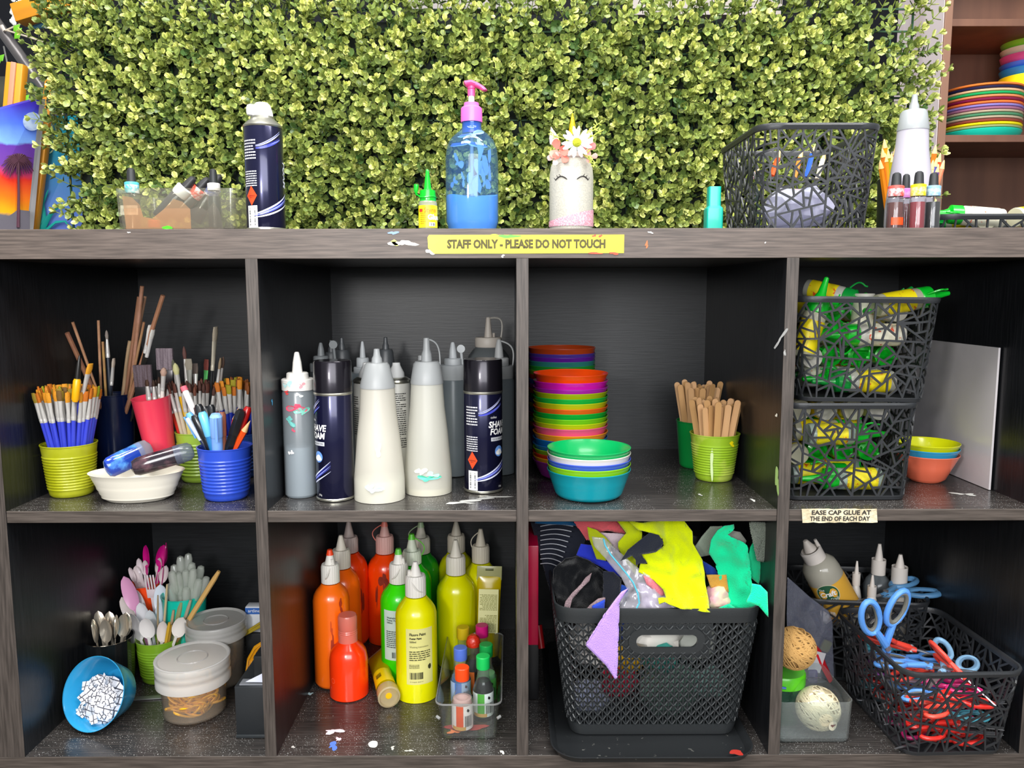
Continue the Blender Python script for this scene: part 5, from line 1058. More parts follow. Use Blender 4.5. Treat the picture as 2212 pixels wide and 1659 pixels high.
# pencil tin behind
cx = Ctx(1952, 497, 52, ZT, .27); t = T('pencil_cup', 'black cup of coloured pencils behind the big squeeze bottle', 'cup', cx.loc)
LP(cx, 'wall', [(60, None), (62, 440), (64, 388)], mat('14161a', .5), t)
pc = [(1901, 345, 'f08c10'), (1910, 300, 'e8a010'), (1918, 322, 'b0a810'), (1926, 330, 'c0b418'), (1935, 315, 'e85018'), (1912, 330, 'f09a20'), (2022, 312, 'e87820'), (2032, 330, 'e84818'), (2024, 340, '5858b0'), (2040, 345, 'f08860'), (2016, 345, 'f8d8a0'), (1906, 320, 'd87818'), (2028, 352, '7048a0')]
nm = ['amber', 'golden yellow', 'olive', 'mustard', 'vermilion', 'tangerine', 'burnt orange', 'bright red', 'blue violet', 'salmon', 'cream', 'ochre', 'purple']
for (px_, py_, c), n_ in zip(pc, nm):
    s = 1 if px_ > 1960 else -1; yy = .24; b_ = P(px_, py_, yy); a_ = Vector((cx.x+s*.018+ (px_-1960)*.0001, .265, ZT+.01)); simple_stick('coloured_pencil', '%s coloured pencil in the black cup behind the squeeze bottle' % n_, a_, b_, .0042, c)
# acrylic tray with dropper bottles, left
p0, p1 = P(250, 497, .05), P(513, 497, .05); xm = (p0.x+p1.x)/2; wv = p1.x-p0.x
t = T('clear_tray', 'clear acrylic tray of dropper bottles on the shelf top at the left', 'tray', (xm, .105, ZT+.0006))
hz = P(380, 407, .05).z-ZT
sp = [(wv-.008, .10, .006, 0), (wv-.004, .104, .007, .004), (wv, .108, .008, hz), (wv-.004, .104, .007, hz), (wv-.010, .098, .006, .005)]
part('shell', rloft(sp, 4, cap0=True, cap1=True), clear('f4f4ee', .1, .10, 'd8d4c4'), t)
part('stained_floor', box(-wv/2+.008, wv/2-.008, -.045, .045, .0048, .0062), mat('a86840', .6, var=('5c5450', 20, .4, .6)), t, smooth=0)
part('copper_stain', MB().add([(x, -.0505, z) for x, z in ((-.070, .004), (.018, .004), (.018, .030), (.008, .040), (-.004, .044), (-.018, .030), (-.034, .018), (-.046, .020), (-.050, .036), (-.060, .046), (-.073, .048))], [tuple(range(11))]), clear('fce0c8', .2, .6, 'f0b88c'), t, smooth=0); part('grey_stain', MB().add([(x, -.0506, z) for x, z in ((.018, .004), (.062, .004), (.058, .026), (.050, .040), (.040, .028), (.030, .034), (.018, .030))], [tuple(range(7))]), clear('d8d4d0', .2, .45, '98908a'), t, smooth=0)
part('green_chip', blob(.012, .005, 3, rough=.2, y=-.0535).mv(-.013, 0, .0055), mat('48d018'), t, smooth=0)
dropper('dropper bottle labelled GREEN with turquoise-edged collar in the clear tray', 290, .09, 364, 396, 418, 17, 'e4ecec', '4a4a4c', topc='58c0d0')
o = COL.objects.get('dropper_bottle.004') or t
q = P(292, 455, .068); lb_ = part('label', sheet(.024, .013).mv(0, 0, 0), mat('ece8e0', .6), None, smooth=0); tx = text('GREEN', .0075, width=.018)
root = [x for x in COL.objects if x.get('label', '').startswith('dropper bottle labelled GREEN')][0]; q = Vector((0, -.0118, P(292, 455, .08).z-ZT)); lb_.parent = root; lb_.location = q; part('lettering', tx.mv(.001, -.0005, 0).mv(*q), mat('7c7c78'), root, smooth=0)
dropper('tall dark dropper bottle at the right end of the clear tray', 466, .085, 366, 398, 412, 15, 'e8e0e0', '303436')
for i, (ax, ay, bx, by_, lb, c, cc) in enumerate(((345, 470, 395, 412, 'dropper bottle lying tilted in the tray with white collar', 'e8eef0', '3c3c40'), (375, 470, 415, 425, 'dropper bottle lying tilted in the tray with red-edged collar', 'e05038', '54504e'), (420, 478, 452, 420, 'dropper bottle lying tilted in the tray with blue-splashed collar', '6878c0', '4a4844'))):
    a_ = P(ax, ay, .10+.012*i); b_ = P(bx, by_, .10+.012*i); a_.z = max(a_.z, ZT+.022); t = T('dropper_bottle', lb, 'bottle'); L = .075
    part('glass', lathe([(0, 0), (.0105, 0), (.011, .002), (.011, .040), (.008, .045), (0, .045)], 24), mat(cc, .15, coat=.5), t); part('collar', lathe([(.0105, .042), (.0115, .045), (.0115, .055), (.009, .057)], 24), mat('f0f0f0', .5, var=(c, 90, .45, .55)), t)
    part('rubber_bulb', lathe([(.007, .055), (.006, .066), (.0045, .074), (0, .077)], 20), mat('2a2a2c', .45), t); aim(t, a_, b_)
o = tag(part('bottle_cap', lathe([(0, 0), (.008, 0), (.008, .009), (.007, .010), (0, .010)], 24), mat('d85030', .4)), 'loose orange-red cap lying in the clear tray', 'cap'); q = P(332, 458, .075); o.location = (q.x, .075, ZT+.008)

# ================================================================ brown cabinet and things at the right rear
BR1 = mat('5c3c2e', .5, var=('6e4a38', 20, .35, .7, (1, 1, .1))); BR2 = mat('7c5a48', .45); 
t = T('brown_bookcase', 'brown wooden bookcase standing behind at the right with coloured plates', 'bookcase'); yF = .86; yB = 1.085
def xat(px, py, y): return P(px, py, y).x
xl = xat(2026, 300, yF); zs_ = P(2100, 291, yF).z; zu = P(2100, 4, yF).z+.0; zl = P(2100, 305, yF).z
part('side_panel', box(xl, xl+.018, yF, yB, -.045, 2.0, .001), BR2, t, smooth=0); part('side_panel', box(xl+.9, xl+.918, yF, yB, -.045, 2.0, .001), BR2, t, smooth=0)
part('back_panel', box(xl+.018, xl+.9, yB-.006, yB, -.045, 2.0), BR1, t, smooth=0); part('white_side_face', box(xl-.0012, xl-.0002, yF+.004, yB, -.045, 2.0), mat('dccfd0', .45, var=('b8a6a6', 12, .45, .75, (1, 1, .08))), t, smooth=0)
for z_ in (zs_, zs_+.26, zs_+.52, zs_-.40, zs_-.75): part('shelf', box(xl+.018, xl+.9, yF+.002, yB-.006, z_-.0165, z_, .001), BR1, t, smooth=0)
# the upper board's underside edge
pl = [('14c4ac', 'turquoise'), ('98a070', 'olive'), ('ece018', 'bright yellow'), ('8c4038', 'maroon'), ('b8a890', 'stone'), ('4c8c68', 'grey green'), ('b8a48c', 'taupe'), ('a06888', 'mauve'), ('8c80c8', 'lavender'), ('f07838', 'orange'), ('7c1848', 'wine'), ('f49060', 'apricot'), ('14a860', 'green'), ('f0b890', 'peach'), ('1c2048', 'navy'), ('f08038', 'tangerine')]
xp = xat(2121, 240, .97); rp = 88*mpp(P(2121, 240, .97))*.9; htot = P(2121, 196, .97).z-zs_; zz = zs_
for i, (c, n_) in enumerate(pl):
    h = .022 if i == 0 else (htot-.022)/(len(pl)-1); tk = h if i else .022
    pt = T('plate', '%s plate in the stack of plates in the brown bookcase%s' % (n_, ', at the bottom' if i == 0 else (', on top' if i == len(pl)-1 else '')), 'plate', (xp, .975, zz+.0005))
    if i == 0: pr = [(0, 0), (rp*.80, 0), (rp*.95, .012), (rp, .021), (rp-.001, .022), (0, .020)]
    else: pr = [(0, 0), (rp*.9, 0), (rp*.985, tk*.35), (rp, tk*.8), (rp-.0008, tk*.92), (0, tk*.92)]
    part('dish', lathe(pr, 64), mat(c, .35), pt); zz += tk
bl_ = [('e8d414', 'yellow', 190), ('1878b8', 'deep blue', 178), ('3868d0', 'blue', 160), ('d85090', 'pink', 150), ('d8ccb4', 'speckled cream', 130), ('84c030', 'apple green', 112), ('dcd4c0', 'cream', 100)]
yy = .99; xb = xat(2212, 140, yy)+.01; rb_ = xb-xat(2166, 150, yy); zb_ = zz+.001
hts = [P(2190, p_, yy).z for p_ in (168, 152, 140, 122, 108, 93, 84)]
prev = zb_
for (c, n_, _), zt_ in zip(bl_, hts):
    pt = T('stacking_bowl', '%s bowl in the stack standing on the plates' % n_, 'bowl', (xb, yy, prev+.0003)); h = max(zt_-prev, .008)
    part('wall', lathe([(0, 0), (rb_*.85, 0), (rb_*.93, h*.3), (rb_, h*.92), (rb_*.99, h*.96), (0, h*.9)], 48), mat(c, .4, var=(('8c7c68', 30, .62, .66) if 'cream' in n_ else None)), pt); prev += h
twig_basket('low black lattice basket of green glue bottles, at the far right on the shelf top', .73, .25, ZT+.0006, .20, .16, .19, .15, P(2100, 464, .18).z-ZT, seed=30)
for i, (px_, py_, k, yaw) in enumerate(((2133, 462, 0, 1.3), (2170, 458, 2, 3.0), (2200, 455, 0, .4), (2150, 470, 1, 2.2))):
    q = P(px_, py_, .24); glue('green-capped glue bottle in the low basket, %s' % ['leftmost with ring', 'pale one', 'at the frame edge', 'half buried'][i], lay(q.x, .24+i*.004, q.z-.010, yaw, .1), k)
# ================================================================ cell one, lower row
from mathutils import noise
def spoon_mb(L, bw, bl, hw=.0035, th=.0012, cup=.004):
    mb = MB(); n = 10; m_ = 6
    for i in range(n+1):
        v = i/n; z = L-bl+bl*v; w = bw*math.sqrt(max(0, 1-(2*v-1.0)**2))*(1-.18*v)+(.0022 if i == 0 else .0002)
        for s in (0, 1):
            for j in range(m_+1): u = 2*j/m_-1; mb.v.append((w*u, cup*(1-u*u)*math.sin(PI*v)+s*th, z))
    R_ = 2*(m_+1)
    for i in range(n):
        for j in range(m_): a = i*R_+j; mb.f.append((a, a+1, a+R_+1, a+R_)); b = a+m_+1; mb.f.append((b, b+R_, b+R_+1, b+1))
    for i in range(n):
        a = i*R_; mb.f.append((a, a+R_, a+R_+m_+1, a+m_+1)); a += m_; mb.f.append((a, a+m_+1, a+R_+m_+1, a+R_))
    mb.join(loft([[(hw*a*x, th*(1+y)/2+.0, z) for x, y in ((-1, -1), (1, -1), (1, 1), (-1, 1))] for a, z in ((1.1, 0), (.9, L*.3), (.7, L-bl-.004), (.8, L-bl+.003))])); return mb
def face_to(t, a, b, yaw=0):            # z axis a->b, y axis kept away from the viewer
    a, b = Vector(a), Vector(b); z_ = (b-a).normalized(); y0 = Vector((math.sin(yaw), math.cos(yaw), 0)); x_ = y0.cross(z_).normalized(); y_ = z_.cross(x_)
    Mx = Matrix((x_, y_, z_)).transposed().to_4x4(); Mx.translation = a; t.matrix_world = Mx; return t
def spoon(name, label, tip, base, yt, yb, bw, bl, c, cat='spoon', metal=0, yaw=0, group=None, hw=.0035, zmin=.006):
    b = P(tip[0], tip[1], yt); a = P(base[0], base[1], yb); a.z = max(a.z, zmin); L = (b-a).length
    o = part(name, spoon_mb(L, bw, bl, hw), mat(c, .25, metal=metal, coat=.2), None, smooth=50); tag(o, label, cat, group); face_to(o, a, b, yaw); return o
# black ribbed utensil cup
cx = Ctx(244, 1499, 48, ZB, .185); t = T('utensil_cup', 'black vertically ribbed plastic cup full of metal teaspoons', 'cup', cx.loc); h = cx.z(1376); r1 = cx.r(55, 1376)
n = 96; mb = MB()
for (k, z) in ((.90, 0), (.93, .004), (1.0, h-.004), (1.02, h), (.96, h), (.9, .008)):
    for i in range(n): q = r1*k*(1+(.012 if (i//2) % 2 and .003 < z < h-.001 and k > .92 else 0)); mb.v.append((q*math.cos(2*PI*i/n), q*math.sin(2*PI*i/n), z))
for j in range(5):
    for i in range(n): mb.f.append((j*n+i, j*n+(i+1) % n, (j+1)*n+(i+1) % n, (j+1)*n+i))
mb.f.append(tuple(range(n-1, -1, -1))); mb.f.append(tuple(5*n+i for i in range(n)))
part('wall', mb, mat('16191b', .22, coat=.4), t, smooth=30)
by = cx.y; bxx = cx.x
def tsp(label, tip, dx, yy, yaw, c='e8dcc8'):
    b = P(tip[0], tip[1], yy); a = Vector((bxx+dx, by+(yy-by)*.6, .012)); L = (b-a).length; o = part('teaspoon', spoon_mb(L, .0105, .040, .0028), mat(c, .18, metal=.7), None, smooth=50); tag(o, label, 'spoon', None); face_to(o, a, b, yaw)
tsp('metal teaspoon with its back to the wall, tallest left one in the black cup', (212, 1319), -.006, by+.01, PI)
tsp('metal teaspoon in the middle rear of the black cup', (236, 1320), .004, by+.012, PI)
tsp('metal teaspoon with bowl facing front, centre of the black cup', (226, 1338), .0, by-.012, 0)
tsp('metal teaspoon with shining bowl at the right of the black cup', (268, 1326), .010, by-.006, 0)
tsp('metal teaspoon leaning right behind the shining one', (274, 1322), .012, by+.012, PI)
tsp('metal teaspoon seen edge-on at the left of the black cup', (199, 1338), -.010, by-.008, 1.4)
tsp('metal teaspoon seen edge-on between the two tall ones', (250, 1328), .006, by-.012, 1.3)
# orange, teal and lime tumblers
t, cx = tumbler('orange plastic cup of white forks and pink spoons at the back', 320, 1400, 22, ZB, 1260, 35, 'f04a10', y=.29); oc = cx.loc; ho = t['h']
for i, (tip, bs, yaw, bw, bl, c, lb, nm) in enumerate((((314, 1178), (318, 1290), .6, .010, .042, 'c4107c', 'magenta plastic spoon, left one above the orange cup', 'plastic_spoon'), ((354, 1177), (334, 1290), -.5, .010, .042, 'c4107c', 'magenta plastic spoon, right one above the orange cup', 'plastic_spoon'),
    ((358, 1172), (346, 1290), 1.2, .008, .042, '9c0c60', 'darker magenta spoon seen edge-on at the right', 'plastic_spoon'), ((279, 1226), (306, 1290), .2, .006, .03, 'd8c8cc', 'white plastic fork leaning far left in the orange cup', 'plastic_fork'), ((293, 1222), (308, 1290), 0, .008, .034, 'dccfd0', 'white plastic spoon back leaning left in the orange cup', 'plastic_spoon'),
    ((299, 1206), (312, 1290), 0, .006, .03, 'd8ccd0', 'white plastic knife handle rising behind the left fork', 'plastic_knife'), ((313, 1210), (316, 1290), 0, .006, .03, 'd0c4c8', 'white plastic knife, second from left in the orange cup', 'plastic_knife'),
    ((345, 1205), (332, 1290), 0, .006, .03, 'c8b8b8', 'pinkish white knife standing at the right of the orange cup', 'plastic_knife'), ((359, 1222), (340, 1290), 0, .008, .034, 'dccfd0', 'white spoon back leaning right in the orange cup', 'plastic_spoon'))):
    spoon(nm, lb, tip, bs, .285, .29, bw, bl, c, 'cutlery', yaw=yaw)
fk = MB()
for k in range(4): fk.join(box(-.0085+k*.0048, -.0085+k*.0048+.0026, 0, .0015, .07, .098, .0004))
fk.join(box(-.0085, .0085, 0, .0015, .055, .071, .001)).join(box(-.003, .003, 0, .0015, 0, .056, .0005)); o = tag(part('plastic_fork', fk, mat('dcd0d4', .3, coat=.2)), 'white plastic fork with tines up, front centre of the orange cup', 'cutlery'); q = P(322, 1238, .265); face_to(o, (q.x+.004, .275, q.z-.10), (q.x, .262, q.z))
t, cx = tumbler('teal plastic cup packed with clear pipettes', 406, 1450, 36, ZB, 1282, 50, '12c4ac', y=.26, m=mat('10c0a8', .3, coat=.3)); tc_ = cx.loc; ht = t['h']
PG = clear('f8fcf8', .08, .42, 'f0f4ec')
pip = mesh(lathe([(0, 0), (.002, .002), (.0022, .05), (.006, .056), (.0068, .062), (.0068, .086), (.005, .093), (0, .0955)], 16), PG); bubs = [(370, 1233), (389, 1200), (407, 1194), (435, 1221), (447, 1245), (365, 1260), (384, 1236), (401, 1230), (418, 1228), (378, 1253), (402, 1268), (420, 1266), (392, 1262), (430, 1250), (375, 1218), (415, 1214)]
for i, (a_, b_) in enumerate(bubs):
    q = P(a_, b_, .25+.022*((i*7) % 5)/5+(.012 if b_ < 1225 else -.018)); b = Vector((q.x, q.y, q.z)); base = Vector((tc_[0]+(q.x-tc_[0])*.3, tc_[1]+(q.y-tc_[1])*.3, max(q.z-.0955, .006))); o = part('pipette', pip, None); tag(o, 'clear plastic pipette, bulb up, standing in the teal cup', 'pipette', 'pipettes in the teal cup'); aim(o, q-(q-base).normalized()*.0955, q)
t, cx = tumbler('lime-green ridged cup of white spoons and thin sticks', 350, 1484, 42, ZB, 1374, 52, '86b428', ribs=10, m=mat('84b22a', .35, coat=.25)); lc = cx.loc; yl = cx.y; hl_ = t['h']
sp = [((267, 1245), (300, 1380), .02, .0135, .062, 'dc9cc4', 'pearly pink spoon rising highest at the left'), ((262, 1290), (298, 1390), .03, .012, .05, 'd8ccc8', 'white spoon edge just behind the pearly pink one'), ((288, 1272), (312, 1385), .03, .012, .055, 'e8e4e4', 'white spoon right of the pearly pink one'),
    ((346, 1262), (338, 1380), .035, .013, .05, 'd8e0ec', 'large white spoon standing behind at the right, pale blue tint'), ((301, 1302), (318, 1395), .01, .012, .048, 'e0e0e4', 'white spoon leaning left in the middle of the lime cup'), ((322, 1318), (330, 1395), .0, .011, .045, 'd4d8dc', 'white spoon behind the front one, half hidden'),
    ((348, 1300), (342, 1395), .012, .012, .048, 'ccd8e4', 'bluish white spoon in the middle of the lime cup'), ((281, 1326), (310, 1395), -.012, .011, .05, 'e4e0e0', 'white spoon curving left over the rim of the lime cup'), ((313, 1336), (330, 1412), -.03, .0135, .038, 'ece6e4', 'white spoon at the very front of the lime cup, bowl facing out'),
    ((352, 1342), (350, 1410), -.02, .010, .04, 'e4d8d4', 'small white spoon right of the front one'), ((395, 1334), (372, 1412), -.028, .0125, .040, 'ece4dc', 'white spoon at the right rim of the lime cup')]
for tip, bs, dy, bw, bl, c, lb in sp:
    b = P(tip[0], tip[1], yl+dy); v = Vector((bs[0]-346, 0)); a = Vector((lc[0]+(bs[0]-346)*.00025, yl+dy*.4, .008)); L = (b-a).length
    o = part('plastic_spoon', spoon_mb(L, bw, bl, .003), mat(c, .25, coat=.3), None, smooth=50); tag(o, lb, 'spoon'); face_to(o, a, b, 0)
for i, (tp2, dx, dy, r_, c, lb) in enumerate(((341.5, 1285), -.004, -.01, .0013, 'a89070', 'thin pointed skewer in the middle of the lime cup') if 0 else () for _ in ()): pass
for tp2, dx, dy, r_, c, lb in (((341, 1286), -.004, -.012, .0016, 'a08c6c', 'thin pointed skewer, leftmost in the lime cup'), ((361, 1262), .0, -.008, .0020, 'c4b088', 'tall pale stick right of the thin skewer'), ((366, 1345), .002, -.025, .0028, 'd8a830', 'short yellow stick at the front of the lime cup'), ((370, 1350), .006, -.02, .0022, 'b89038', 'short brownish stick beside the yellow one'),
    ((392, 1300), .008, .0, .0045, '8c9468', 'olive wooden stick end behind the right spoon'), ((375, 1318), .006, -.005, .0026, 'b09878', 'thin wooden stick tip behind the yellow one'), ((412, 1296), .012, .0, .0030, 'a89c84', 'grey-brown stick leaning right behind the spoon'), ((473, 1234), .012, -.012, .0042, 'd0a460', 'long bamboo stick leaning far right out of the lime cup')):
    b = P(tp2[0], tp2[1], yl+dy); a = Vector((lc[0]+dx, yl+dy*.3, .008))
    if tp2[0] == 473: q = P(398, 1355, yl-.01); a = q+(q-b)*.25
    tag(part('wooden_stick', tube([a, a.lerp(b, .9), b], [r_, r_, r_*.7], 8), mat(c, .6), smooth=40), lb, 'stick')
# tilted blue bowl with paper pieces
q = G(190, 1584, 0); yb_ = q.y; bowlc = P(201, 1503, yb_+.014); Rb = 84*mpp(bowlc)*.92; nrm = Vector((-.24, -.88, .38)).normalized()
t = bowl_shell('sky-blue bowl tipped on its side, holding grid-printed paper pieces', 0, 0, 0, Rb, .052, Rb*.62, '2a98cc', rings_=False); t.location = (0, 0, 0)
z_ = nrm; x_ = Vector((1, 0, 0)); y_ = z_.cross(x_).normalized(); x_ = y_.cross(z_); Mx = Matrix((x_, y_, z_)).transposed().to_4x4(); Mx.translation = bowlc-nrm*.052
low = min((Mx @ Vector((Rb*k*math.cos(a_), Rb*k*math.sin(a_), z))).z for a_ in [i*.1 for i in range(63)] for k, z in ((1.01, .052), (.62, 0))); Mx.translation.z += max(-.03, .0035-low); t.matrix_world = Mx
mg = bpy.data.materials.new('grid_printed_paper'); mg.use_nodes = True; nt = mg.node_tree; b_ = nt.nodes['Principled BSDF']; br = nt.nodes.new('ShaderNodeTexBrick'); tcn = nt.nodes.new('ShaderNodeTexCoord'); mp_ = nt.nodes.new('ShaderNodeMapping'); mp_.inputs['Rotation'].default_value = (0, 0, .25)
br.inputs['Color1'].default_value = (.86, .85, .88, 1); br.inputs['Color2'].default_value = (.8, .8, .84, 1); br.inputs['Mortar'].default_value = (.08, .08, .1, 1); br.inputs['Scale'].default_value = 40; br.inputs['Mortar Size'].default_value = .03; br.inputs['Brick Width'].default_value = .55; br.inputs['Row Height'].default_value = .38; br.offset = .1
nt.links.new(tcn.outputs['Object'], mp_.inputs[0]); nt.links.new(mp_.outputs[0], br.inputs[0]); nt.links.new(br.outputs[0], b_.inputs['Base Color']); b_.inputs['Roughness'].default_value = .8
r = random.Random(12); mb = MB(); N1, N2 = 14, 26
for j in range(N1+1):
    for i in range(N2):
        a_ = 2*PI*i/N2; rr = Rb*.70*j/N1*(1+.06*math.sin(3*a_+1)+.05*math.sin(7*a_)); x = rr*math.cos(a_)-Rb*.10; y = rr*math.sin(a_)-Rb*.22; d_ = math.hypot(x, y)/Rb
        z = .008+.020*(1-(j/N1)**2)+.012*d_+.004*noise.noise(Vector((x*60, y*60, 1)))+(.002*(i % 2) if j == N1 else 0)
        mb.v.append((x, y, z+.006))
for j in range(N1):
    for i in range(N2): mb.f.append((j*N2+i, j*N2+(i+1) % N2, (j+1)*N2+(i+1) % N2, (j+1)*N2+i))
o = part('printed_paper', mb, mg, smooth=60); tag(o, 'sheet of white grid-printed paper crumpled into the tipped blue bowl', 'paper'); o.matrix_world = Mx
fl = [mesh(plate([(-.006*s, -.004), (.006, -.005*s), (.007*s, .004), (-.005, .005)], 0, .0004), mg) for s in (1, .8, 1.2)]
for i in range(46):
    a_ = r.uniform(0, 6.28); rr = Rb*.62*math.sqrt(r.random()); x = rr*math.cos(a_)-Rb*.08; y = rr*math.sin(a_)-Rb*.20; d_ = math.hypot(x, y)/Rb
    o = part('paper_scrap', fl[i % 3], None); tag(o, 'small white paper scrap with dark printed lines in the tipped blue bowl', 'paper', 'paper scraps in the blue bowl'); o.matrix_world = Mx @ Matrix.Translation((x, y, .036+.004*r.random()-.016*(rr/Rb)**2+.006*d_)) @ rotm('Z', r.uniform(0, 6)) @ rotm('X', r.gauss(0, .35)) @ rotm('Y', r.gauss(0, .35))
# jars
def jar(label, px, pyb, hw, lidw, lid_b, lid_t, y=None, milk=.25, lidmilk=.55):
    cx = Ctx(px, pyb, hw, ZB, y); t = T('plastic_jar', label, 'jar', cx.loc); h = cx.z(lid_t); hb_ = cx.z(lid_b); R1, R2 = cx.r(hw, lid_b), cx.r(lidw, lid_t)
    part('body', lathe([(0, .0005), (R1*.86, .0005), (R1*.94, .004), (R1, hb_+.006), (R1*.97, hb_+.006), (R1*.90, .005), (0, .003)], 64), clear('f4f0ea', .2, milk, 'fff4e4'), t)
    dh = (h-hb_); pr = [(R1*1.0, hb_-.002), (R2, hb_), (R2, hb_+dh*.28), (R2*.985, hb_+dh*.33), (R2*.985, hb_+dh*.45), (R2, hb_+dh*.5), (R2, hb_+dh*.62), (R2*.99, hb_+dh*.68), (R2, hb_+dh*.74), (R2, h-.002), (R2*.98, h), (R2*.93, h-.0005), (R2*.90, h-.002), (0, h-.002)]
    part('lid', lathe(pr, 64), clear('f0f0ee', .25, lidmilk, 'f0eeea'), t); part('lid_rim', lathe([(R2*.99, h-.0005), (R2*1.005, h), (R2*.97, h+.0008), (R2*.93, h)], 64), clear('f4f4f4', .2, .8, 'e6e4e2'), t)
    part('lid_boss', lathe([(R2*.42, h-.0018), (R2*.40, h-.0005), (R2*.38, h-.0018)], 40), clear('f4f4f4', .2, .5, 'dcdad8'), t); return t, cx, R1, hb_, h
t, cx, R1, hb_, h = jar('round frosted plastic jar of yellow rubber bands with pale screw lid, front centre', 424, 1577, 73, 83, 1468, 1418, milk=.12, lidmilk=.8)
def bands(cx, R1, hb_, n, seed, label, group):
    r = random.Random(seed); ms = []
    for k in range(4):
        pts = []; rr = R1*r.uniform(.45, .75)
        for i in range(28):
            a_ = 2*PI*i/28; pts.append((rr*math.cos(a_)*1.0, rr*math.sin(a_)*r.uniform(.34, .42), .006*math.sin(2*a_+k)))
        pts = [tuple((Vector(pts[i-1])+Vector(pts[i])*2+Vector(pts[(i+1) % 28]))/4) for i in range(28)]
        ms.append(mesh(tube(pts, .0019, 6, closed=True, flat=.7), mat('ffc224', .4)))
    for i in range(n):
        o = part('rubber_band', ms[i % 4], None); tag(o, label, 'rubber band', group)
        a_ = r.uniform(0, 6.28); q = R1*.30*math.sqrt(r.random()); tilt = r.uniform(-1.1, 1.1); o.matrix_world = Matrix.Translation((cx.x+q*math.cos(a_), cx.y+q*math.sin(a_), .014+hb_*.62*r.random())) @ rotm('Z', r.uniform(0, 3.14)) @ rotm('X', tilt*.55) @ rotm('Y', r.uniform(-.3, .3)) @ Matrix.Scale(1.02, 4)
bands(cx, R1, hb_, 96, 3, 'yellow-orange rubber band in the front frosted jar', 'rubber bands in the jar')
t, cx, R1, hb_, h = jar('clear plastic jar with round lid standing behind the front one', 474, 1500, 60, 67, 1372, 1338, y=.215, milk=.14, lidmilk=.6)
tag(part('craft_stick', box(-.030, .030, -.003, .003, 0, .0015, .0005), mat('c8a890', .6)), 'flat wooden stick lying inside under the rear jar lid', 'craft stick'); o = COL.objects[-1]; o.matrix_world = Matrix.Translation((cx.x-.006, cx.y, h-.007)) @ rotm('Z', .5)
crumple('dark_felt_scraps', 'dark scraps packed inside the rear clear jar', 'felt', (cx.x, cx.y, hb_*.42+.002), R1*.72, R1*.72, hb_*.36, mat('3a3a40', .8, var=('6c6860', 40, .5, .7)), 5, .12)
# ruler, black holder, bag
o = tag(part('metal_ruler', box(-.055, .055, -.0055, .0055, 0, .0018, .0005), mat('8c8e8e', .35, metal=.7)), 'short grey metal bar lying on the board behind the front jar', 'ruler'); q = G(312, 1512, 0); o.location = (q.x+.012, q.y+.005, .0006); o.rotation_euler = (0, 0, .13)
# black desk holder with tape at the right
x0_, x1_ = P(510, 1590, .045).x, -.3602; tz = P(540, 1484, .045).z; t = T('desk_holder', 'black plastic box holding a tape piece beside the divider', 'organiser', ((x0_+x1_)/2-.0, .105, .0006)); w2 = (x1_-x0_)/2-.0005
part('box', box(-w2, w2, -.06, .06, 0, tz, .0015), mat('24272a', .4), t); part('foot_lip', box(-w2-.0005, w2, -.0615, .06, 0, .005, .001), mat('2c3033', .4), t); part('upright_arm', box(-w2+.022, w2, -.040, .045, tz, tz+.036, .002), mat('1e2022', .35), t); part('metal_plate', box(-w2+.006, w2, -.056, -.04, tz, tz+.0015), mat('b8bcc4', .3, metal=.6), t)
part('paper_strip', MB().add([(-w2+.014, -.054, tz+.004), (w2-.001, -.054, tz+.003), (w2-.001, -.048, tz+.034), (w2-.006, -.05, tz+.020)], [(0, 1, 2, 3)]), mat('d4d8ea', .5), t)
def strip_bundle(name, label, cat, pts, n, r_, c, seed, spread=.006):
    r = random.Random(seed); mb = MB()
    for k in range(n):
        o_ = Vector((r.uniform(-spread, spread), r.uniform(-spread, spread), r.uniform(-spread*.4, spread*.4))); mb.join(tube([Vector(p)+o_*(1 if i else .5) for i, p in enumerate(pts)], r_, 5, flat=.4))
    return tag(part(name, mb, mat(c, .4)), label, cat)
yk = .20; strip_bundle('yellow_lace_bundle', 'bundle of yellow laces hanging beside the rear jar', 'laces', [P(569, 1388, yk), P(555, 1400, yk), P(541, 1425, yk), P(535, 1470, yk-.02), P(532, 1480, yk-.02)], 16, .0016, 'e8a010', 3)
strip_bundle('pencil_bundle', 'yellow and olive flat sticks lying behind the rear jar at the right', 'sticks', [P(525, 1372, .24), P(572, 1345, .22)], 6, .0022, 'b8a030', 5, .005)
o = tag(part('label_box', box(0, .03, 0, .02, 0, .045, .001), mat('dcdfe4', .4)), 'white box with a blue printed top edge beside the divider', 'box'); q = P(531, 1345, .25); o.location = (q.x, .25, q.z-.045+ .028)
o2 = part('blue_band', box(0, .03, -.0004, .0, .032, .043), mat('3468b8', .4), o); part('lettering', text('artline', .008).mv(.015, -.0008, .038), WHT, o, smooth=0)
tag(part('shelf_riser', box(P(531, 1345, .25).x, -.3605, .245, .30, .0006, q.z-.0175, .002), mat('1c1e20', .5)), 'dark box standing under the white and blue box', 'box')
crumple('plastic_bag', 'dark translucent plastic bag slumped in the rear right corner', 'bag', (-.425, .345, .085), .048, .045, .075, clear('c8d0d4', .2, .35, '98a2a8'), 8, .22)

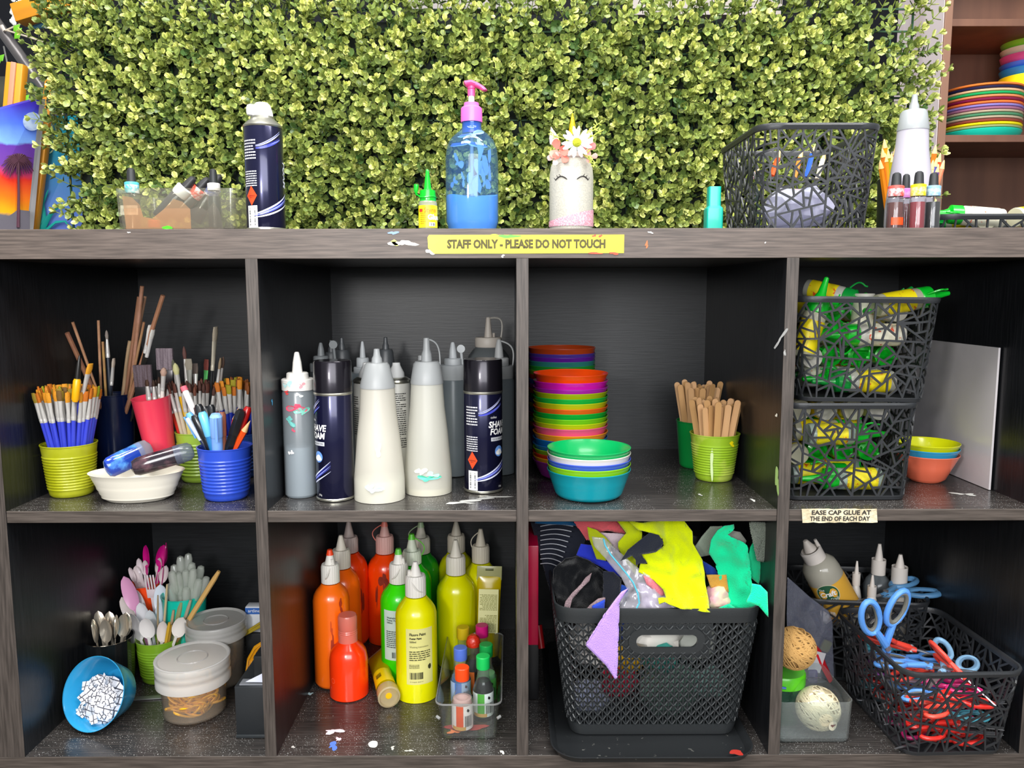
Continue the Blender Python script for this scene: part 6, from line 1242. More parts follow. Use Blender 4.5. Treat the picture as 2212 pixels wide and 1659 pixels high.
# ================================================================ cell three, lower row: woven-look basket of felt
tr = T('black_tray', 'black plastic tray with raised lip under the felt basket', 'tray', (.1815, .155, .0006)); w, d = .284, .365
sp_ = [(w-.03, d-.03, .03, 0), (w-.012, d-.012, .035, .0025), (w-.004, d-.004, .038, .010), (w, d, .04, .012), (w-.004, d-.004, .038, .0125), (w-.012, d-.012, .036, .010), (w-.020, d-.020, .034, .004), (w-.034, d-.034, .03, .003)]
part('shell', rloft(sp_, 8), mat('1c1e20', .35, var=('5c5c58', 120, .68, .74)), tr)
part('paint_spot', blob(.022, .010, 6).map(lambda x, y, z: (w/2-.03+x, -d/2+.012-z, .0126)), mat('9c2c24'), tr, smooth=0)
wb_t, db_t, wt_t, dt_t, hb = .243, .27, .292, .33, .203
t = T('woven_look_basket', 'large black plastic basket with Y-shaped weave, overflowing with felt scraps', 'basket', (.1905, .178, .0042)); fm, S = basket_map(wb_t, db_t, wt_t, dt_t, .03, hb)
BK3 = mat('2e3133', .34, bump=(500, .1)); cw = .0076; ch = .0152; z0 = .012; z1 = hb-.016; cells = []; ncol = int(S/cw)//2*2; cw = S/ncol; hs0, hs1, hz0, hz1 = .292/2-.03-.045+0, 0, hb-.075, hb-.030
hc = (wt_t-.06)/2+.000; hcx = hc+.012                                        # handle centre along the front
def in_handle(s, z): return abs(s-hcx) < .055 and abs(z-(hb-.050)) < .0185
rows = int((z1-z0)/ch)
for i in range(ncol):
    for j in range(-1, rows+1):
        zb = z0+j*ch+(ch/2 if i % 2 else 0); s0, s1 = i*cw, (i+1)*cw
        for tri_ in ([(s0, zb), (s1, zb-ch/2), (s1, zb+ch/2)], [(s0, zb), (s1, zb+ch/2), (s0, zb+ch)]):
            if min(p[1] for p in tri_) < z0-.001 or max(p[1] for p in tri_) > z1+.001: continue
            if any(in_handle(p[0], p[1]) for p in tri_): continue
            cells.append(tri_)
part('woven_wall', lattice(cells, fm, .00112, .0028, .02), BK3, t, smooth=30)
rg = MB()
for i in range(ncol):
    for j in range(rows+1):
        zb = z0+j*ch+(ch/2 if i % 2 else 0); s0 = i*cw
        if zb < z0+.001 or zb+ch*.5 > z1-.001 or in_handle(s0, zb): continue
        rg.join(tube([fm(s0-cw*.72, zb+ch*.36, .0004), fm(s0-cw*.30, zb+ch*.12, .0014), fm(s0, zb+ch*.02, .0018), fm(s0+cw*.30, zb+ch*.12, .0014), fm(s0+cw*.72, zb+ch*.36, .0004)], [.0008, .0011, .0012, .0011, .0008], 4))
part('weave_ridges', rg, BK3, t, smooth=60)
mb = MB()
N_ = 120; ring = lambda zz, d_: [fm(S*i/N_, zz, d_) for i in range(N_)]
part('rim', loft([ring(z1-.006, -.0028), ring(z1-.006, .0004), ring(z1+.004, .0006), ring(hb-.004, .001), ring(hb, .0002), ring(hb, -.003), ring(z1, -.0034)], loop=True), BK3, t)
part('base', loft([ring(0, -.004), ring(.0005, -.001), ring(z0-.002, .0005), ring(z0+.006, .0005), ring(z0+.006, -.0028), ring(.004, -.003)]), BK3, t)
def oval(a_, b_, n=40):                # stadium outline on the front wall
    pts = []
    for i in range(n):
        u = 2*PI*i/n; c_, s_ = math.cos(u), math.sin(u); pts.append((hcx+(a_-b_)*(1 if c_ > 0 else -1)*(1 if abs(c_) > .02 else 0)+b_*c_*1.0, hb-.050+b_*s_))
    return pts
A_, B_ = oval(.0555, .0195), oval(.0445, .0105); n = len(A_)
part('handle_surround', loft([[fm(x, z, dd) for x, z in pp] for pp, dd in ((A_, -.003), (A_, .002), (B_, .002), (B_, -.003))], loop=True), BK3, t, smooth=40)
# the strip of wall between weave and handle
sq = []
for i in range(n):
    x, z = A_[i]; c_, s_ = x-hcx, z-(hb-.050); k = min(.0640/max(abs(c_), 1e-6), .0270/max(abs(s_), 1e-6)); sq.append((hcx+c_*k, hb-.050+s_*k))
part('handle_panel', loft([[fm(x, z, dd) for x, z in pp] for pp, dd in ((sq, -.0012), (sq, -.0006), (A_, -.0006), (A_, -.0012))], loop=True), BK3, t, smooth=40)
def felt(name, label, cat, pts, y0, c, amp=.006, slope=0, th=.0018, seed=0, sub=2, fr=22, m=None, hang=0, ref=None, fuzz=True):
    # sheet cut to an outline, folded in depth; ref=(py) where depth is y0, slope in metres per pixel upward
    V = [P(p[0], p[1], y0+slope*((ref or p[1])-p[1])) for p in pts]
    bm = bmesh.new(); vs = [bm.verts.new(v) for v in V]; bm.faces.new(vs); bmesh.ops.triangulate(bm, faces=bm.faces[:], quad_method='BEAUTY', ngon_method='EAR_CLIP')
    for _ in range(sub+3):
        es = [e for e in bm.edges if e.calc_length() > .006*(1 if sub > 1 else 1.6)]
        if not es: break
        bmesh.ops.subdivide_edges(bm, edges=es, cuts=1); bmesh.ops.triangulate(bm, faces=bm.faces[:])
    for v in bm.verts:
        k = noise.noise(Vector((v.co.x*fr+seed*7, v.co.z*fr*.6, seed)))+.45*noise.noise(Vector((v.co.x*fr*2.7, v.co.z*fr*2.2, seed+3))); v.co.y += amp*k
    bmesh.ops.recalc_face_normals(bm, faces=bm.faces[:]); mb = MB(); mb.v = [tuple(v.co) for v in bm.verts]; mb.f = [tuple(v.index for v in f.verts) for f in bm.faces]; bm.free()
    o = part(name, mb, m or mat(c, .95, spec=.1, bump=(700, .6) if fuzz else None, sheen=.3), smooth=60); s = o.modifiers.new('thickness', 'SOLIDIFY'); s.thickness = th; s.offset = 0; return tag(o, label, cat)
def Z(pts): return [(1120+x/2.968, 1100+y/2.968) for x, y in pts]
felt('striped_cloth', 'dark navy cloth with thin white stripes at the upper left of the felt basket', 'cloth', Z([(75, 75), (250, 90), (385, 120), (430, 190), (400, 300), (330, 420), (260, 560), (215, 560), (190, 470), (150, 330), (110, 200)]), .17, '262a36', .008, 0, m=None, seed=1)
st = COL.objects['striped_cloth']; 
for k in range(9):
    pts = [(1120+(140+60*u+150*u*(1-k/14))/2.968, 1100+(110+k*30+(-14*math.sin(PI*u)+10*u*k*.3)*1.0)/2.968) for u in [i/8 for i in range(9)]]
    part('white_stripe', tube([P(a_, b_, .158) for a_, b_ in pts], .0008, 5), mat('b8bcc4', .7), st)
felt('blue_felt_strip', 'narrow teal-blue felt edge tucked under the shelf above the striped cloth', 'felt', Z([(105, 72), (240, 72), (345, 76), (380, 108), (240, 98), (105, 92)]), .14, '1c5c8c', .002, seed=2)
felt('salmon_felt', 'salmon pink felt piece at the top left of the basket', 'felt', Z([(350, 72), (630, 72), (690, 158), (560, 140), (480, 150), (470, 200), (440, 205), (400, 140)]), .11, 'e06068', .012, seed=3)
felt('royal_blue_felt', 'glitter-dotted royal blue felt piece left of the zip bag', 'felt', Z([(400, 222), (475, 232), (500, 310), (620, 355), (660, 440), (600, 410), (480, 345), (370, 292)]), .105, '2838c0', .004, seed=4)
felt('black_fleece', 'crumpled black fleece with fuzzy edge at the left of the basket', 'cloth', Z([(300, 305), (370, 298), (460, 330), (540, 400), (600, 520), (600, 670), (270, 670), (240, 560), (220, 480), (225, 390)]), .075, '0c0e12', .016, seed=5, fr=34)
felt('black_felt_band', 'dark charcoal felt band hanging straight beside the fleece', 'felt', Z([(545, 395), (610, 400), (660, 450), (650, 560), (600, 600), (560, 670), (540, 670), (550, 520)]), .048, '171a24', .006, seed=6)
felt('glitter_strip', 'pinkish silver glitter strip lying over the black fleece', 'ribbon', Z([(470, 408), (455, 460), (390, 520), (345, 570), (325, 650), (286, 650), (300, 590), (345, 530), (400, 480), (430, 440)]), .052, 'b89ca0', .003, seed=7, m=mat('b49aa0', .35, metal=.5, bump=(900, 1)))
felt('glitter_strip', 'short silver glitter strip lying low at the front of the fleece', 'ribbon', Z([(555, 562), (556, 590), (500, 620), (470, 660), (415, 660), (460, 610), (510, 570)]), .046, 'b89ca0', .003, seed=8, m=mat('b49aa0', .35, metal=.5, bump=(900, 1)))
felt('blue_felt_piece', 'small bright blue felt triangle above the basket rim', 'felt', Z([(555, 580), (550, 660), (480, 660), (470, 620)]), .040, '2c4cc8', .003, seed=9)
felt('blue_felt_piece', 'blue crinkled felt bit beside the lilac triangle top', 'felt', Z([(660, 480), (710, 500), (700, 560), (640, 600), (575, 570), (590, 548), (640, 545)]), .052, '2048a8', .006, seed=10)
felt('olive_felt_piece', 'rounded olive-lime felt piece behind the zip bag', 'felt', Z([(440, 110), (500, 130), (560, 180), (600, 230), (560, 330), (500, 320), (475, 250), (450, 180)]), .085, 'a8b408', .006, seed=11)
felt('pale_felt_piece', 'pale pinkish white felt corner under the salmon piece', 'felt', Z([(500, 145), (680, 160), (690, 240), (640, 270), (560, 190)]), .10, 'd0bcc4', .006, seed=12)
felt('lime_felt', 'large bright yellow-lime felt sheet draped over the basket front', 'felt', Z([(700, 72), (1060, 72), (1112, 140), (1118, 220), (1182, 330), (1200, 440), (1215, 560), (1229, 665), (1130, 650), (1030, 622), (940, 598), (905, 618), (900, 582), (950, 572), (930, 520), (870, 460), (775, 412), (790, 352), (830, 352), (785, 300), (800, 288), (930, 232), (925, 190), (850, 140), (760, 120)]), .012, 'ccdc00', .018, .00028, ref=1320, seed=13, fr=26)
felt('lime_felt', 'lime felt fold hanging at the left beside the dark wedge', 'felt', Z([(630, 72), (740, 74), (790, 130), (740, 200), (690, 285), (760, 280), (750, 420), (690, 340), (640, 250), (640, 215), (690, 150), (655, 105)]), .075, 'b8c804', .014, seed=14)
felt('charcoal_felt', 'charcoal felt wedge pointing left across the lime sheet', 'felt', Z([(655, 332), (700, 260), (840, 150), (900, 165), (930, 212), (915, 250), (880, 278), (785, 290), (800, 320), (828, 352), (775, 350), (755, 365), (752, 285), (720, 300)]), .036, '242834', .004, seed=15)
MINT = '14d898'
felt('mint_felt', 'mint green curling felt piece with cut-out ends at the right', 'felt', Z([(1310, 100), (1378, 95), (1380, 118), (1335, 148), (1292, 195), (1350, 212), (1425, 270), (1462, 228), (1440, 320), (1480, 400), (1450, 470), (1500, 520), (1510, 600), (1470, 660), (1400, 650), (1330, 610), (1345, 430), (1280, 372), (1228, 290), (1240, 200), (1275, 130)]), .050, MINT, .018, seed=16)
felt('mint_felt', 'mint green felt point rising beside the curled piece', 'felt', Z([(1503, 203), (1512, 255), (1540, 310), (1562, 372), (1540, 480), (1480, 430), (1460, 330), (1480, 240)]), .062, '10c084', .006, seed=17)
felt('mint_felt', 'mint green felt tail pointing down over the rim at the right', 'felt', Z([(1500, 480), (1555, 490), (1597, 532), (1602, 692), (1540, 620), (1460, 595), (1490, 540)]), -.004, '10e8a4', .004, seed=18)
felt('mint_felt', 'flat mint green felt triangle lying along the basket rim', 'felt', Z([(1228, 662), (1350, 605), (1400, 640), (1440, 662)]), .022, '14cc8c', .003, seed=19)
felt('sage_felt', 'sage grey felt roll behind the mint piece', 'felt', Z([(1132, 235), (1228, 108), (1300, 100), (1262, 180), (1235, 290), (1165, 305)]), .085, '8c9888', .008, seed=20)
felt('grey_felt_disc', 'round dull grey felt piece framed by the mint curl', 'felt', Z([(1300, 160), (1350, 132), (1420, 145), (1460, 200), (1440, 260), (1370, 240), (1300, 205)]), .075, '84847c', .004, seed=21)
felt('glitter_felt', 'silver-green glitter felt arc at the top right corner', 'felt', Z([(1478, 80), (1582, 84), (1612, 208), (1572, 340), (1530, 330), (1562, 200), (1520, 130)]), .045, '90988c', .004, seed=22, m=mat('8c9488', .4, metal=.3, bump=(800, 1.5)))
felt('tan_felt', 'mustard tan felt corner left of the mint piece', 'felt', Z([(1204, 420), (1335, 424), (1348, 532), (1280, 512), (1230, 500)]), .055, 'c8943c', .005, seed=23)
felt('blue_felt_piece', 'deep blue felt edge between lime and mint pieces', 'felt', Z([(1180, 330), (1260, 380), (1290, 430), (1205, 425)]), .070, '1c3c94', .005, seed=24)
crumple('wrapped_sweet_ball', 'pink and cream plastic-wrapped ball between the lime and mint felt', 'ball', tuple(P(1549, 1292, .06)), .020, .018, .020, mat('e0a8b0', .3, coat=.5, var=('e8d8b8', 60, .4, .6)), 4, .15)
felt('lilac_felt', 'lilac felt triangle hanging over the front of the basket', 'felt', Z([(700, 510), (670, 560), (645, 600), (625, 700), (612, 850), (614, 1000), (630, 1088), (618, 1088), (560, 1000), (430, 872), (480, 800), (560, 660), (620, 580), (660, 530)]), .004, 'b490dc', .0012, seed=25)
# zip bag
t = felt('zip_bag', 'clear zip-seal plastic bag crumpled over the basket rim', 'bag', Z([(470, 175), (545, 175), (600, 230), (700, 320), (790, 400), (900, 450), (1000, 560), (1010, 660), (780, 655), (700, 690), (640, 690), (620, 640), (700, 520), (660, 440), (560, 320), (480, 230)]), .030, '', .012, .00012, ref=1320, seed=26, m=clear('fafafc', .08, .30, 'f4f0fa'), fr=40, th=.0003)
part('zip_seal', tube([P(1120+a_/2.968, 1100+b_/2.968, .020) for a_, b_ in ((545, 190), (555, 230), (590, 290), (640, 350), (690, 410), (735, 470), (765, 540), (775, 600), (755, 640), (715, 658), (660, 645))], .0012, 8), mat('58b8d0', .3), t)
felt('lilac_plastic', 'crinkled lilac tissue showing inside the zip bag', 'tissue', Z([(760, 470), (860, 480), (960, 560), (1000, 655), (780, 655), (790, 560)]), .045, '', .010, seed=27, m=mat('b8a4cc', .5, var=('d8c8dc', 60, .4, .6)), fr=40)
felt('pink_tissue', 'coral pink scraps inside the zip bag', 'tissue', Z([(800, 425), (850, 440), (935, 520), (940, 550), (900, 560), (870, 520), (820, 480)]), .036, 'e8808c', .006, seed=28)
for i, (c, x, y, z, sx, lb) in enumerate((('d8d4d0', .112, .10, .11, .042, 'white'), ('e0dcd4', .19, .085, .14, .055, 'cream'), ('e8b010', .155, .07, .105, .032, 'golden yellow'), ('2040b0', .145, .075, .150, .026, 'blue'), ('40988c', .20, .06, .11, .03, 'teal'), ('c02440', .145, .065, .07, .03, 'crimson'), ('c8ccc4', .262, .095, .12, .038, 'pale grey'), ('b8c0e0', .10, .07, .045, .032, 'lavender'), ('6c8c80', .22, .08, .05, .05, 'grey-green'), ('8cb8b0', .28, .07, .065, .03, 'pale teal'), ('d8d8d8', .24, .08, .155, .03, 'silvery white'), ('20252c', .19, .2, .09, .09, 'black'), ('a8a49c', .13, .16, .13, .06, 'stone'), ('4c7c50', .27, .15, .15, .05, 'green'))):
    crumple('felt_scrap', '%s crumpled scrap glimpsed through the basket weave' % lb, 'felt', (x, y+.012, z), sx*.9, sx*.6, sx*.75, mat(c, .9, spec=.1), i+30, .2)
# red folder at the left gap
tag(part('red_folder', box(.0105, .026, .12, .36, .105, .262, .001), mat('b80c3c', .3, coat=.2)), 'crimson folder standing in the gap left of the felt basket', 'folder')
tag(part('red_rod', tube([P(1163, 1350, .16), P(1170, 1400, .15)], [.006, .0055], 12), mat('8c0c14', .3)), 'dark red handle end below the crimson folder', 'handle')
tag(part('folder_stand', box(.0105, .028, .15, .36, .0006, .1045, .001), mat('141416', .4)), 'black box standing under the crimson folder', 'box')
# ================================================================ cell four, lower row
twig_basket('black lattice basket of craft glue bottles, behind the scissors basket', .575, .275, .0006, .20, .165, .178, .145, .143, rz=-.10, seed=41)
twig_basket('front black lattice basket of scissors jutting over the board edge', .598, .088, .0006, .170, .222, .142, .186, .131, rz=.03, seed=45)
# craft glue bottle
a = P(1830, 1330, .24); b = P(1738, 1166, .23); L = (b-a).length; t = T('craft_glue_bottle', 'tilted clear bottle with yellow label and round green badge reading The Craft Stall', 'glue bottle'); R_ = .030
kb = L
part('body', lathe([(0, 0), (R_*.94, 0), (R_, .004), (R_, L*.60), (R_*.93, L*.68), (R_*.7, L*.735), (R_*.5, L*.755)], 48), clear('f4f4f0', .15, .8, 'dcd8c8'), t)
part('label', lathe([(R_+.0004, L*.12), (R_+.0004, L*.52)], 48), mat('e8b040', .45), t)
rb = -.5
art('badge', lathe([(0, 0), (.0175, 0)], 32).map(lambda x, y, z: (x, 0, y)), R_, rb, L*.43, mat('2c5c40', .4), t, .0009); art('badge_ring', lathe([(.0175, 0), (.0185, 0)], 32).map(lambda x, y, z: (x, 0, y)), R_, rb, L*.43, mat('d8d4b8', .4), t, .0010)
art('lettering', text('The', .006).xf(rotm('Y', 0)).mv(-.007, 0, .010), R_, rb, L*.43, WHT, t, .0013); art('lettering', text('Craft', .0125, shear=.2, bold=.0004, width=.027), R_, rb, L*.43, WHT, t, .0013); art('lettering', text('Stall', .008, shear=.2).mv(.006, 0, -.0105), R_, rb, L*.43, WHT, t, .0013)
part('cap', lathe([(R_*.52, L*.745), (R_*.60, L*.75), (R_*.60, L*.86), (R_*.5, L*.875)], 40), mat('e0d8d0', .5), t); part('nozzle', lathe([(R_*.36, L*.87), (R_*.28, L*.92), (R_*.13, L*.99), (0, L)], 20), mat('dcd2c8', .5), t); part('stopper', tube([(R_*.5, 0, L*.86), (R_*.5, 0, L*.945)], [.0035, .0025], 10), mat('e0d8d0', .5), t)
face_to(t, a, b, 0)
def noz_bottle(label, tip, capt, capb, px, y, hwc, hwb, body, ribs=True):
    k0 = 1/math.sqrt(1+((px-1106)/FPX)**2); p = P(px, capb, y); t = T('glue_bottle', label, 'glue bottle', (p.x, y, .010)); z = lambda py: P(px, py, y).z-.010; r_ = lambda hw: hw*mpp(p)*k0
    part('body', lathe([(0, 0), (r_(hwb)*.95, 0), (r_(hwb), .004), (r_(hwb), z(capb)-.022), (r_(hwb)*.8, z(capb)-.010), (r_(hwc)*.8, z(capb))], 36), body, t)
    part('cap', lathe([(r_(hwc), z(capb)-.001), (r_(hwc), z(capt)+.002), (r_(hwc)*.85, z(capt))], 36), mat('e0d8d0', .5), t); part('nozzle', lathe([(r_(hwc)*.62, z(capt)-.001), (r_(hwc)*.42, (z(capt)+z(tip))/2), (r_(hwc)*.22, z(tip)), (0, z(tip))], 20), mat('e4dcd4', .5), t)
noz_bottle('glue bottle with tallest white ribbed cap in the rear lattice basket', 1175, 1210, 1238, 1897, .30, 16, 32, clear('e8ecee', .15, .55, '9ca4a8'))
noz_bottle('glue bottle with white ribbed cap, right end of the rear basket', 1198, 1226, 1258, 1942, .27, 18, 22, mat('d8d0c4', .4))
noz_bottle('slim white glue bottle with narrow spout, in front of the tilted one', 1212, 1240, 1262, 1849, .255, 9, 13, mat('e4e0da', .4))
noz_bottle('short white glue bottle at the front rim of the rear basket', 1242, 1268, 1286, 1883, .222, 10, 16, mat('e8e4de', .4))
crumple('tissue', 'amber and white scraps low in the rear lattice basket', 'tissue', (.54, .235, .11), .035, .02, .022, mat('c88838', .6, var=('e8e0d0', 50, .45, .6)), 3, .25)
# scissors
def scissors_parts(c, grip):
    cm = mat(c, .4, coat=.1); gm = mat(grip, .6); bmv = mat('9c9ea4', .3, metal=.85)
    def loop(s):
        pts = []
        for i in range(20): a_ = 2*PI*i/20; x, z = .0135*math.cos(a_), .026*math.sin(a_); x += .004*math.sin(a_); ca, sa = math.cos(s*.30), math.sin(s*.30); pts.append((s*.021+x*ca+z*sa, 0, .052+z*ca-x*sa))
        return pts
    out = []
    for s in (-1, 1):
        L_ = loop(s); h = tube(L_, .0042, 10, closed=True, flat=.9).join(tube([(s*.015, 0, .030), (s*.009, 0, .018), (s*.001, 0, 0), (-s*.003, 0, -.012)], [.0042, .0050, .0055, .0035], 10)).map(lambda x, y, z, s=s: (x, y+s*.0012, z)); 
        inner = tube([(s*.021+(x-s*.021)*.80, y, .052+(z-.052)*.84) for x, y, z in L_], .0024, 8, closed=True, flat=1.3)
        bl = prism([(-s*.006, -.002), (s*.004, -.004), (-s*.000, -.075), (-s*.002, -.078)], -.0006, .0006).mv(0, s*.0009, 0)
        out += [('handle', mesh(h, cm), None), ('grip', mesh(inner, gm), None), ('blade', mesh(bl, bmv), None)]
    out.append(('pivot_screw', mesh(tube([(0, -.0065, -.003), (0, .0065, -.003)], .0042, 20), mat('8c8c90', .4, metal=.6)), None)); return out
SK = {}
def scissors(label, M4, c='5c9ae8', grip='6c6c64', group=None, s=1):
    if c not in SK: SK[c] = scissors_parts(c, grip)
    t = T('scissors', label, 'scissors', group=group)
    for nm, me, _ in SK[c]: part(nm, me, None, t)
    t.matrix_world = M4 @ Matrix.Scale(s, 4); return t
pv = P(1913, 1392, .060)
up = (P(1908, 1300, .045)-pv); up.normalize(); x_ = Vector((1, .1, .0)).normalized(); y_ = up.cross(x_).normalized(); x_ = y_.cross(up); Mx = Matrix((x_, y_, up)).transposed().to_4x4(); Mx.translation = pv
scissors('large blue scissors with grey-lined handles standing open over the basket rim', Mx @ rotm('Z', .1), s=1.06)
r = random.Random(9); cl = [('5c9ae8', '7c7c74'), ('d82820', 'a01c18'), ('58b4c8', '4c8ca0'), ('b82068', '80184c'), ('a850c0', '7c3890'), ('e84838', 'b03020'), ('8cb8dc', '6c90b0')]
nmz = {'5c9ae8': 'blue', 'd82820': 'red', '58b4c8': 'teal', 'b82068': 'magenta', 'a850c0': 'purple', 'e84838': 'orange-red', '8cb8dc': 'pale blue'}
def lay2(x, y, z, yaw, tilt=0, roll=0): return Matrix.Translation((x, y, z)) @ rotm('Z', yaw) @ rotm('Y', PI/2+tilt) @ rotm('Z', PI/2+roll)
for k in range(6):
    for i in range(5):
        c, g = cl[(k*3+i*2) % 7] if k > 2 else cl[[1, 3, 5, 1, 2][i]]
        yy = .088-.072+i*.034+r.uniform(-.006, .006); fl = r.random() < .5; xx = .598+(-.012 if fl else .012)+r.uniform(-.006, .006); 
        scissors('%s-handled scissors in the pile inside the front lattice basket' % nmz[c], lay2(xx, yy, .014+k*.0135, (0 if fl else PI)+r.uniform(-.35, .35), r.uniform(-.08, .08)), c, g, '%s scissors piled in the front basket' % nmz[c], .82)
scissors('blue scissors lying on top with one grey-lined loop toward the front', lay2(.585, .055, .103, 2.7, .05, .1), '5c9ae8', '7c7c74', None, .85)
scissors('red-orange scissors lying on top, loop showing at the back of the pile', lay2(.585, .10, .108, 2.9, -.2, .5), 'e84838', 'b03020', None, .85)
scissors('small orange-red scissors with loop tip above the front rim', lay2(.62, .02, .104, 1.9, -.3, .9), 'e84838', 'b03020', None, .7)
scissors('pale blue scissors with loop showing at the right of the pile', lay2(.608, .045, .102, .75, -.1, .3), '8cb8dc', '6c90b0', None, .85)
q = P(1945, 1275, .24); scissors('blue plastic scissor handles lying flat on the rear basket', Matrix.Translation((q.x-.024, .235, q.z-.004)) @ rotm('Z', -1.3) @ rotm('X', -PI/2+.1), '5c94c4', '5c94c4', None, 1.0)
# clear box, twine, jar, glue stick
x0_, x1_ = .3615, P(1840, 1600, .03).x; t = T('clear_box', 'clear plastic tub beside the divider holding balls of twine', 'tub', ((x0_+x1_)/2, .085, .0006)); w2 = x1_-x0_
part('shell', rloft([(w2-.010, .11, .010, 0), (w2-.004, .116, .012, .004), (w2, .12, .012, .062), (w2-.003, .117, .011, .062), (w2-.008, .110, .010, .005)]), clear('f4f8f8', .1, .10, 'f0f4f4'), t)
def twine(label, c, R_, col, core, seed, y_sc=1, dirv=(0, 0, 1)):
    t = T('twine_ball', label, 'twine', tuple(c)); r = random.Random(seed); mb = lathe([(0, -R_*.93)]+[(R_*.93*math.cos(a_), R_*.93*math.sin(a_)) for a_ in [(-.45+.9*i/12)*PI for i in range(13)]]+[(0, R_*.93)], 32)
    part('core', mb, mat(core, .9), t); st = MB()
    for k in range(60):
        ax = Vector((r.gauss(0, .5), r.gauss(0, .5), 1)).normalized() if k % 2 else Vector((r.gauss(0, .3)+.8, r.gauss(0, .3), .5)).normalized(); u = ax.orthogonal().normalized(); v = ax.cross(u); off = r.uniform(-.55, .55)*R_; rr = math.sqrt(R_*R_-off*off)
        st.join(tube([ax*off+(u*math.cos(2*PI*i/28)+v*math.sin(2*PI*i/28))*rr for i in range(28)], .0012, 5, closed=True))
    part('strands', st, mat(col, .85, bump=(1500, .5)), t); return t
q = P(1716, 1400, .065); twine('ball of golden brown jute twine on top of the green-lidded jar', (max(q.x, .36+.031), .065, q.z), 54*mpp(q)*.82*1.0, 'c89c5c', 'a07c48', 3)
q = P(1771, 1537, .055); tw = twine('ball of cream cotton twine wrapped in clear plastic in the front tub', (q.x-.002, .058, .036), .0305, 'ecdcb8', 'cdb98f', 5)
art2 = lathe([(0, 0), (.0075, 0)], 24).map(lambda x, y, z: (x, 0, y)); part('round_tag', bend(art2, .0315, .35).mv(0, 0, -.010), mat('e8dcc0', .5), tw, smooth=0); part('tag_mark', bend(blob(.006, .005, 4, rough=.5), .0318, .35).mv(0, 0, -.010), mat('6c3028', .5), tw, smooth=0)
crumple('plastic_wrap', 'crinkled clear plastic wrap around the cream twine ball', 'wrap', (q.x-.004, .060, .0425), .038, .036, .036, clear('fafcfc', .05, .03, 'f4f8f8'), 6, .07)
qj = P(1718, 1470, .095); t = T('plastic_jar', 'small jar with lime-green lid under the jute twine ball', 'jar', (.3605+.034, .10, .0006)); zt = P(1720, 1445, .10).z; 
part('body', lathe([(0, 0), (.030, 0), (.031, .003), (.031, zt-.020), (.028, zt-.016)], 40), clear('d8ece0', .1, .25, '3c8c68'), t); part('lid', lathe([(.0325, zt-.020), (.034, zt-.019), (.034, zt-.003), (.032, zt), (0, zt)], 40), mat('58c818', .35, coat=.2), t); part('lid_tab', tube([(-.02, -.0335, zt-.012), (-.006, -.0345, zt-.013)], .0018, 8), mat('2c64c0', .4), t)
qg = P(1700, 1340, .14); t = T('glue_stick', 'navy glue stick with royal blue cap standing behind the jute ball', 'glue stick', (.3605+.020, .16, .0006)); zc = P(1716, 1283, .16).z; zm = P(1716, 1318, .16).z
part('barrel', lathe([(0, 0), (.0165, 0), (.0165, zm), (0, zm)], 32), mat('0c1c4c', .25, coat=.3), t); part('cap', lathe([(.0155, zm), (.0170, zm), (.0170, zc-.003), (.015, zc), (0, zc)], 32), mat('3458d8', .3, coat=.3), t); part('white_ring', lathe([(.0172, zm-.0006), (.0172, zm+.0006)], 32), WHT, t); part('label_mark', bend(blob(.009, .006, 5), .0168, .5).mv(0, 0, zm-.014), mat('d8d820'), t, smooth=0)
# clear sleeve folder with red ribbon
pts = [(1700, 1245), (1750, 1290), (1790, 1320), (1798, 1345), (1802, 1465), (1780, 1475), (1720, 1480), (1700, 1480)]
o = felt('plastic_sleeve', 'clear plastic sleeve of ribbons standing behind the twine', 'sleeve', pts, .175, '', .004, seed=40, m=clear('f0f2f8', .08, .16, 'd0d4ec'), th=.0004)
o = tag(part('red_ribbon', tube([P(1752, 1390, .168), P(1768, 1410, .165), P(1780, 1440, .165), P(1795, 1470, .165)], [.006, .008, .0075, .006], 8, flat=.4), mat('c81c28', .3, coat=.4)), 'shiny red ribbon roll inside the clear sleeve', 'ribbon')
tag(part('olive_cloth', box(0, .016, 0, .006, 0, .020, .004), mat('8c8c28', .6)), 'olive scrap above the red ribbon in the sleeve', 'cloth'); COL.objects[-1].matrix_world = Matrix.Translation(P(1770, 1405, .178)) @ rotm('Y', .4)
o = tag(part('paper_card', box(0, .020, 0, .0008, 0, .034), mat('c8c4c8', .6)), 'small white card in front of the red ribbon', 'card'); o.matrix_world = Matrix.Translation(P(1745, 1448, .160)) @ rotm('Y', .25)
tag(part('purple_pouch', box(0, .016, 0, .008, 0, .022, .003), mat('3c2870', .5)), 'dark purple pouch low in the sleeve beside the jar', 'pouch'); COL.objects[-1].location = P(1745, 1478, .155)

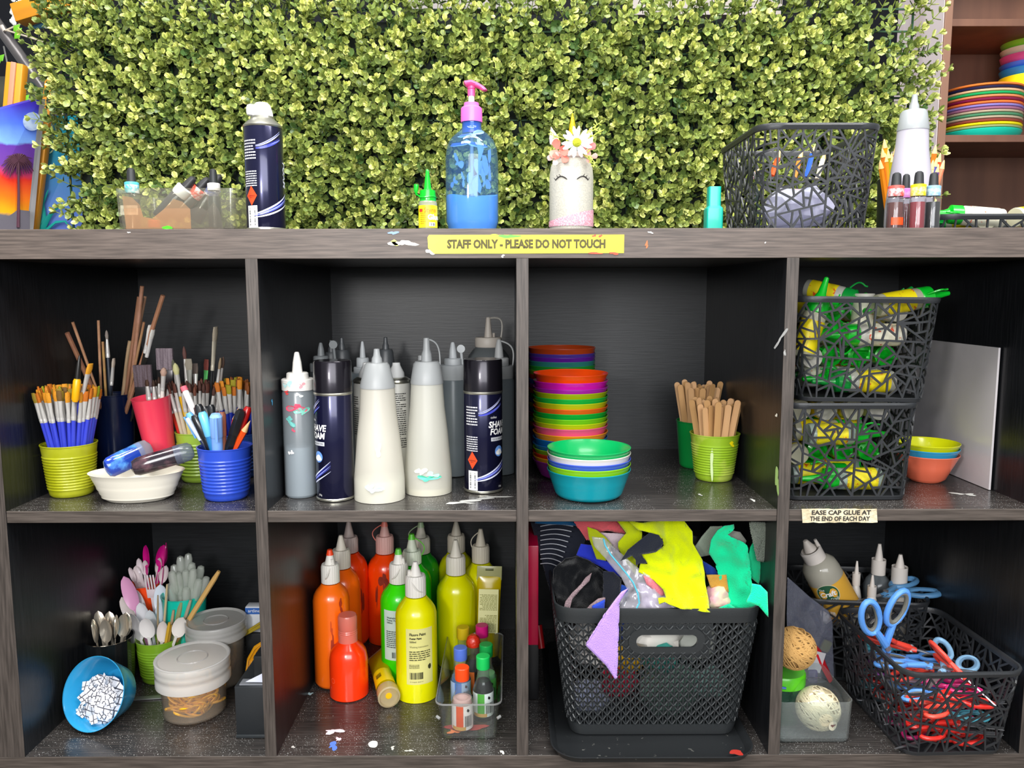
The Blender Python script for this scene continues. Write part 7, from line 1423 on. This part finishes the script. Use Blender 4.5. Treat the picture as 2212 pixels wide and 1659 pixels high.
# ================================================================ left background: easels, canvases, pole
def quad_board(name, label, cat, c4, y4, th, m):
    V = [P(p[0], p[1], y) for p, y in zip(c4, y4)]; n = (V[1]-V[0]).cross(V[3]-V[0]).normalized()*th
    if n.y < 0: n = -n
    mb = MB(); mb.v = [tuple(v) for v in V]+[tuple(v+n) for v in V]; mb.f = [(0, 1, 2, 3), (7, 6, 5, 4), (0, 4, 5, 1), (1, 5, 6, 2), (2, 6, 7, 3), (3, 7, 4, 0)]
    return tag(part(name, mb, m, smooth=0), label, cat), V
def paintmat(name, stops, axis_z0, axis_z1, nz=.25):
    m = bpy.data.materials.new(name); m.use_nodes = True; nt = m.node_tree; N = nt.nodes.new; L = nt.links.new; tc = N('ShaderNodeTexCoord'); sx = N('ShaderNodeSeparateXYZ'); mr = N('ShaderNodeMapRange'); no = N('ShaderNodeTexNoise'); no.inputs['Scale'].default_value = 14; no.inputs['Detail'].default_value = 6
    ad = N('ShaderNodeMath'); ad.operation = 'MULTIPLY_ADD'; ad.inputs[1].default_value = nz; r = N('ShaderNodeValToRGB'); L(tc.outputs['Object'], sx.inputs[0]); L(tc.outputs['Object'], no.inputs[0]); mr.inputs[1].default_value = axis_z0; mr.inputs[2].default_value = axis_z1; L(sx.outputs[2], mr.inputs[0]); sb = N('ShaderNodeMath'); sb.operation = 'SUBTRACT'; sb.inputs[1].default_value = .5; L(no.outputs[0], sb.inputs[0]); L(sb.outputs[0], ad.inputs[0]); L(mr.outputs[0], ad.inputs[2]); L(ad.outputs[0], r.inputs[0])
    el = r.color_ramp.elements
    while len(el) > 1: el.remove(el[-1])
    el[0].position = stops[0][0]; el[0].color = lin(stops[0][1])
    for p, c in stops[1:]: e = el.new(p); e.color = lin(c)
    L(r.outputs[0], nt.nodes['Principled BSDF'].inputs['Base Color']); nt.nodes['Principled BSDF'].inputs['Roughness'].default_value = .55; return m
yA = .50; zA0 = P(40, 495, yA).z-.03; zA1 = P(85, 215, yA).z
m1 = paintmat('canvas_sunset', [(0, '6c6870'), (.17, '6c6870'), (.19, 'f0b010'), (.32, 'f47810'), (.45, 'e83020'), (.52, '6c3c98'), (.68, '6030a0'), (.70, '78a8f0'), (.80, '4c70e0'), (.93, '3828b0'), (1, '2c1c90')], zA0, zA1, .16)
o, V = quad_board('canvas_painting', 'sunset canvas with palm tree and moon on the easel at the left edge', 'painting', [(-70, 530), (56, 520), (86, 213), (-60, 252)], [yA-.10, yA, yA, yA-.10], .018, m1); V1 = V
part('canvas_side', MB().add([P(56, 520, yA), P(70, 520, yA+.02), P(98, 214, yA+.02), P(86, 213, yA)], [(0, 1, 2, 3)]), mat('e4e0e0', .8), o, smooth=0)
def on(px, py, d=.003):                 # point just in front of the canvas
    d0 = ray(px, py); n_ = (V1[1]-V1[0]).cross(V1[3]-V1[0]); t_ = (V1[0]-CAM).dot(n_)/d0.dot(n_); q_ = CAM+d0*t_; return q_-n_.normalized()*(d+.009)*(1 if n_.y > 0 else -1)
mo = MB(); mo.v = [tuple(on(60, 262))]+[tuple(on(60+20*math.cos(a_), 262+20*math.sin(a_))) for a_ in [i*PI/12 for i in range(24)]]; mo.f = [(0, i+1, (i+1) % 24+1) for i in range(24)]; part('painted_moon', mo, mat('c0d4f0', .6, var=('90a8dc', 60, .4, .6)), o, smooth=0)
pal = tube([on(30, 490), on(31, 420), on(30, 350)], [.003, .0022, .0016], 6); r = random.Random(3)
for i in range(26):
    a_ = PI*.0+2*PI*i/26; pal.join(tube([on(30, 345), on(30+20*math.cos(a_), 345-14*math.sin(a_)), on(30+38*math.cos(a_)*r.uniform(.7, 1), 345-22*math.sin(a_)+14*r.random()+6)], [.0020, .0014, .0006], 4))
part('painted_palm', pal, mat('4c2838', .7), o)
hl2 = MB(); pts = [(-60, 500), (56, 500), (56, 455), (30, 452), (5, 470), (-60, 478)]; hl2.v = [tuple(on(a_, b_, .002)) for a_, b_ in pts]; hl2.f = [tuple(range(6))]; part('painted_hill', hl2, mat('64606a', .6), o, smooth=0)
m2 = paintmat('canvas_underwater', [(0, '5868c8'), (.35, '4878c8'), (.6, '2888b8'), (.8, '18b0d0'), (1, '14c0dc')], zA0, P(130, 250, .56).z, .5)
o, V = quad_board('canvas_painting', 'turquoise underwater canvas half hidden behind the hedge at the left', 'painting', [(72, 520), (175, 520), (190, 250), (106, 250)], [.56, .60, .60, .56], .018, m2)
kelp = MB()
for pts in (((88, 500), (95, 470), (92, 440), (104, 410)), ((92, 500), (85, 480), (74, 462), (72, 450)), ((90, 495), (104, 470), (118, 452), (135, 445)), ((96, 500), (120, 480), (140, 478), (150, 490))): kelp.join(tube([P(a_, b_, .556) for a_, b_ in pts], [.006, .0045, .003, .001], 5, flat=.3))
part('painted_seaweed', kelp, mat('109890', .6), o)
EAS = mat('dc9418', .5, var=('b87818', 20, .4, .7, (1, 1, .1)))
def beam(name, label, cat, a, b, w, d_, m, grp=None):
    a, b = Vector(a), Vector(b); L = (b-a).length; o = tag(part(name, box(-w/2, w/2, -d_/2, d_/2, 0, L, .002), m), label, cat, grp); return face_to(o, a, b, 0)
t = T('wooden_easel', 'orange-yellow wooden easel holding the sunset canvas', 'easel')
a_, b_ = P(2, 560, .60), P(38, 138, .60); L = (b_-a_).length; o = part('mast', box(-.017, .017, -.010, .010, 0, L, .003), EAS, t); face_to(o, a_, b_); o = part('mast_rail', box(-.005, .005, -.014, -.010, 0, L, .001), mat('b88468', .6), t); face_to(o, a_, b_)
a_, b_ = P(68, 520, .54), P(112, 170, .54); o = part('side_leg', box(-.009, .009, -.008, .008, 0, (b_-a_).length, .002), EAS, t); face_to(o, a_, b_)
a_, b_ = P(2, 560, .60), P(-30, 700, .60); b_.z = -.045; o = part('rear_leg', box(-.012, .012, -.008, .008, 0, (b_-a_).length, .002), EAS, t); face_to(o, b_, a_)
zz = P(100, 20, 1.3)
t = T('wooden_beam_end', 'orange wooden easel top jutting in at the upper left', 'easel')
a_, b_ = P(38, 34, .80), P(175, -8, .80); o = part('crossbar', box(-.020, .020, -.02, .02, 0, (b_-a_).length+.1, .003), EAS, t); face_to(o, a_, b_)
tag(part('tarp_edge', MB().add([P(40, 48, .82), P(75, 55, .82), P(110, 42, .82), P(120, 60, .83), P(60, 62, .83)], [(0, 1, 2), (0, 2, 3, 4)]), mat('3c6c84', .6)), 'dull blue cloth hanging under the upper left easel bar', 'cloth')
t = T('grey_pole', 'grey metal pole slanting down behind the canvases at the left', 'pole'); 
part('shaft', tube([P(-25, 25, .95), P(100, 200, .95), P(190, 330, .95)], .0135, 16), mat('6c6868', .3, metal=.5), t); part('binding', tube([P(4+i*1.6, 55+i*3, .933) for i in range(5)], .004, 6), mat('d8ccc0', .7), t)
tag(part('rope', tube([P(12, 66, .93), P(52, 48, .93)], .0022, 6).join(tube([P(16, 66, .93), P(45, 75, .93), P(110, 95, .93)], .0022, 6)), mat('c8bca8', .8)), 'thin pale cords tied round the slanting pole', 'rope')
tag(part('thin_rod', tube([P(8, 100, 1.0), P(22, 165, 1.0)], .002, 6), mat('8c8c88', .6)), 'thin upright rod behind the pole at the left edge', 'rod')
fl_ = MB(); r = random.Random(8)
for i in range(14):
    p = P(36+r.uniform(-8, 8)-i*.3, -10+i*4.6, .9); fl_.join(lathe([(0, -.006), (.005, -.003), (.006, .002), (0, .007)], 8, sy=.5).xf(rotm('Y', r.uniform(-1, 1))).mv(*p))
for i in range(8): p = P(74+r.uniform(-10, 10), -6+r.uniform(0, 16), .9); fl_.join(lathe([(0, -.006), (.006, 0), (0, .006)], 8, sy=.5).mv(*p))
tag(part('hanging_blossom', fl_, mat('e4e8e0', .6)), 'white hanging artificial blossom at the top left corner', 'flowers')
lf = MB()
for px_, py_ in ((36, 60), (40, 68), (38, 76), (2, 125), (-4, 130), (48, 215), (56, 212)): p = P(px_, py_, .88); lf.join(lathe([(0, -.012), (.008, -.002), (0, .012)], 8, sy=.3).xf(rotm('Y', .8)).mv(*p))
tag(part('leaf_spray', lf, mat('68b41c', .5)), 'bright green leaves dangling by the slanting pole', 'leaves')
tag(part('olive_drape', box(P(-30, 200, 1.5).x, P(95, 200, 1.5).x, 1.5, 1.52, .2, P(40, 165, 1.5).z), mat('4c4c40', .8, var=('3a3c34', 8, .4, .6))), 'olive grey panel far behind the easel at the left', 'panel')
tag(part('window_frame_bar', box(P(1350, 5, .9).x, P(1690, 5, .9).x, .9, .93, P(1500, 22, .9).z-.01, P(1500, -60, .9).z), mat('8c8480', .6)), 'grey board seen above the hedge right of centre', 'board')
tag(part('window_frame_bar', box(P(880, 5, .9).x, P(1180, 5, .9).x, .9, .93, P(1500, 12, .9).z-.01, P(1500, -60, .9).z), mat('7c7674', .6)), 'grey board seen above the hedge near its middle', 'board')
